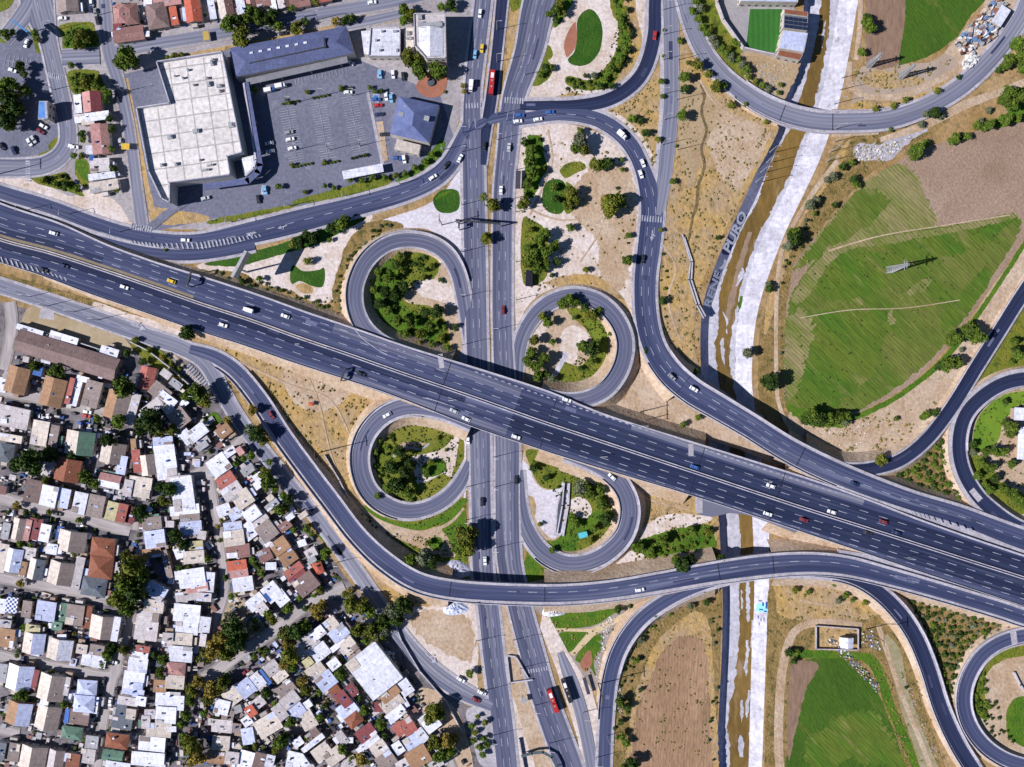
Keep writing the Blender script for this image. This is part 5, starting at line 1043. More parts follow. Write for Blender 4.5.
def block(name, pts, h, m, lab, cat, px, py, par=True, units=(), wallm=None):
    r = empty(name, *W(px, py)); p = ccw(list(pts)); mb = MB(); prism(mb, p, 0, h); child(mb, 'wall', wallm or WALLM[0], r)
    cx = sum(a[0] for a in p) / len(p); cy = sum(a[1] for a in p) / len(p)
    mb = MB(); prism(mb, [(cx + (a[0] - cx) * .95, cy + (a[1] - cy) * .95) for a in p], h - .05, h + .12); child(mb, 'roof', m, r)
    if par: mb = MB(); parapet(mb, p, h, .7, .4); child(mb, 'parapet', BARR, r)
    for x, y, w, l in units:
        mb = MB(); mb.box(*W(x, y, h + 1), h + .1, w * S, l * S, 1.2, .1); child(mb, 'rooftop_unit', METAL, r)
    V = [Vector(W(*a, h)) for a in p]
    for a, b in zip(V, V[1:] + V[:1]):
        d = b - a; k = int(d.length / 3.2)
        for i in range(k):
            for fl in range(int(h / 3.1)):
                if k * fl > 40: continue
                t = (i + .5) / k; c = a + d * t; mb = MB(); mb.box(c.x, c.y, fl * 3.1 + 1, 1.4, .12, 1.3, math.atan2(d.y, d.x)); child(mb, 'window', GLASS, r)
    reg(r, lab, cat, px, py, exact=True); return r
block('shop_block', [(361, 31), (370, 30), (369, 55), (364, 54)], 4.5, MATS['roof_white'], 'narrow white flat roof between the blue hipped roof and white shop', 'building', 365, 43, False)
block('shop_block', [(371, 28), (400, 28), (400, 56), (369, 56)], 5.5, MATS['roof_white'], 'square white flat roofed shop left of the tall office block', 'shop', 385, 42, True, [(382, 31, 2, 2), (395, 31, 4, 2), (376, 40, 2, 2), (397, 50, 2, 3), (380, 50, 2, 2)])
OB = block('office_block', [(414, 14), (445, 14), (446, 58), (426, 58), (415, 46)], 10.5, roofmat('l'), 'tall office block with chamfered corner and sloping white roof inside its parapet', 'office block', 430, 36, True, [(420, 17, 4, 5), (421, 23, 4, 3), (438, 24, 5, 5)])
mb = MB(); z = 10.8; mb.v = [(*W(419, 26, z), z), (*W(430, 26, z + 1.6), z + 1.6), (*W(430, 56, z + 1.6), z + 1.6), (*W(427, 56, z + .9), z + .9), (*W(419, 46, z), z), (*W(443, 27, z), z), (*W(443, 56, z), z)]
mb.f = [(0, 4, 3, 2, 1), (1, 2, 6, 5)]; child(mb, 'inner_roof', roofmat('w'), OB)
mb = MB(); mb.box(*W(430, 24, 12), 10.8, 12, 1.6, 1.2); mb.box(*W(430, 27, 12), 11.4, 10, .3, .5); child(mb, 'roof_duct', METAL, OB)
block('shop_annex', [(404, 28), (414, 27), (414, 50), (404, 50)], 4, roofmat('c'), 'narrow cream annex with machines between shop and office block', 'annex', 409, 40, False, [(408, 33, 3, 4), (410, 38, 3, 3), (407, 38, 2, 2)])
BP = polyhouse('restaurant', [(399, 96), (439, 105), (429, 143), (390, 134)], 5.5, ((414, 113), (412, 125), 4.6), mat('blue_shingles', (.14, .17, .34), (.10, .13, .28), scale=.3, c3=(.07, .09, .2), m3=.6), 'blue pyramid roofed restaurant between the car park and the avenue', 'restaurant', 414, 120)
for x, y, w in ((426, 118, 6), (415, 114, 5), (401, 114, 5), (405, 106, 2), (420, 122, 2)):
    mb = MB(); mb.box(*W(x, y, 8), 6.5, w * S, w * S * .8, 1.5, -.2); child(mb, 'rooftop_unit', METAL, BP)
block('flat_annex', [(397, 139), (421, 145), (419, 155), (394, 149)], 4.2, roofmat('c'), 'long cream flat roof just below the blue pyramid restaurant', 'annex', 408, 147, False)
sh = empty('parking_shelter', *W(362, 171)); mb = MB(); strip_roof(mb, [(345, 175), (381, 168)], 4.2, 3.4, .25); child(mb, 'roof', MATS['roof_white'], sh)
for p in ((345, 175), (357, 173), (369, 171), (381, 169)): mb = MB(); mb.box(*W(*p, 3), 0, .3, .3, 3.4); child(mb, 'column', METAL, sh)
reg(sh, 'long white parking shelter at the bottom edge of the car park', 'shelter', 362, 171, exact=True)
# roundabout kiosk with blue and white roof
kb = block('fuel_kiosk', [(39, 101), (48, 101), (47, 119), (38, 118)], 7.0, mat('kiosk_blue', (.05, .16, .55), (.12, .3, .7), scale=.3), 'tall kiosk with deep blue roof beside the roundabout car park', 'kiosk', 43, 110, False)
mb = MB(); mb.box(*W(46, 110, 7.2), 7.13, 1.3, 8.4, .06, .05); mb.box(*W(42, 119, 7.2), 7.13, 4, .5, .06, .05); child(mb, 'roof_band', PAINT, kb)
# north-east compound
block('sports_hall', [(740, -12), (799, -12), (798, 2), (741, 1)], 6, MATS['roof_pale_blue'], 'long pale blue hall roof above the football pitch', 'hall', 768, -2, False)
block('sports_hall', [(783, 30), (808, 33), (804, 52), (779, 48)], 6, MATS['roof_pale_blue'], 'pale blue square hall roof beside the football pitch', 'hall', 793, 41, False)
block('sports_hall', [(784, 9), (808, 12), (808, 16), (784, 13)], 5, roofmat('o'), 'thin terracotta roof above the dark solar roof', 'building', 796, 12, False)
spb = block('sports_hall', [(784, 14), (808, 17), (807, 31), (783, 28)], 5.4, roofmat('k'), 'dark roof covered with solar panels beside the football pitch', 'building', 795, 22, False)
for k in range(5):
    for j in range(3):
        mb = MB(); mb.box(*W(786.5 + k * 4.6, 18 + j * 4 + k * .6, 5.7), 5.6, 2.0, 1.6, .1, -.12); child(mb, 'solar_panel', mat('solar_panel', (.02, .03, .07), rough=.3), spb)
block('sports_hall', [(779, 50), (803, 54), (800, 60), (777, 55)], 5, roofmat('o'), 'narrow terracotta roof below the square pale blue hall', 'building', 790, 54, False)
def wall_line(name, pts, h, t, m, lab, px, py, cat='wall'):
    r = empty(name, *W(px, py)); mb = MB(); V = [Vector(W(*p)) for p in pts]
    for a, b in zip(V, V[1:]):
        d = b - a; c = (a + b) / 2; mb.box(c.x, c.y, 0, d.length + t, t, h, math.atan2(d.y, d.x))
    child(mb, 'wall_panel', m, r)
    mb = MB()
    for a, b in zip(V, V[1:]):
        d = b - a; c = (a + b) / 2; mb.box(c.x, c.y, h + .003, d.length + t, t + .16, .12, math.atan2(d.y, d.x))
    child(mb, 'coping', BARR, r); reg(r, lab, cat, px, py, exact=True)
wall_line('perimeter_wall', [(713, -40), (716, 5), (722, 22), (742, 50), (778, 58)], 3.2, .5, WALLM[1], 'curved perimeter wall of the football pitch compound', 742, 45)
wall_line('farm_wall', [(815, 648), (815, 625), (857, 628), (857, 649), (815, 648)], 1.7, .25, WALLM[3], 'low rectangular wall round the small farm compound', 836, 637)
house(847, 643, 12, 10, 2, 'g', 'w', h=3.2, name='farm_shed', cat='shed', base='white gabled shed inside the farm wall')
house(1001, 16, 10, 19, 32, 'f', 'w', h=3.5, name='scrapyard_shed', cat='shed', base='long white shed beside the scrap heap', clutter=False)
wall_line('boundary_wall', [(17, 324), (60, 336), (122, 356)], 2.5, .3, WALLM[2], 'white boundary wall above the long brown roof', 60, 336)
wall_line('boundary_wall', [(132, 342), (150, 351), (172, 368), (190, 384)], 2.2, .3, WALLM[0], 'curved garden wall under the service road by the red gabled house', 160, 358)
wall_line('boundary_wall', [(0, 92), (28, 94)], 1, .3, PAINTY, 'short yellow wall by the roundabout car park', 10, 93) if False else None
wall_line('retaining_wall', [(391, 612), (402, 640), (420, 670), (446, 700), (462, 730)], 1.6, .3, WALLM[0], 'low wall between the warehouse and the service road', 420, 670)
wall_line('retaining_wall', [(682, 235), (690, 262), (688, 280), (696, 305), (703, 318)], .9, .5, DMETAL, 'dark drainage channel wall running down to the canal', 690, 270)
wall_line('retaining_wall', [(684, 238), (692, 262), (691, 280), (699, 305), (705, 316)], .9, .5, BARR, 'pale drainage channel wall running down to the canal', 693, 272)
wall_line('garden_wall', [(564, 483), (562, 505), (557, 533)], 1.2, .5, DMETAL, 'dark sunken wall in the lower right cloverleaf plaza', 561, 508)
wall_line('garden_wall', [(569, 484), (568, 505), (563, 535)], .8, .8, BARR, 'white stepped wall in the lower right cloverleaf plaza', 568, 508)
wall_line('ramp_wall', [(507, 656), (510, 682), (532, 679)], 1.2, .5, BARR, 'white L shaped footbridge ramp wall on the avenue median', 509, 668)
wall_line('ramp_wall', [(508, 655), (516, 656), (528, 677)], 1.2, .5, BARR, 'slanting white footbridge ramp wall on the avenue median', 520, 662)
wall_line('ramp_wall', [(519, 738), (524, 767), (526, 800)], 1.6, .4, DMETAL, 'dark ramp wall at the bottom of the avenue median', 522, 755)
# footbridge bend at the bottom: dark deck paints in the curved ramp shadow
fb = empty('footbridge', *W(540, 756)); mb = MB(); strip_roof(mb, [(522, 756), (532, 753), (543, 752), (552, 757), (557, 767), (560, 785)], 1.3, 3.0, .35); child(mb, 'deck', mat('shadow_dark_deck', (.08, .12, .14)), fb)
for p in ((524, 755), (543, 752), (557, 768)): mb = MB(); mb.box(*W(*p, 3), 0, .4, .4, 3); child(mb, 'pier', CONC, fb)
reg(fb, 'narrow footbridge shaped and darkened as a curved ramp shadow at the avenue median bottom', 'footbridge', 540, 756, exact=True)
# swimming pool, pool blue cover
pl = MB(); pl.box(*W(246, 464, 1), .02, 3.6, 2.0, .9, R(35)); po = pl.obj('swimming_pool', mat('pool_rim', (.7, .7, .72))); q = MB(); q.box(*W(246, 464, 1), .93, 3.2, 1.6, .02, R(35)); q.obj('water', mat('pool_water', (.05, .4, .75), rough=.1), po)
reg(po, 'small bright blue backyard swimming pool', 'pool', 246, 464, exact=True)
tb = empty('park_canopy', *W(583, 535)); q = MB(); q.box(*W(583, 535, 3), 2.8, 4.4, 2.8, .15, .25); child(q, 'roof', mat('turquoise_tarp', (.10, .50, .60)), tb)
for dx, dy in ((-3, -2), (3, -2), (3, 2), (-3, 2)): q = MB(); q.box(*W(583 + dx, 535 + dy, 3), 0, .12, .12, 2.8); child(q, 'post', METAL, tb)
reg(tb, 'turquoise shade canopy in the lower right cloverleaf', 'canopy', 583, 535, exact=True)
# slope paving with murals beside the ramp bridge
def mound(name, px, py, rx, ry, h, m, lab, cat):
    mb = MB(); n = 26; rings = 6
    for r in range(rings + 1):
        t = 1 - r / (rings + .6)
        for k in range(n):
            a = 2 * math.pi * k / n; w = 1 + .08 * math.sin(3 * a + 1)
            mb.v.append((*W(px + rx * t * w * math.cos(a), py + ry * t * w * math.sin(a)), h * (1 - t * t) * rnd.uniform(.7, 1.2)))
    for r in range(rings):
        for k in range(n): mb.f.append((r * n + (k + 1) % n, r * n + k, (r + 1) * n + k, (r + 1) * n + (k + 1) % n))
    mb.f.append(tuple(rings * n + k for k in range(n))[::-1]); o = mb.obj(name, m); 
    for f in o.data.polygons:
        if f.normal.z < 0: f.flip()
    reg(o, lab, cat, px, py, exact=True); return o
stonem = mat('painted_stone', (.62, .62, .74), (.42, .42, .56), scale=.5, c3=(.7, .55, .65), m3=.58, scale2=1.5, bump=.8)
mound('slope_paving', 456, 570, 15, 10, 2.2, stonem, 'pale lilac stone slope above the ramp bridge', 'slope paving')
mu = mound('slope_mural', 455, 608, 13, 7.5, 1.6, mat('mural', (.68, .70, .84), (.50, .56, .78), scale=.35, c3=(.03, .035, .10), m3=.53, scale2=1.5), 'blue and white painted mural slope below the ramp bridge', 'mural slope')
mound('slope_paving', 553, 612, 12, 5, 2.2, mat('roof_white2', (.75, .75, .8), scale=.3), 'white painted slope right of the avenue below the ramp bridge', 'slope paving')

# ---------------------------------------------------------------- canal wall writing
def wall_text(txt, y0, y1, frac0, frac1, m, name, side='L', zs=1):
    c0, c1 = can_at(y0), can_at(y1)
    k0, k1 = (0, 1) if side == 'L' else (3, 2)
    A = Vector((*W(c0[k1], y0), DEP)); B = Vector((*W(c1[k1], y1), DEP)); T = Vector((*W(c0[k0], y0), 0))
    ux = (B - A).normalized(); up = (T - A); up = (up - ux * up.dot(ux)); full = up.length; up.normalize(); nn = ux.cross(up)
    if nn.z < 0: ux = -ux; A = B; nn = -nn
    cu = bpy.data.curves.new(name, 'FONT'); cu.body = txt; cu.extrude = .02; cu.offset = .03; cu.align_x = 'LEFT'; cu.size = 1
    o = bpy.data.objects.new(name, cu); COL.objects.link(o); bpy.context.view_layer.update()
    dim = o.dimensions.copy(); cu_h = .73; L = (B - A).length if (B - A).length > 1 else (Vector((*W(c0[k1], y0), DEP)) - Vector((*W(c1[k1], y1), DEP))).length
    sx = L / max(dim.x, .01); sy = full * (frac1 - frac0) / cu_h
    from mathutils import Matrix
    M = Matrix.Identity(4); M.col[0] = (*(ux * sx), 0); M.col[1] = (*(up * sy), 0); M.col[2] = (*nn, 0); org = A + up * full * frac0 + nn * .08; M.col[3] = (*org, 1)
    me = bpy.data.meshes.new_from_object(o); bpy.data.objects.remove(o); me.transform(M); ob = bpy.data.objects.new(name, me); COL.objects.link(ob); me.materials.clear(); me.materials.append(m); ob.parent = LWALL
    return ob
PALE = mat('pale_blue_letter_paint', (.90, .91, .98), (.84, .85, .96), scale=.4); INK = mat('dark_letter_backing', (.03, .035, .12))
def wall_panel(y0, y1, m, off):
    mb = MB(); ys = [y0 + (y1 - y0) * k / 12 for k in range(13)]
    for y in ys:
        c = can_at(y); a = Vector((*W(c[0], y), 0)); b = Vector((*W(c[1], y), DEP)); n_ = Vector((.7, -.2, .7)) * off
        mb.v += [tuple(a.lerp(b, .08) + n_), tuple(a.lerp(b, .95) + n_)]
    mb.f = [(2 * i + 1, 2 * i, 2 * i + 2, 2 * i + 3) for i in range(12)]; mb.obj('graffiti_background', m, LWALL)
wall_panel(309, 272, INK, .03); wall_panel(268, 259, PALE, .03); wall_panel(254, 213, INK, .03)
wall_text('RENE', 308, 273, .06, .96, PALE, 'graffiti_lettering'); wall_text('PURO', 253, 214, .06, .96, PALE, 'graffiti_lettering')
CY_ = mat('cyan_paint', (.25, .62, .85)); mb = MB()
c = can_at(606); 
for (u0, u1, y0, y1, m_, nm) in ((.15, .95, 600, 613, CY_, 'graffiti_background'),):
    mb = MB()
    for u in (u0, u1):
        for y in (y0, y1): cc = can_at(y); mb.v.append((*W(cc[2] + (cc[3] - cc[2]) * u, y), DEP + 4 * u + .06))
    mb.f = [(0, 1, 3, 2)]; go = mb.obj(nm, m_, bpy.data.objects['canal_wall.001'])
    for f in go.data.polygons:
        if f.normal.z < 0: f.flip()
for (u, y, dy, du) in ((.3, 601.5, 1, .25), (.55, 603, 4, .12), (.78, 602, 7, .12), (.35, 610, 1.2, .3), (.7, 611, 1.5, .2), (.3, 617, 3, .06), (.5, 619, 3.5, .06), (.4, 624, 2.5, .05), (.7, 618, 3.5, .06)):
    mb = MB()
    for uu in (u, u + du):
        for yy in (y, y + dy): cc = can_at(yy); mb.v.append((*W(cc[2] + (cc[3] - cc[2]) * uu, yy), DEP + 4 * uu + .1))
    mb.f = [(0, 1, 3, 2)]; mb.obj('graffiti_lettering', mat('navy_paint', (.03, .06, .25)), bpy.data.objects['canal_wall.001'])
# ---------------------------------------------------------------- trees
def ico(mb, cx, cy, cz, r, rs):
    t = (1 + 5 ** .5) / 2; V = [(-1, t, 0), (1, t, 0), (-1, -t, 0), (1, -t, 0), (0, -1, t), (0, 1, t), (0, -1, -t), (0, 1, -t), (t, 0, -1), (t, 0, 1), (-t, 0, -1), (-t, 0, 1)]
    F = [(0, 11, 5), (0, 5, 1), (0, 1, 7), (0, 7, 10), (0, 10, 11), (1, 5, 9), (5, 11, 4), (11, 10, 2), (10, 7, 6), (7, 1, 8), (3, 9, 4), (3, 4, 2), (3, 2, 6), (3, 6, 8), (3, 8, 9), (4, 9, 5), (2, 4, 11), (6, 2, 10), (8, 6, 7), (9, 8, 1)]
    i = len(mb.v); k = r / 1.9
    for v in V: q = k * rs.uniform(.8, 1.15); mb.v.append((cx + v[0] * q, cy + v[1] * q, cz + v[2] * q * .85))
    mb.f += [(a + i, b + i, c + i) for a, b, c in F]
def crown_mesh(kind, seed, nq=760):
    """unit crown: radius 1, standing from z 0.5 to 2.1"""
    rs = random.Random(seed); mb = MB(); lobes = []
    nl = rs.randint(7, 10)
    for i in range(nl):
        a = 2 * math.pi * i / nl + rs.uniform(-.4, .4); d = rs.uniform(.35, .66) if i else 0
        lobes.append((d * math.cos(a), d * math.sin(a), rs.uniform(.95, 1.55), rs.uniform(.27, .44)))
    lobes.append((rs.uniform(-.1, .1), rs.uniform(-.1, .1), 1.65, .42))
    for l in lobes: ico(mb, l[0], l[1], l[2], l[3] * .82, rs)
    for _ in range(nq):
        l = rs.choice(lobes); th = rs.uniform(0, 2 * math.pi); u = rs.uniform(-.5, 1); s = math.sqrt(1 - u * u); r = l[3] * rs.uniform(.82, 1.25)
        c = Vector((l[0] + r * s * math.cos(th), l[1] + r * s * math.sin(th), l[2] + r * u * .85))
        n = Vector((rs.gauss(0, .6), rs.gauss(0, .6), rs.uniform(.1, 1))).normalized(); a = n.orthogonal().normalized(); a.rotate(Vector((0, 0, 1)).rotation_difference(Vector((0, 0, 1)))); b = n.cross(a)
        q = rs.uniform(.045, .10); a *= q; b *= q * rs.uniform(.5, 1)
        mb.quad(tuple(c - a - b), tuple(c + a - b), tuple(c + a + b), tuple(c - a + b))
    return mb.mesh('crown', LEAF[kind])
def palm_mesh(seed):
    rs = random.Random(seed); mb = MB(); n = 16
    for i in range(n):
        a = 2 * math.pi * i / n + rs.uniform(-.15, .15); L = rs.uniform(.85, 1.1); up = rs.uniform(.1, .55); pr = None
        for k in range(7):
            t = k / 6; r = L * t; z = 2 + up * math.sin(t * 2.2) * .6 - t * t * .55; w = .13 * math.sin(math.pi * min(t + .12, 1)) + .01
            c = Vector((r * math.cos(a), r * math.sin(a), z)); s = Vector((-math.sin(a), math.cos(a), 0)) * w
            cur = (tuple(c - s - Vector((0, 0, w * .5))), tuple(c), tuple(c + s - Vector((0, 0, w * .5))))
            if pr and k % 1 == 0: mb.quad(pr[0], cur[0], cur[1], pr[1]); mb.quad(pr[1], cur[1], cur[2], pr[2])
            pr = cur
    return mb.mesh('crown', LEAF['p'])
def trunk_mesh(seed):
    rs = random.Random(seed); mb = MB(); mb.cyl(0, 0, 0, .085, 1.3, 7, .05)
    for k in range(5):
        a = k * 1.26 + rs.uniform(-.3, .3); mb.bar((0, 0, .75 + .08 * k), (.5 * math.cos(a), .5 * math.sin(a), 1.25 + .05 * k), .025)
    return mb.mesh('trunk', BARK)
TRK = [trunk_mesh(i) for i in range(3)]; PT = MB(); PT.cyl(0, 0, 0, .06, 2.0, 7, .045); PTM = PT.mesh('trunk', BARK)
CR_ = {k: [crown_mesh(k, hash(k) % 97 + i * 13 if False else (ord(k) * 7 + i * 13)) for i in range(3)] for k in LEAF if k != 'p'}; CR_['p'] = [palm_mesh(i) for i in range(2)]
TN = {'d': 'dark green tree', 'g': 'leafy green tree', 'y': 'olive green tree', 'o': 'golden yellow tree', 'p': 'palm tree', 's': 'grey green tree'}
trs = random.Random(5)
def tree(px, py, r, kind='d', hh=None):
    m = r * S; hgt = (hh or {'p': 3.2}.get(kind, 1.15)) ; z = m * 1.3 * hgt
    x, y = W(px, py, z); nm = 'palm_tree' if kind == 'p' else 'tree'
    o = empty(nm, x, y, 0, trs.uniform(0, 6.28)); j = trs.uniform(.94, 1.08)
    for n_, me in (('crown', trs.choice(CR_[kind])), ('trunk', PTM if kind == 'p' else trs.choice(TRK))):
        c = bpy.data.objects.new(n_, me); COL.objects.link(c); c.parent = o
        c.scale = (m * j, m * j, m * hgt) if kind != 'p' or n_ == 'crown' else (m * 1.2, m * 1.2, m * hgt)
        if kind == 'p' and n_ == 'crown': c.scale = (m, m, m); c.location = (0, 0, m * 2 * hgt - m * 2)
    size = 'small ' if r < 5 else ('large ' if r > 10 else '')
    reg(o, size + TN[kind], 'palm' if kind == 'p' else 'tree', px, py, 'palms' if kind == 'p' else 'trees')
    return o
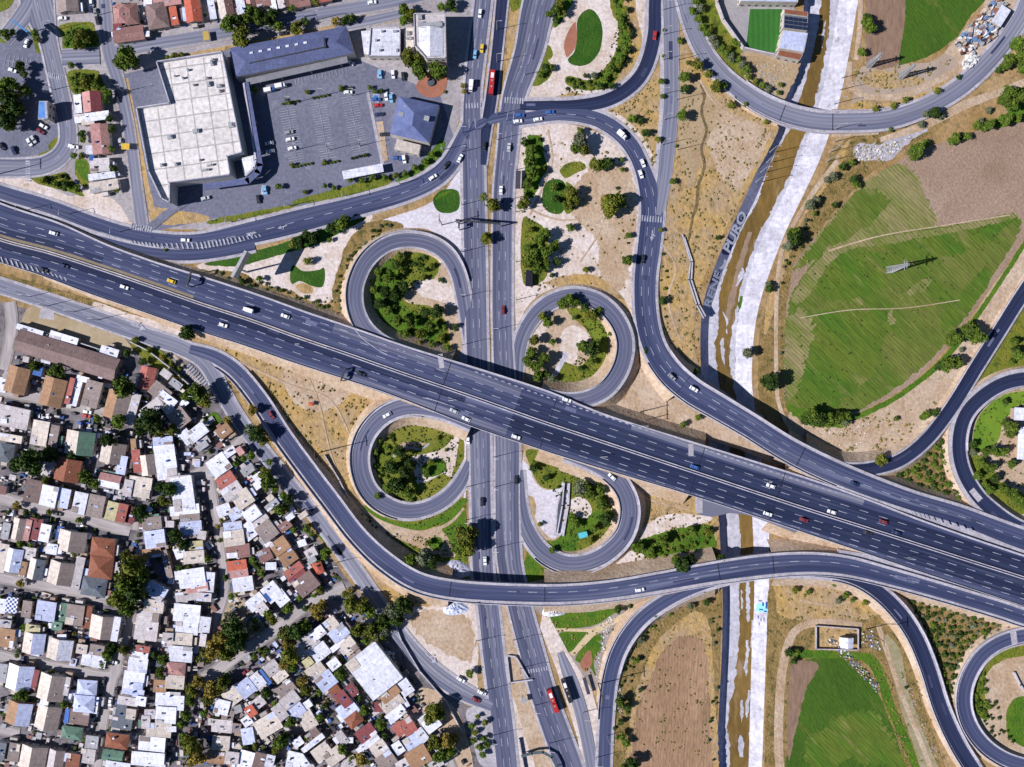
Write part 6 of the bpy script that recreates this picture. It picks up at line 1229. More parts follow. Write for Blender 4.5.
TREES = '''283.0 104.0 1.8 g|286.6 103.3 1.8 g|290.2 102.6 1.8 g|293.8 101.9 1.8 g|297.4 101.2 1.8 g|313.0 98.0 1.8 g|316.6 97.3 1.8 g|320.2 96.6 1.8 g|323.8 95.9 1.8 g|327.4 95.2 1.8 g|341.0 90.0 1.8 d|344.6 89.3 1.8 d|348.2 88.6 1.8 d|351.8 87.9 1.8 d|293.0 167.0 1.8 g|296.6 166.3 1.8 g|300.2 165.6 1.8 g|303.8 164.9 1.8 g|307.4 164.2 1.8 g|311.0 163.5 1.8 g|323.0 164.0 1.8 g|326.6 163.3 1.8 g|330.2 162.6 1.8 g|333.8 161.9 1.8 g|337.4 161.2 1.8 g|352.0 158.0 1.8 d|355.6 157.3 1.8 d|359.2 156.6 1.8 d|362.8 155.9 1.8 d|366.4 155.2 2.4 d
35 366 6 g|57 371 8 g|122 387 11 g|187 332 8 d|196 392 10 g|205 400 8 y|186 396 6 g|136 340 4 y|150 350 4 y|163 357 4 o|172 364 4 y|180 368 3 y|181 378 3 y|128 352 5 d|143 362 5 d
50 455 8 d|30 462 14 d|16 466 8 d|48 452 6 g|86 478 8 g|94 484 6 g|72 456 6 d|84 455 4 g|108 440 8 d|118 422 8 g|150 422 13 d|140 430 8 d|160 432 6 y|172 430 6 y|46 480 5 y|98 418 5 g|170 490 8 d|160 487 6 d
18 505 5 o|50 512 4 y|80 520 4 g|27 512 4 d|10 512 4 d|40 518 4 d|22 544 5 g|32 546 4 g|82 530 3 d|140 512 8 d|145 520 5 d|163 500 6 y|155 505 5 d|176 536 8 d|182 544 6 d
130 570 13 y|124 585 12 g|136 592 12 d|118 600 10 y|128 608 10 g|138 560 8 o|126 556 6 y|142 576 9 d|180 568 5 d|188 568 4 g|22 583 5 o|75 555 3 g|26 628 5 g|44 626 4 y|75 634 3 o|20 650 4 s|18 655 3 g|52 672 4 y|22 695 7 g|65 703 5 g|108 654 7 g|104 664 5 g|112 648 6 d|124 650 6 y|164 660 6 g|160 672 6 g|155 655 4 d|146 700 3 g
192 690 7 y|197 682 7 o|190 700 6 g|186 716 6 g|182 724 5 g|190 745 10 y|197 756 10 o|184 738 6 g|212 690 9 o|222 684 8 y|228 676 5 g|208 700 6 y|205 712 5 g|215 720 4 g
212 650 11 o|205 655 8 y|222 638 9 o|226 652 10 y|235 645 11 d|232 628 10 d|242 636 8 d|230 616 6 s|246 628 7 s|256 620 4 g|272 620 6 y|268 612 5 g|260 650 3 g|255 656 4 g|264 655 3 y|268 650 4 d|286 634 9 y|296 630 10 d|304 626 8 g|288 642 8 o|290 655 10 y|283 664 6 o|292 668 6 g|252 628 4 d|288 608 6 g|280 600 4 g|305 608 4 d|300 598 4 g
266 692 6 d|291 722 6 g|276 704 5 g|256 745 5 y|280 742 8 g|288 735 5 g|276 750 5 y|246 745 4 d|306 690 6 y|302 682 6 o|320 692 4 g|341 675 7 g|320 716 5 g|308 737 4 g|342 750 6 g|325 705 4 d|365 710 6 g|360 698 4 d|380 725 6 g|385 735 5 d|362 760 7 o|352 757 5 y|342 670 4 g|330 655 3 d
352 604 9 y|362 606 9 y|370 612 7 g|358 630 8 y|372 632 9 y|380 626 7 g|366 640 5 g|316 612 8 o|322 606 6 o|384 618 7 d|392 610 9 s|400 606 9 d|408 604 7 d|396 620 7 d|386 630 7 s|410 610 5 d|383 638 4 g|434 710 9 y|430 718 7 y|440 714 6 g|436 744 9 y|446 742 9 o|450 752 8 g|440 756 8 g|454 738 6 o|470 673 5 g|472 725 4 g|475 732 4 y|474 740 4 g|480 746 5 g|484 738 4 g|483 754 4 g|485 722 4 y|478 716 3 g|487 745 4 g
252 410 6 o|258 435 9 d|250 430 7 s|262 440 6 y|265 474 7 y|268 482 8 g|258 476 5 g|288 500 6 d|284 495 5 g|244 458 4 g|228 420 5 o|222 462 4 g|236 464 4 g|252 455 5 g|280 510 7 g|286 508 5 y|270 506 4 g|294 530 4 g|307 528 5 g|312 533 4 g|326 553 6 g|320 560 4 d|310 525 3 y|258 566 5 d|262 572 5 g|254 560 5 g|278 590 4 g|300 590 3 y|232 596 4 g|238 592 3 o|220 540 3 y|222 520 3 y|218 526 3 o|208 558 5 g|226 578 4 d|320 590 5 y|315 594 4 g|312 590 4 d|350 590 4 o|345 594 4 y|270 462 4 g|276 488 5 g
28 92 5 g|20 66 6 d|24 74 5 d|8 84 9 g|10 100 11 d|16 110 9 d|6 120 10 d|10 126 7 y|2 95 8 d|20 88 5 o|26 88 4 y|4 112 8 y|36 34 5 g|38 40 4 y|6 34 6 g|14 33 4 g|72 66 4 g|82 36 8 y|74 34 6 g|90 34 5 g|78 45 6 y|86 82 7 y|96 84 6 g|78 84 5 g|92 78 5 g|108 100 5 d|110 118 5 d|112 130 5 d|112 150 5 g|115 170 5 d|106 92 6 g|84 134 5 d|84 140 4 g|75 156 4 g|82 156 3 y|44 181 4 y|56 184 4 g|66 184 5 d|78 188 4 g|60 176 3 y|118 190 4 g|126 58 11 g|120 62 7 g|133 62 8 d|128 40 4 g|175 56 4 y|168 58 3 g|182 55 3 y
228 24 9 g|238 20 8 d|242 36 10 y|238 42 6 g|250 15 9 g|258 16 8 g|266 20 7 d|272 15 7 d|278 26 6 g|296 28 6 y|300 24 4 o|305 22 5 d|336 22 5 o|345 21 5 d|352 20 5 d|316 3 5 y|292 8 5 g|348 18 4 y|404 10 6 g|412 14 6 y|405 20 6 g|442 8 5 g|450 4 6 d|454 10 4 g|410 57 9 y|418 62 7 g|420 72 8 g|437 70 9 g|440 74 6 y|444 92 2 o|463 86 3 o|464 92 3 o
255 90 4 g|307 92 3 y|290 103 3 y|286 100 2 g|341 88 3 y|292 165 3 y|325 162 3 y|370 88 3 g|375 92 3 g|382 92 3 d|279 187 4 g|305 192 3 y|325 186 3 g|334 188 3 g|350 180 4 g|362 181 4 g|372 178 4 g|385 178 4 g|396 176 4 y|432 155 4 g|425 162 4 g|415 168 4 g|405 174 4 g
299 242 7 d|306 236 6 d|313 238 6 d|332 228 6 d|340 224 7 g|345 220 6 g|330 240 3 g|293 245 4 o|308 261 5 y|260 279 4 g|165 250 2 g|243 282 4 d|250 286 3 d
400 256 7 g|396 264 8 g|390 276 9 g|402 272 6 y|386 292 9 d|380 304 8 d|396 296 9 d|404 286 8 d|374 290 6 g|378 272 6 g|388 312 7 g|398 320 8 g|410 322 9 g|420 334 8 y|430 326 9 g|406 334 7 g|436 312 10 d|426 312 8 d|445 328 6 g|442 338 7 y|432 345 6 g|448 348 6 g|420 344 6 y|424 270 5 g|432 266 5 y|424 278 5 y|440 280 4 g|443 282 3 g|456 326 5 p|455 330 3 d|414 264 4 d
569 300 7 g|575 302 6 g|562 304 6 g|584 307 5 d|592 316 6 y|598 312 5 g|548 322 6 g|542 316 5 y|534 340 6 y|532 352 6 g|528 360 6 g|536 366 7 g|544 358 6 g|538 376 6 g|552 342 4 g|582 346 6 g|590 350 8 d|596 344 6 g|592 362 4 g|580 368 3 d|552 378 5 s|545 374 5 g|610 334 3 g|574 318 3 g
400 452 10 d|392 466 11 d|404 472 10 d|410 464 9 d|396 484 12 d|408 492 9 g|388 488 9 g|426 470 6 g|431 462 6 y|426 474 5 g|380 440 5 g|376 452 5 g|382 470 6 g|457 432 4 p|438 438 4 y|438 478 2 g|412 500 4 g|378 496 4 g|446 450 3 y|450 478 2 o
534 468 5 d|546 478 4 p|580 488 8 s|588 492 8 g|598 490 7 g|603 506 6 g|606 520 7 d|610 514 5 g|572 518 5 g|576 524 5 g|552 550 4 g|540 524 3 y|594 528 5 g|600 500 5 g|558 487 2 d|590 540 4 y
466 535 11 y|468 548 9 y|460 545 8 g|456 548 6 g|461 533 7 g|422 558 9 s|412 560 7 g|432 562 7 d|404 560 5 g|428 543 4 g
525 144 5 d|531 150 6 g|530 160 7 g|532 172 7 g|528 184 6 g|538 140 3 g|543 170 4 y|580 140 8 s|576 148 6 g|584 150 6 y|580 132 5 g|596 164 7 y|602 165 6 g|608 162 6 d|612 204 10 y|620 200 8 g|610 212 7 y|604 200 5 o|524 202 6 y|520 206 4 g|571 193 7 y|574 200 6 y|568 204 6 y|553 188 5 g|556 200 5 d|562 194 4 g|570 228 5 g|540 240 7 g|546 234 6 g|528 248 6 g|533 258 8 g|544 252 8 g|538 268 7 g|546 264 6 g|525 264 5 y|554 246 6 g|556 262 5 d|530 230 4 y|552 276 3 d|628 236 4 g|628 243 1.5 d|627 260 6 g|586 270 4 y|621 160 3 g|622 170 3 g|617 188 2 d|624 200 2 d
493 205 7 y|484 200 6 p|486 238 6 y|488 236 4 g|545 68 5 d|551 68 4 g|548 15 4 g|556 10 6 g|563 14 5 y|555 20 4 d|540 75 4 g|560 4 6 y|620 20 4 g|628 36 4 g|625 50 5 g|620 60 5 g|610 70 5 g|605 80 4 g|600 86 4 d|594 76 4 s|578 84 3 g|568 80 3 d|585 76 3 d|626 10 4 y|622 -2 5 y|612 86 4 d|622 26 5 g|628 30 4 y|618 66 4 y
661 82 4 g|684 77 6 g|683 91 5 d|685 88 4 g|679 40 3 d|680 42 3 g|688 63 3 y|698 64 6 y|708 74 5 y|716 86 6 y|722 86 5 g|716 90 4 y|731 105 5 y|745 105 3 y|766 122 3 y|632 119 5 g|640 121 4 d|646 133 5 d|658 140 4 y|682 115 6 g|672 182 4 g|662 97 3 g|735 98 2 g|663 56 2 y|664 30 2 g|676 146 2 g|717 238 3 d
692 12 5 g|698 20 5 g|702 28 5 g|706 34 5 g|710 30 4 y|716 46 5 s|721 50 5 g|726 55 5 g|731 58 5 s|734 42 4 g|738 44 4 g|742 66 5 s|746 70 5 g|748 77 4 g|755 82 4 y|762 86 4 g|768 90 4 s|778 93 3 g|780 85 3 y|700 8 5 s|695 2 5 g|712 40 5 s|738 60 4 g|728 49 4 y
867 22 7 g|870 28 6 g|867 18 5 d|861 53 5 g|958 78 3 d|937 91 4 y|905 100 4 y|893 106 4 y|875 109 4 y|935 113 6 d|925 115 4 s|940 117 4 s|920 125 4 s|890 130 3 g|918 150 8 g|924 144 5 g|913 155 6 g|855 185 5 g|853 179 5 d|851 163 4 g|842 168 5 d|832 177 5 s|826 180 4 s|834 206 4 d|794 238 8 d|793 232 6 g|788 245 6 s|769 288 5 d|768 284 4 s|771 383 9 d|748 353 6 s|810 205 6 s|816 200 5 s|814 214 3 g
1018 44 8 g|1022 56 8 g|1010 60 7 g|1005 66 5 g|998 70 4 d|1023 68 7 g|1010 92 8 g|1004 100 7 g|1012 104 7 g|1022 96 8 g|1006 120 7 g|990 124 6 g|983 129 4 g|976 126 5 g|966 137 5 g|956 138 6 g|950 142 5 g|988 111 4 s|980 122 4 s|961 139 4 d|1018 118 5 g
968 330 8 g|976 336 9 g|972 326 6 g|954 338 8 g|948 343 5 g|948 364 8 g|958 362 7 g|942 366 6 d|961 350 3 s|1018 355 6 g|1014 342 5 g|1016 350 5 d|1010 362 4 g|881 460 7 y|925 415 5 g|922 417 4 g|935 412 5 d|895 419 3 g|812 415 8 g|820 420 8 d|830 420 8 g|838 418 7 g|846 416 6 g|806 420 6 d|845 422 5 s
1005 402 4 d|1006 424 5 g|1014 428 7 g|1010 434 5 g|1002 452 6 g|995 452 6 g|986 452 5 g|1012 464 5 g|982 462 5 g|990 468 6 g|996 478 5 d|978 476 5 g|1004 488 6 g|1012 494 7 g|1020 500 6 g|990 490 5 g|984 484 4 g|972 444 5 d|972 452 4 s
637 548 6 g|650 552 5 g|664 540 6 g|690 530 5 g|683 564 9 d|690 560 7 d|676 560 6 g|722 560 6 g|719 566 5 g|708 532 5 y|683 424 4 g|698 417 4 g|662 300 5 d|645 350 4 d|663 371 4 g|695 372 4 g|688 370 4 d|661 230 3 y|696 237 1.5 s|707 602 4 d|618 608 5 d|688 592 4 g|630 606 3 d|632 614 3 d|690 606 4 s|655 615 5 s|645 625 4 g|640 640 4 s|636 660 4 g|620 702 6 g|626 706 5 d|622 735 5 g|626 742 5 g|632 764 7 d|624 770 6 g|640 690 3 d|620 722 4 d|789 652 5 d|793 660 4 d|796 652 4 g|833 583 4 g|845 595 4 g|838 600 4 s|808 592 3 g|852 600 3 g|865 602 4 y|795 590 4 y|906 688 2 d'''
TL = sorted([(float(t[2]), float(t[0]), float(t[1]), t[3]) for t in (ln.split() for ln in TREES.replace('\n', '|').split('|')) if t], reverse=True)
INL = [[(412, 246), (385, 252), (361, 288), (370, 324), (403, 346), (452, 362), (460, 310), (436, 250)], [(458, 418), (412, 412), (368, 445), (372, 483), (406, 504), (456, 482), (464, 440)]]
TL = sorted([(r * (.7 if any(inside(x, y, q) for q in INL) else 1), x, y, ('g' if k == 'd' and any(inside(x, y, q) for q in INL) and int(x) % 2 else k)) for r, x, y, k in TL], reverse=True)
for r, px, py, k in TL[:298]: tree(px, py, r, k)
# the many smaller trees and bushes beyond the largest 300: one growth of stuff
GK = 'dgyos'
LIGHT = {k: crown_mesh(k, 900 + ord(k), 330) for k in GK}
def growth(name, items):
    import numpy as np
    V, F, M = [], [], []; base = 0
    for r, px, py, k in items:
        if k == 'p': k = 'd'
        me = LIGHT[k]; n = len(me.vertices); co = np.empty(n * 3, 'f'); me.vertices.foreach_get('co', co); co = co.reshape(-1, 3); m = r * S; a = trs.uniform(0, 6.28)
        lo = .45 if r < 3 else 0.1; z = m * .8; x, y = W(px, py, z)
        rot = np.array([[math.cos(a), -math.sin(a)], [math.sin(a), math.cos(a)]]); xy = co[:, :2] @ rot.T * m
        V.append(np.column_stack([xy[:, 0] + x, xy[:, 1] + y, (co[:, 2] - lo) * m]))
        for p in me.polygons: F.append(tuple(v + base for v in p.vertices)); M.append(GK.index(k))
        base += n
    me = bpy.data.meshes.new(name); me.from_pydata(np.concatenate(V).tolist(), [], F)
    for k in GK: me.materials.append(LEAF[k])
    me.polygons.foreach_set('material_index', M); o = bpy.data.objects.new(name, me); COL.objects.link(o); o['kind'] = 'stuff'; return o
growth('undergrowth', TL[298:])
SH_ALL = []

# shrubs scattered on the dry triangles: each its own small object, alike
SHM = {k: [crown_mesh(k, 300 + ord(k) + i, 170) for i in range(2)] for k in 'dgs'}
def shrub(px, py, r, kind, lab, grp):
    x, y = W(px, py, .3); m = r * S; o = bpy.data.objects.new('shrub', trs.choice(SHM[kind])); COL.objects.link(o); o.location = (x, y, -m * .55); o.scale = (m, m, m * .8); o.rotation_euler = (0, 0, trs.uniform(0, 6))
    reg(o, lab, 'shrub', px, py, grp, exact=True)
def scatter(poly, n, r0, r1, kinds, lab, grp, gap=1.1):
    xs = [p[0] for p in poly]; ys = [p[1] for p in poly]; got = []; tries = 0
    while len(got) < n and tries < n * 60:
        tries += 1; x, y = trs.uniform(min(xs), max(xs)), trs.uniform(min(ys), max(ys)); r = trs.uniform(r0, r1)
        if not inside(x, y, poly) or any(math.hypot(x - a, y - b) < (r + c) * gap for a, b, c in got): continue
        if road_at_fast(x, y, r): continue
        got.append((x, y, r)); SH_ALL.append((r, x, y, trs.choice(kinds), lab, grp))
def road_at_fast(x, y, r=0):
    for name, pa, dz in ROADS:
        for q in pa.s:
            if abs(q[0] - x) < 18 and abs(q[1] - y) < 18 and math.hypot(q[0] - x, q[1] - y) < max(q[3], q[4]) + r + 1: return True
    return False
scatter([(892, 470), (905, 462), (930, 445), (951, 424), (952, 450), (962, 484), (975, 504), (950, 500), (905, 482)], 70, 3.0, 5.2, 'ddg', 'round dark shrub in the dry wedge left of the right edge loop', 'round shrubs in the right wedge', .85)
scatter([(905, 592), (930, 600), (975, 613), (1008, 624), (1010, 632), (985, 640), (964, 660), (954, 690), (956, 725), (948, 712), (938, 670), (922, 630)], 110, 2.0, 4.6, 'ddgs', 'low dark shrub in the dry triangle above the bottom right loop', 'shrubs in the lower right triangle', .8)
scatter([(990, 690), (1010, 725), (1018, 745), (990, 735), (976, 712), (978, 690)], 22, 1.3, 2.4, 'd', 'small dark shrub inside the bottom right loop', 'shrubs in the bottom right loop')
scatter([(972, 682), (984, 668), (986, 690), (990, 705), (982, 722), (974, 704)], 14, 3, 4.5, 'g', 'dense green shrub along the inner left edge of the bottom right loop', 'hedge shrubs of the bottom right loop', .6)
scatter([(200, 272), (240, 274), (290, 291), (335, 308), (348, 326), (330, 322), (260, 298), (210, 284)], 48, 1.5, 3.2, 'sgd', 'low scrub bush on the slope under the billboard', 'scrub under the billboard', .8)
scatter([(333, 290), (348, 250), (378, 224), (400, 226), (372, 240), (352, 268), (344, 300), (352, 325), (340, 318)], 30, 1.5, 3, 'sgy' if False else 'sgd', 'scrub bush on the outer slope of the upper left loop', 'scrub round the upper left loop', .8)
scatter([(364, 290), (374, 265), (400, 254), (430, 256), (412, 275), (400, 300), (440, 322), (448, 350), (420, 350), (385, 334)], 26, 2.5, 4.5, 'gd', 'bushy undergrowth clump inside the upper left cloverleaf loop', 'undergrowth in the upper left loop', .7)
scatter([(370, 450), (380, 428), (398, 440), (385, 462), (390, 490), (376, 482)], 10, 2, 4, 'gd', 'bushy undergrowth clump inside the lower left cloverleaf loop', 'undergrowth in the lower left loop', .7)
scatter([(365, 505), (388, 545), (418, 568), (398, 566), (370, 540), (355, 512)], 20, 1.5, 2.6, 'ds', 'low bush on the slope below the lower left loop', 'bushes below the lower left loop', .9)
scatter([(612, 660), (632, 622), (668, 602), (690, 600), (650, 632), (632, 670), (626, 740), (614, 740)], 30, 1.5, 3, 'sgd', 'low bush between the branch ramp and the rounded field', 'bushes beside the branch ramp', .9)
scatter([(712, 600), (720, 600), (716, 760), (708, 760)], 14, 1.2, 2.4, 'sd', 'low bush between the rounded field and the canal', 'bushes by the canal', .9)
scatter([(665, 230), (672, 260), (664, 300), (668, 340), (680, 365), (662, 340), (660, 280)], 12, 1.2, 2.4, 'gd', 'low bush along the right edge of the north ramp', 'bushes beside the north ramp', .9)
scatter([(775, 250), (800, 220), (830, 180), (812, 235), (790, 262), (782, 300), (784, 380), (772, 380), (774, 300)], 20, 1.2, 2.6, 'sd', 'low bush on the dry bank right of the canal', 'bushes on the canal bank', .9)
scatter([(636, 548), (664, 538), (704, 528), (712, 545), (690, 556), (655, 560)], 26, 2, 3.6, 'gg', 'green bush on the patch between motorway and south ramp', 'bushes between the motorway and south ramp', .7)
scatter([(560, 90), (600, 88), (622, 60), (632, 40), (622, 5), (614, 0), (622, 40), (604, 76), (570, 80)], 24, 1.8, 3.2, 'gd', 'bush in the green belt round the bean shaped lawn', 'bushes of the top park', .8)
scatter([(36, 174), (66, 174), (80, 194), (60, 190)], 14, 2, 3.4, 'gd', 'bush in the green wedge below the roundabout junction', 'bushes of the top left wedge', .7)
scatter([(64, 30), (92, 26), (96, 46), (66, 52)], 14, 2.4, 4, 'g', 'bush in the square garden at the top left', 'bushes of the top left garden', .7)
scatter([(70, 74), (96, 72), (104, 90), (76, 92)], 14, 2.4, 4, 'g', 'bush in the garden above the pink gabled house', 'bushes of the garden by the lane', .7)

SH_ALL.sort(key=lambda t: -t[0])
for r, x, y, k, lab, grp in SH_ALL[:295]: shrub(x, y, r, k, lab, grp)
growth('scrub', [t[:4] for t in SH_ALL[295:]])

# uncounted weeds and tufts on dry ground: one object of stuff
def tufts(name, polys, n, s0, s1, m, seed):
    rs = random.Random(seed); mb = MB()
    for poly, k in polys:
        xs = [p[0] for p in poly]; ys = [p[1] for p in poly]; c = 0; tr = 0
        while c < k and tr < k * 6:
            tr += 1; x, y = rs.uniform(min(xs), max(xs)), rs.uniform(min(ys), max(ys))
            if not inside(x, y, poly): continue
            v = MN.noise(Vector((x * .12, y * .12, seed)))
            if v < -.05 + rs.uniform(-.2, .2) or in_canal(x, y): continue
            if road_at_fast2(x, y): continue
            c += 1; X, Y = W(x, y); s = rs.uniform(s0, s1); z = .1; i = len(mb.v)
            for q in range(5): a = q * 1.2566 + rs.uniform(-.3, .3); mb.v.append((X + s * math.cos(a) * rs.uniform(.7, 1.1), Y + s * math.sin(a) * rs.uniform(.7, 1.1), z))
            mb.v.append((X + rs.uniform(-.1, .1), Y, z + s * .9)); mb.f += [(i + q, i + (q + 1) % 5, i + 5) for q in range(5)]
    return mb.obj(name, m, kind='stuff')
GRID = {}
for name, pa, dz in ROADS:
    for q in pa.s: GRID.setdefault((int(q[0] // 20), int(q[1] // 20)), []).append((q[0], q[1], max(q[3], q[4]) + 3))
def road_at_fast2(x, y):
    gx, gy = int(x // 20), int(y // 20)
    for i in (-1, 0, 1):
        for j in (-1, 0, 1):
            for a, b, c in GRID.get((gx + i, gy + j), ()):
                if (a - x) ** 2 + (b - y) ** 2 < c * c: return True
    return False
DRY = [([(215, 345), (300, 350), (440, 400), (360, 430), (355, 500), (430, 575), (320, 480), (250, 365)], 900), ([(660, 80), (700, 60), (775, 120), (740, 200), (700, 300), (698, 370), (662, 340), (668, 200)], 900),
       ([(600, 110), (655, 75), (660, 180), (640, 150)], 250), ([(780, 580), (850, 580), (900, 610), (945, 767), (905, 767), (870, 650), (780, 640)], 500), ([(840, 150), (920, 125), (840, 210), (790, 290), (784, 400), (760, 400), (770, 290)], 450),
       ([(240, 385), (330, 495), (440, 600), (400, 610), (310, 510)], 450), ([(616, 475), (715, 515), (690, 560), (600, 582), (640, 540)], 350), ([(800, 430), (940, 400), (900, 455), (850, 464)], 300), ([(612, 740), (640, 630), (712, 595), (714, 760)], 400),
       ([(540, 610), (650, 600), (600, 690)], 200), ([(520, 130), (600, 135), (640, 200), (630, 290), (560, 285), (520, 320)], 300), ([(850, 70), (950, 60), (930, 100), (855, 115)], 250), ([(200, 272), (340, 300), (350, 325), (240, 298)], 250), ([(890, 470), (950, 420), (975, 502)], 150), ([(905, 592), (1010, 628), (960, 660), (955, 720)], 250)]
DRY = [(p, int(k * .55)) for p, k in DRY]
tufts('dry_tufts', DRY, 0, .25, .9, mat('dry_tuft', (.24, .18, .06), (.13, .12, .035), scale=.2), 3)
GREENP = [([(412, 247), (369, 267), (363, 308), (405, 346), (448, 355), (446, 320), (404, 298), (439, 266)], 500), ([(412, 412), (375, 429), (367, 462), (388, 498), (426, 503), (463, 465), (458, 418)], 450), ([(530, 455), (592, 476), (617, 506), (602, 545), (560, 556), (560, 500), (540, 488)], 350), ([(566, 297), (612, 322), (613, 366), (560, 390), (590, 335)], 220),
          ([(600, 95), (560, 95), (604, 68), (618, 25), (610, -10), (632, 20), (634, 60)], 300), ([(816, 255), (960, 226), (1015, 218), (950, 340), (850, 414), (790, 400), (800, 290)], 220), ([(632, 546), (712, 528), (700, 560), (640, 560)], 150), ([(372, 512), (462, 500), (464, 560), (400, 560)], 250), ([(522, 135), (545, 140), (545, 280), (522, 280)], 150), ([(60, 25), (95, 25), (98, 46), (66, 53)], 60), ([(970, 395), (1024, 392), (1024, 515), (976, 486)], 200)]
tufts('green_tufts', GREENP, 0, .25, .7, mat('green_tuft', (.06, .085, .012), (.035, .055, .008), scale=.2), 4)

# ---------------------------------------------------------------- vehicles
CARC = {'white': (.82, .82, .84), 'grey': (.30, .31, .33), 'dark': (.03, .03, .04), 'red': (.45, .03, .03), 'blue': (.04, .12, .38), 'silver': (.5, .52, .55), 'yellow': (.75, .5, .03), 'maroon': (.2, .03, .04), 'navy': (.02, .035, .1), 'sky blue': (.2, .45, .7)}
def paint(c): return mat('paint_' + c.replace(' ', '_'), CARC[c], tuple(x * .93 for x in CARC[c]), scale=.2, rough=.35, spec=.5)
def loft(mb, secs):
    """secs: (z, x0, x1, half width)"""
    i = len(mb.v)
    for z, x0, x1, w in secs: mb.v += [(x0, -w, z), (x1, -w * .94, z), (x1, w * .94, z), (x0, w, z)]
    for k in range(len(secs) - 1):
        a, b = i + 4 * k, i + 4 * k + 4
        mb.f += [(a + j, a + (j + 1) % 4, b + (j + 1) % 4, b + j) for j in range(4)]
    mb.f += [(i + 3, i + 2, i + 1, i), tuple(i + 4 * (len(secs) - 1) + j for j in range(4))]
def wheels(o, xs, w, r=.33):
    for x in xs:
        for s in (-1, 1):
            mb = MB(); n = 10; i = 0
            for y in (s * w - .11, s * w + .11):
                for k in range(n): mb.v.append((x + r * math.cos(2 * math.pi * k / n), y, r + r * math.sin(2 * math.pi * k / n)))
            mb.f = [tuple(range(n)), tuple(range(n, 2 * n))[::-1]] + [(k, n + k, n + (k + 1) % n, (k + 1) % n) for k in range(n)]
            mb.obj('wheel', TYRE, o)
def make_car(c):
    o = empty('car', 0, 0, 0); mb = MB(); loft(mb, [(.25, -2.1, 2.1, .84), (.5, -2.2, 2.2, .9), (.82, -2.12, 2.08, .86), (.9, -2.0, 1.9, .80)]); mb.obj('body', paint(c), o)
    mb = MB(); loft(mb, [(.9, -1.65, .95, .80), (1.38, -1.3, .4, .68)]); mb.obj('window_band', GLASS, o)
    mb = MB(); loft(mb, [(1.383, -1.34, .42, .72), (1.46, -1.2, .28, .66)]); mb.obj('roof', paint(c), o)
    for s in (-1, 1): mb = MB(); mb.box(2.18, s * .6, .58, .1, .36, .16); mb.obj('headlight', PAINT, o)
    wheels(o, (-1.3, 1.3), .8); return o
def make_van(c, L=5.6, box='white'):
    o = empty('truck', 0, 0, 0); mb = MB(); loft(mb, [(.4, L / 2 - 1.9, L / 2, .95), (1.2, L / 2 - 1.9, L / 2, .98), (1.5, L / 2 - 1.9, L / 2 - .15, .96), (2.1, L / 2 - 1.9, L / 2 - .7, .9)]); mb.obj('cab', paint(c), o)
    mb = MB(); mb.box(L / 2 - .35, 0, 1.52, .5, 1.6, .5, 0, .8); mb.obj('windscreen', GLASS, o)
    mb = MB(); mb.box(-1.05, 0, .75, L - 2.1, 2.1, 2.0); mb.obj('cargo_box', paint(box), o)
    mb = MB(); mb.box(-.2, 0, .45, L - .8, .9, .25); mb.obj('chassis', DMETAL, o); wheels(o, (-L / 2 + 1.1, L / 2 - 1.1), .85, .42); return o
def make_bus(c):
    o = empty('bus', 0, 0, 0); mb = MB(); loft(mb, [(.35, -6, 6, 1.22), (1.2, -6, 6, 1.25), (2.9, -5.9, 5.9, 1.22), (3.1, -5.8, 5.8, 1.1)]); mb.obj('body', paint(c), o)
    for s in (-1, 1): mb = MB(); mb.box(0, s * 1.235, 1.4, 10.6, .06, .95); mb.obj('window_band', GLASS, o)
    mb = MB(); mb.box(5.95, 0, 1.3, .12, 2.1, 1.3); mb.obj('windscreen', GLASS, o)
    mb = MB(); mb.box(-3.2, 0, 3.1, 2.6, 1.5, .22, 0, .9); mb.obj('air_conditioner', paint('white' if c != 'white' else 'grey'), o)
    for x in (-.6, 2.4): mb = MB(); mb.box(x, 0, 3.1, .9, .8, .1, 0, .9); mb.obj('roof_hatch', paint('grey'), o)
    wheels(o, (-3.4, 3.6), 1.12, .5); return o
PROTO = {}
def vehicle(kind, c, px, py, ang=None, where=None, order='x', flip=False):
    key = (kind, c); ra = road_at(px, py); z = ra[0] if ra else LAYER[0] + .03
    first = key not in PROTO
    if first: PROTO[key] = {'car': make_car, 'van': make_van, 'bus': make_bus}[kind](c)
    o = PROTO[key] if first else copy_tree(PROTO[key])
    x, y = W(px, py, z + 1); o.location = (x, y, z)
    a = -R(ang) if ang is not None else (ra[1] if ra else 0)
    o.rotation_euler = (0, 0, a + (math.pi if flip else 0))
    nm = {'car': 'car', 'van': 'truck', 'bus': 'bus'}[kind]
    reg(o, f'{c} {nm}', nm, px, py, nm + 's on roads and car parks', where, order); return o
MWU, MWL = 'on the upper motorway carriageway', 'on the lower motorway carriageway'
for t in [('car', 'white', 53, 233), ('car', 'yellow', 171, 281), ('van', 'white', 248, 310), ('car', 'white', 285, 316), ('car', 'blue', 695, 467), ('car', 'white', 771, 486), ('car', 'white', 832, 512), ('car', 'maroon', 884, 522), ('car', 'navy', 897, 533)]:
    vehicle(*t, where=MWU, flip=True)
for t in [('car', 'dark', 43, 270), ('car', 'navy', 64, 266), ('car', 'white', 124, 287), ('car', 'white', 223, 325), ('car', 'dark', 361, 374), ('car', 'white', 466, 419), ('car', 'silver', 454, 411), ('car', 'white', 516, 437), ('car', 'white', 768, 514), ('car', 'maroon', 804, 520), ('car', 'dark', 868, 533)]:
    vehicle(*t, where=MWL)
AVL, AVR = 'on the left avenue carriageway', 'on the right avenue carriageway'
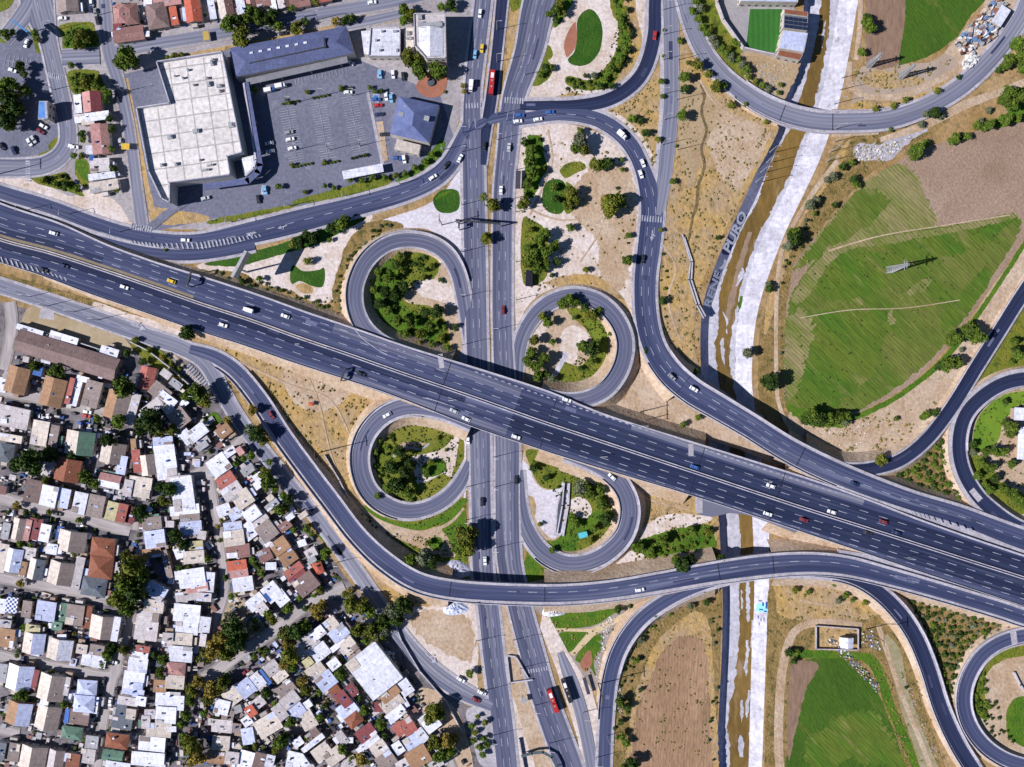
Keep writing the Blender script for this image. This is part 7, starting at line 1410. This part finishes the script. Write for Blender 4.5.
for t in [('car', 'white', 480, 13), ('car', 'yellow', 482, 48), ('car', 'sky blue', 475, 54), ('van', 'white', 471, 86), ('car', 'dark', 484, 146), ('car', 'white', 468, 440), ('car', 'dark', 482, 502), ('car', 'white', 485, 561)]:
    vehicle(*t, where=AVL, order='y')
vehicle('bus', 'red', 492, 83, 95, 'on the narrow bus lane near the top of the avenue')
for t in [('car', 'white', 501, 190), ('car', 'maroon', 503, 310), ('car', 'dark', 516, 480), ('car', 'silver', 509, 147)]: vehicle(*t, where=AVR, order='y', flip=True)
vehicle('bus', 'red', 553, 700, 70, 'on the right avenue carriageway near the bottom')
vehicle('bus', 'dark', 567, 690, 70, 'on the service road beside the red bus')
FR = 'on the frontage road below the mall'
for t in [('car', 'white', 185, 240), ('car', 'white', 433, 177), ('car', 'dark', 446, 165), ('car', 'white', 460, 158)]: vehicle(*t, where=FR)
NRT = 'on the north ramp'
for t in [('car', 'blue', 520, 115), ('car', 'white', 518, 121), ('car', 'white', 538, 119), ('car', 'blue', 550, 112), ('van', 'white', 622, 135), ('car', 'white', 643, 163), ('car', 'white', 641, 174), ('car', 'dark', 643, 259), ('car', 'grey', 672, 377), ('car', 'white', 694, 389), ('car', 'navy', 855, 484)]: vehicle(*t, where=NRT)
vehicle('car', 'white', 567, 400, where='on the bottom of the upper right loop'); vehicle('car', 'white', 387, 415, where='on the top of the lower left loop')
vehicle('car', 'white', 612, 477, where='on the right side of the lower right loop'); vehicle('car', 'maroon', 271, 415, where='on the south ramp'); vehicle('car', 'white', 640, 590, where='on the south ramp')
vehicle('car', 'red', 655, 35, where='on the slip road round the top park', order='y')
SV = 'on the service road by the pale triangular lot'
for t in [('car', 'white', 461, 680), ('car', 'white', 482, 693), ('car', 'maroon', 476, 700)]: vehicle(*t, where=SV)
PK = 'in the roundabout car park'
for t in [('car', 'white', 26, 43, 110), ('car', 'silver', 24, 97, 5), ('car', 'white', 22, 110, 40), ('car', 'white', 43, 126, 30), ('car', 'maroon', 40, 131, 35), ('car', 'white', 29, 142, 60), ('car', 'silver', 33, 139, 60), ('car', 'navy', 13, 150, 70), ('car', 'dark', 1, 146, 50), ('car', 'red', 1, 98, 60), ('car', 'white', 12, 70, 20), ('car', 'grey', 8, 92, 70), ('car', 'sky blue', 12, 118, 30), ('car', 'yellow', 20, 95, 5), ('car', 'white', 72, 146, 10)]:
    vehicle(*t, where=PK)
MP = 'in the mall car park'
for t in [('car', 'white', 290, 139, -12), ('car', 'grey', 289, 138 - 6, -12), ('car', 'white', 292, 148, -12), ('car', 'white', 269, 143, 170), ('car', 'white', 270, 151, 170), ('van', 'white', 281, 86, -12), ('van', 'blue', 270, 90, -12), ('car', 'white', 348, 92, 0), ('car', 'blue', 376, 99, 0), ('car', 'red', 378, 105, -5), ('car', 'navy', 379, 114, -5), ('car', 'dark', 384, 134, -5), ('car', 'white', 386, 96, 85), ('car', 'sky blue', 391, 98, 85), ('car', 'sky blue', 380, 74, 85), ('car', 'white', 393, 74, 85), ('car', 'dark', 403, 76, 85), ('car', 'sky blue', 265, 190, 80), ('car', 'white', 350, 62, 30), ('car', 'blue', 397, 158, 10), ('car', 'white', 404, 159, 80), ('car', 'silver', 205, 198, -15), ('car', 'dark', 258, 199, 80)]:
    vehicle(*t, where=MP)
ST = 'parked in a settlement lane'
for t in [('car', 'dark', 10, 404, 12), ('car', 'maroon', 15, 405, 12), ('car', 'red', 86, 416, 12), ('car', 'white', 87, 412, 12), ('car', 'white', 39, 417, 80), ('car', 'white', 48, 418, 80), ('car', 'white', 81, 523, 80), ('car', 'dark', 57, 514, 12), ('car', 'navy', 37, 410, 12), ('car', 'white', 113, 662, 20), ('car', 'white', 123, 621, 80), ('car', 'white', 110, 702, 100), ('car', 'dark', 103, 682, 100), ('car', 'red', 251, 478, -35), ('car', 'silver', 374, 618, 60), ('car', 'sky blue', 70, 602, 20), ('car', 'navy', 23, 661, 80), ('car', 'dark', 16, 694, 80), ('car', 'navy', 45, 706, 80), ('car', 'white', 264, 614, -40), ('car', 'dark', 116, 692, 95), ('car', 'navy', 106, 735, 95), ('car', 'dark', 98, 700, 95), ('car', 'maroon', 245, 672, -38), ('car', 'dark', 238, 665, -38), ('car', 'white', 322, 760, -38)]:
    vehicle(*t, where=ST)
TS_ = 'parked on a top left street'
for t in [('car', 'white', 62, 18, -5), ('car', 'white', 91, 3, 85), ('car', 'grey', 95, 12, 85), ('car', 'dark', 97, 20, 80), ('car', 'navy', 90, 8, 85), ('car', 'dark', 117, 98, 80), ('car', 'white', 372, 2, -8), ('car', 'silver', 120, 142, 80), ('car', 'white', 74, 147, 0), ('car', 'sky blue', 375, 1 - 4, -8), ('car', 'dark', 283, 33, -8)]:
    vehicle(*t, where=TS_)

# ---------------------------------------------------------------- street lamps, masts, poles
def make_lamp():
    o = empty('street_lamp', 0, 0, 0)
    mb = MB(); mb.cyl(0, 0, 0, .2, 10, 8, .1); mb.obj('pole', METAL, o)
    mb = MB(); mb.bar((0, 0, 9.9), (1.8, 0, 10.4), .07); mb.obj('arm', METAL, o)
    mb = MB(); mb.box(2.1, 0, 10.3, .9, .35, .16, 0, .8); mb.obj('lamp_head', BARR, o)
    mb = MB(); mb.cyl(0, 0, 0, .32, .3, 8, .25); mb.obj('base', CONC, o); return o
LP = None
def lamp(px, py, where, a=0, order='y', z=None):
    global LP
    if LP is None: LP = make_lamp(); o = LP
    else: o = copy_tree(LP)
    z = 0.0 if z is None else z
    o.location = (*W(px, py, z), z); o.rotation_euler = (0, 0, R(a)); reg(o, 'steel street lamp', 'street lamp', px, py, 'street lamps', where, order)
for y in (133, 152, 205, 252, 297, 345, 487, 520, 600, 641, 690, 735): lamp(462 if y < 400 else (466 if y < 560 else 476 + (y - 641) * .18), y, 'on the left edge of the avenue')
for y in (30, 62, 115, 140, 330, 457, 487, 548): lamp(494 if y > 200 else 497, y, 'on the avenue median')
for x, y in ((535, 705), (549, 743), (513, 640), (520, 668)): lamp(x, y, 'on the lower avenue median')
for y in (75, 170, 212, 262, 300): lamp(516 if y > 120 else 525, y, 'on the right edge of the avenue', 180)
for x, y in ((663, 10), (663, 35), (663, 60), (661, 95), (664, 120), (662, 145), (677, 150), (678, 60), (676, 100)): lamp(x, y, 'beside the right side avenue at the top')
for x, y in ((30, 297), (48, 306), (74, 312), (98, 320), (196, 396), (212, 424), (262, 462), (300, 510), (338, 562)): lamp(x, y, 'along the settlement side of the service road', 0, 'x')
for x, y in ((28, 210), (70, 214), (120, 232), (232, 222), (290, 206), (346, 196), (400, 184), (443, 150)): lamp(x, y, 'along the frontage road below the mall', 270, 'x')
for x, y in ((57, 30), (54, 90), (100, 15), (124, 92), (318, 20), (270, 35)): lamp(x, y, 'on a top left street', 0, 'x')
for x, y in ((290, 104), (296, 150), (322, 96), (330, 150), (352, 96), (360, 146)): lamp(x, y, 'between the bays of the mall car park', 0, 'x')
for x, y in ((786, 152), (783, 162), (777, 172), (772, 182)): lamp(x - 16, y, 'on the left canal bank below the curved overpass')
for x, y in ((842, 130), (842, 142), (838, 152), (834, 162), (850, 78), (848, 90), (842, 104)): lamp(x - 8, y, 'on the right canal bank by the curved overpass')
for x, y in ((596, 757), (583, 712), (607, 735)): lamp(x, y, 'beside the branch ramp at the bottom')
for x, y in ((300, 345), (450, 400), (600, 455), (640, 425), (760, 480), (900, 555)): lamp(x, y, 'on the edge of the motorway', 0, 'x', hz(x) * .0)
# tall lattice pylon in the field
def pylon(px, py, h, b, lab, nm='electricity_pylon'):
    r = empty(nm, *W(px, py)); X, Y = W(px, py)
    def lev(z): t = z / h; w = b * (1 - t) + .35 * t; return [(X + sx * w, Y + sy * w, z) for sx, sy in ((-1, -1), (1, -1), (1, 1), (-1, 1))]
    Z = [h * k / 10 for k in range(11)]
    for c in range(4): mb = MB(); mb.bar(lev(0)[c], lev(h)[c], .14); child(mb, 'leg', METAL, r)
    mb = MB()
    for a, bb in zip(Z, Z[1:]):
        A, B = lev(a), lev(bb)
        for c in range(4): mb.bar(A[c], B[(c + 1) % 4], .07); mb.bar(A[(c + 1) % 4], B[c], .07); mb.bar(B[c], B[(c + 1) % 4], .07)
    child(mb, 'bracing', METAL, r)
    for z, l in ((h * .78, b * 1.6), (h * .9, b * 1.2)): mb = MB(); mb.bar((X, Y - l, z), (X, Y + l, z), .1); mb.bar((X, Y - l, z), (X, Y, z + 1), .08); mb.bar((X, Y + l, z), (X, Y, z + 1), .08); child(mb, 'cross_arm', METAL, r)
    reg(r, lab, 'pylon', px, py, exact=True)
pylon(889, 270, 20, 1.5, 'tall lattice pylon standing in the big green field'); pylon(868, 66, 15, 1.1, 'lattice pylon beside the ploughed strip at the top'); pylon(900, 77, 15, 1.1, 'lattice pylon on the dirt right of the ploughed strip')
# long poles
def mast(px, py, h, lab, arm=2.5):
    o = empty('utility_pole', *W(px, py)); mb = MB(); X, Y = W(px, py); mb.cyl(X, Y, 0, .28, h, 8, .16); child(mb, 'pole', BARK, o)
    mb = MB(); mb.bar((X, Y - arm, h - .6), (X, Y + arm, h - .6), .12); child(mb, 'cross_arm', BARK, o); reg(o, lab, 'utility pole', px, py, exact=True)
mast(325, 451, 22, 'very tall utility pole on the ochre lot left of the lower left loop'); mast(598, 683, 20, 'tall pole beside the branch ramp at the bottom'); mast(866, 629, 20, 'tall pole right of the farm compound')
mast(442, 225, 16, 'tall pole on the pale apron right of the upper left loop'); mast(0, 174, 18, 'tall pole by the road at the left edge'); mast(640, 412, 12, 'utility pole on the sandy strip above the motorway'); mast(645, 420, 10, 'second utility pole on the sandy strip above the motorway')
# curved single cable ditch shadow is cast by this retaining kerb
wall_line('retaining_wall', [(325, 455), (340, 480), (352, 505), (368, 528)], 1.3, .4, WALLM[1], 'dark low retaining wall beside the south ramp', 345, 490)
# billboard
bb = empty('billboard', *W(247, 272)); 
mb = MB(); mb.cyl(*W(247, 272), 0, .5, 14, 12, .4); child(mb, 'pole', METAL, bb)
mb = MB(); x, y = W(241, 265, 16); mb.box(x, y, 12.5, 14, .9, 6.5, R(62)); child(mb, 'panel', mat('billboard_face', (.55, .5, .46), (.4, .38, .4), scale=.2), bb)
mb = MB(); mb.box(x, y, 19.0, 14.2, 1.4, .3, R(62)); child(mb, 'catwalk', METAL, bb)
reg(bb, 'large slanted advertising billboard on a single steel pole', 'billboard', 243, 265, exact=True)
# blue advertising totem at the roundabout
tt = empty('advertising_sign', *W(28, 32)); mb = MB(); mb.cyl(*W(29, 33), 0, .3, 9, 8, .25); child(mb, 'pole', METAL, tt); mb = MB(); x, y = W(21, 27, 10); mb.box(x, y, 8, 9.5, .8, 3.2, R(-38)); child(mb, 'panel', mat('sign_blue', (.08, .25, .5)), tt)
reg(tt, 'blue advertising sign on a pole above the roundabout', 'sign', 21, 27, exact=True)
# overhead gantry signs over the motorway
def gantry(px, py, ang, w, lab, z0=0, h=7):
    r = empty('overhead_sign', *W(px, py, z0)); x, y = W(px, py, z0 + h); a = -R(ang); ca, sa = math.cos(a), math.sin(a)
    for s in (-1, 1): mb = MB(); mb.box(x - s * w / 2 * sa, y + s * w / 2 * ca, 0, .5, .5, z0 + h); child(mb, 'post', METAL, r)
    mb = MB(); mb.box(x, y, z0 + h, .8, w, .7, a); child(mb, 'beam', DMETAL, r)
    mb = MB(); mb.box(x, y, z0 + h - 1.6, .25, w * .45, 2.2, a); child(mb, 'sign_panel', mat('sign_green', (.02, .12, .05)), r)
    reg(r, lab, 'overhead sign', px, py, exact=True)
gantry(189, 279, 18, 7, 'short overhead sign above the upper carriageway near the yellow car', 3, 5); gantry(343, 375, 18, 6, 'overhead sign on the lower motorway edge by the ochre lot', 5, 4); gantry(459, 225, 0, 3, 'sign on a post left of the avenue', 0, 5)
gantry(478, 222, 95, 22, 'dark gantry beam imitating a sign shadow across the left avenue carriageway', 0, 6.5)  # dark metal beam imitates a sign shadow lying across the road
# bus shelters
def shelter(px, py, w, l, a, m, lab, nm='bus_shelter', h=2.6):
    r = empty(nm, *W(px, py), 0, -R(a)); mb = MB(); mb.box(0, 0, h, w * S, l * S, .15); mb.obj('roof', m, r)
    for sx in (-1, 1):
        for sy in (-1, 1): mb = MB(); mb.box(sx * w * S * .42, sy * l * S * .45, 0, .12, .12, h); mb.obj('post', METAL, r)
    mb = MB(); mb.box(-w * S * .3, 0, .4, .3, l * S * .7, .1); mb.obj('bench', CONC, r); reg(r, lab, 'shelter', px, py, exact=True)
shelter(518, 181, 5, 18, 2, mat('charcoal_roof', (.06, .06, .09)), 'dark bus shelter on the right edge of the avenue beside the park strip'); shelter(529, 279, 7, 16, 2, mat('black_roof', (.015, .015, .03)), 'black square shelter right of the avenue by the park trees'); shelter(572, 690, 4, 20, -18, mat('charcoal_roof', (.06, .06, .09)), 'narrow dark shelter right of the service road bus') if False else None
shelter(586, 684, 3.5, 17, -16, mat('charcoal_roof', (.06, .06, .09)), 'narrow dark shelter on the verge right of the dark bus'); shelter(524, 698, 5, 6, -15, METAL, 'small steel shelter on the lower avenue median'); shelter(128, 148, 8, 6, 3, PAINTY, 'yellow kiosk canopy on the lane left of the mall'); shelter(208, 38, 6, 9, -8, mat('ochre_roof', (.5, .35, .1)), 'ochre canopy on the street above the mall')
shelter(554, 676, 5, 5, -15, BARR, 'pale shelter on the right edge of the avenue near the red bus') if False else None
# fountain-like dark disc on the red plaza
mb = MB(); mb.cyl(*W(431, 82, 1), .05, 2.0, 1.1, 20, 1.8); fo = mb.obj('fountain', mat('dark_stone', (.08, .10, .12))); reg(fo, 'round dark fountain on the red brick plaza', 'fountain', 431, 82, exact=True)
# people on the park paths
# ---------------------------------------------------------------- scrap, rubble, yard clutter and small yard sheds (uncounted)
def clutter(name, poly, n, s0, s1, mats_, seed, zmax=1.5, z0=0, avoid=True, align=False):
    rs = random.Random(seed); mb = MB(); fm = []; xs = [p[0] for p in poly]; ys = [p[1] for p in poly]; c = tr = 0
    while c < n and tr < n * 12:
        tr += 1; x, y = rs.uniform(min(xs), max(xs)), rs.uniform(min(ys), max(ys))
        if not inside(x, y, poly) or (avoid and road_at_fast2(x, y)) : continue
        c += 1; k = rs.randrange(len(mats_)); f0 = len(mb.f)
        mb.box(*W(x, y), z0, rs.uniform(s0, s1), rs.uniform(s0, s1) * .7, rs.uniform(.2, zmax), (R(-12 if x < 150 else (-4 if x < 205 else 38)) + rs.choice([0, math.pi / 2]) + rs.gauss(0, .05)) if align else rs.uniform(0, 3), 1 if align else rs.uniform(.6, 1)); fm += [k] * (len(mb.f) - f0)
    o = mb.obj(name, mats_, kind='stuff'); o.data.polygons.foreach_set('material_index', fm); return o
SCM = [mat('scrap_white', (.75, .74, .75)), mat('scrap_grey', (.35, .35, .38)), mat('scrap_rust', (.28, .12, .07)), mat('scrap_blue', (.15, .25, .45)), DMETAL, mat('scrap_tan', (.5, .42, .35))]
clutter('scrap_heap', [(955, 45), (975, 20), (1000, -5), (1006, 10), (992, 38), (978, 48), (962, 56)], 330, .6, 3.2, SCM, 1, 2.4, avoid=False)
clutter('scrap_heap', [(963, 60), (972, 52), (978, 58), (970, 68), (963, 70)], 90, .6, 2.2, SCM[:2] + SCM[:1], 2, 1.8, avoid=False)
clutter('rubble', [(855, 148), (880, 142), (895, 140), (902, 150), (880, 158), (858, 160)], 190, .3, 1.2, [SCM[0], SCM[1], SCM[5]], 3, .6)
clutter('rubble', [(898, 134), (920, 123), (928, 128), (906, 140)], 90, .3, 1.1, [SCM[0], SCM[1], SCM[5]], 4, .6)
clutter('farm_scrap', [(826, 640), (834, 636), (846, 650), (868, 672), (882, 686), (876, 692), (860, 674), (838, 654)], 240, .3, 1.1, SCM + SCM[1:3] + SCM[5:], 5, .8, avoid=False)
clutter('farm_scrap', [(860, 632), (882, 630), (886, 650), (862, 648)], 90, .3, 1.0, SCM, 6, .6)
clutter('rubble', [(612, 660), (624, 700), (622, 720), (614, 700)], 50, .3, 1.2, SCM[:2], 8, .6)
clutter('rubble', [(600, 625), (618, 610), (604, 650), (596, 680)], 90, .3, 1.2, SCM[:2], 9, .4)
clutter('stones', [(800, 425), (870, 420), (860, 450), (830, 450)], 50, .3, 1.0, [SCM[5], SCM[0]], 10, .5)
clutter('stones', [(750, 65), (790, 62), (780, 98), (765, 95)], 120, .3, 1.2, [SCM[5], SCM[1]], 11, .5)
clutter('stones', [(885, 640), (912, 690), (940, 760), (925, 760), (892, 680)], 100, .3, .9, [SCM[5], SCM[1]], 12, .3)
clutter('stones', [(280, 375), (350, 385), (330, 410), (290, 405)], 25, .3, 1.0, [SCM[5], SCM[0], SCM[1]], 14, .5)
YM = [roofmat('w'), roofmat('l'), roofmat('t'), DMETAL, roofmat('k'), roofmat('B'), roofmat('M'), roofmat('c'), roofmat('y'), MATS['green_tuft'], MATS['green_tuft'], DMETAL]
clutter('yard_sheds_and_clutter', [(0, 360), (60, 350), (130, 372), (180, 385), (205, 410), (240, 440), (330, 560), (380, 630), (470, 767), (0, 767)], 3600, .5, 2.6, YM, 7, 2.3, align=True)
clutter('yard_sheds_and_clutter', [(0, 60), (100, 60), (110, 190), (76, 190), (62, 100), (60, 60)], 30, .5, 1.6, YM, 17, 1.5) if False else None
clutter('yard_sheds_and_clutter', [(0, 360), (60, 350), (130, 372), (180, 385), (205, 410), (240, 440), (330, 560), (380, 630), (470, 767), (0, 767)], 420, 2.2, 4.6, [roofmat(k) for k in 'wllbytckM'], 27, 2.6, align=True)  # these larger roof-coloured boxes stand for small yard sheds, scattered at random
clutter('yard_sheds_and_clutter', [(110, 0), (320, -20), (320, 10), (200, 25), (112, 40)], 160, .5, 2.0, YM, 18, 2.0)
house(1020, 414, 11, 12, 3, 'f', 'w', h=4, base='white block inside the right edge loop', name='building', cat='building', clutter=False); house(1021, 443, 6, 32, 3, 'f', 'w', h=2, base='narrow white building in the loop', name='building', cat='building', clutter=False)
wall_line('garden_wall', [(1013, 672), (1019, 684), (1030, 700)], 1.2, .6, BARR, 'white slanting wall in the bottom right loop', 1018, 682)
# excavator-orange hut on the lot
house(311, 404, 4.5, 3, 10, 'h', 'R', h=2, base='small orange tent', name='tent', cat='tent', clutter=False)
# pedestrians are below a pixel here; benches in the upper left plaza
for i, (x, y) in enumerate(((560, 143), (552, 145), (596, 172))):
    mb = MB(); mb.box(*W(x, y), .4, 2.2, .6, .12, .3 * i); mb.box(*W(x, y), .05, .3, .5, .35, .3 * i); b_ = mb.obj('park_bench', SCM[5]); reg(b_, 'concrete park bench', 'bench', x, y, 'park benches', 'in the park right of the avenue', 'x')
finish_labels()
print('objects', len(bpy.data.objects))
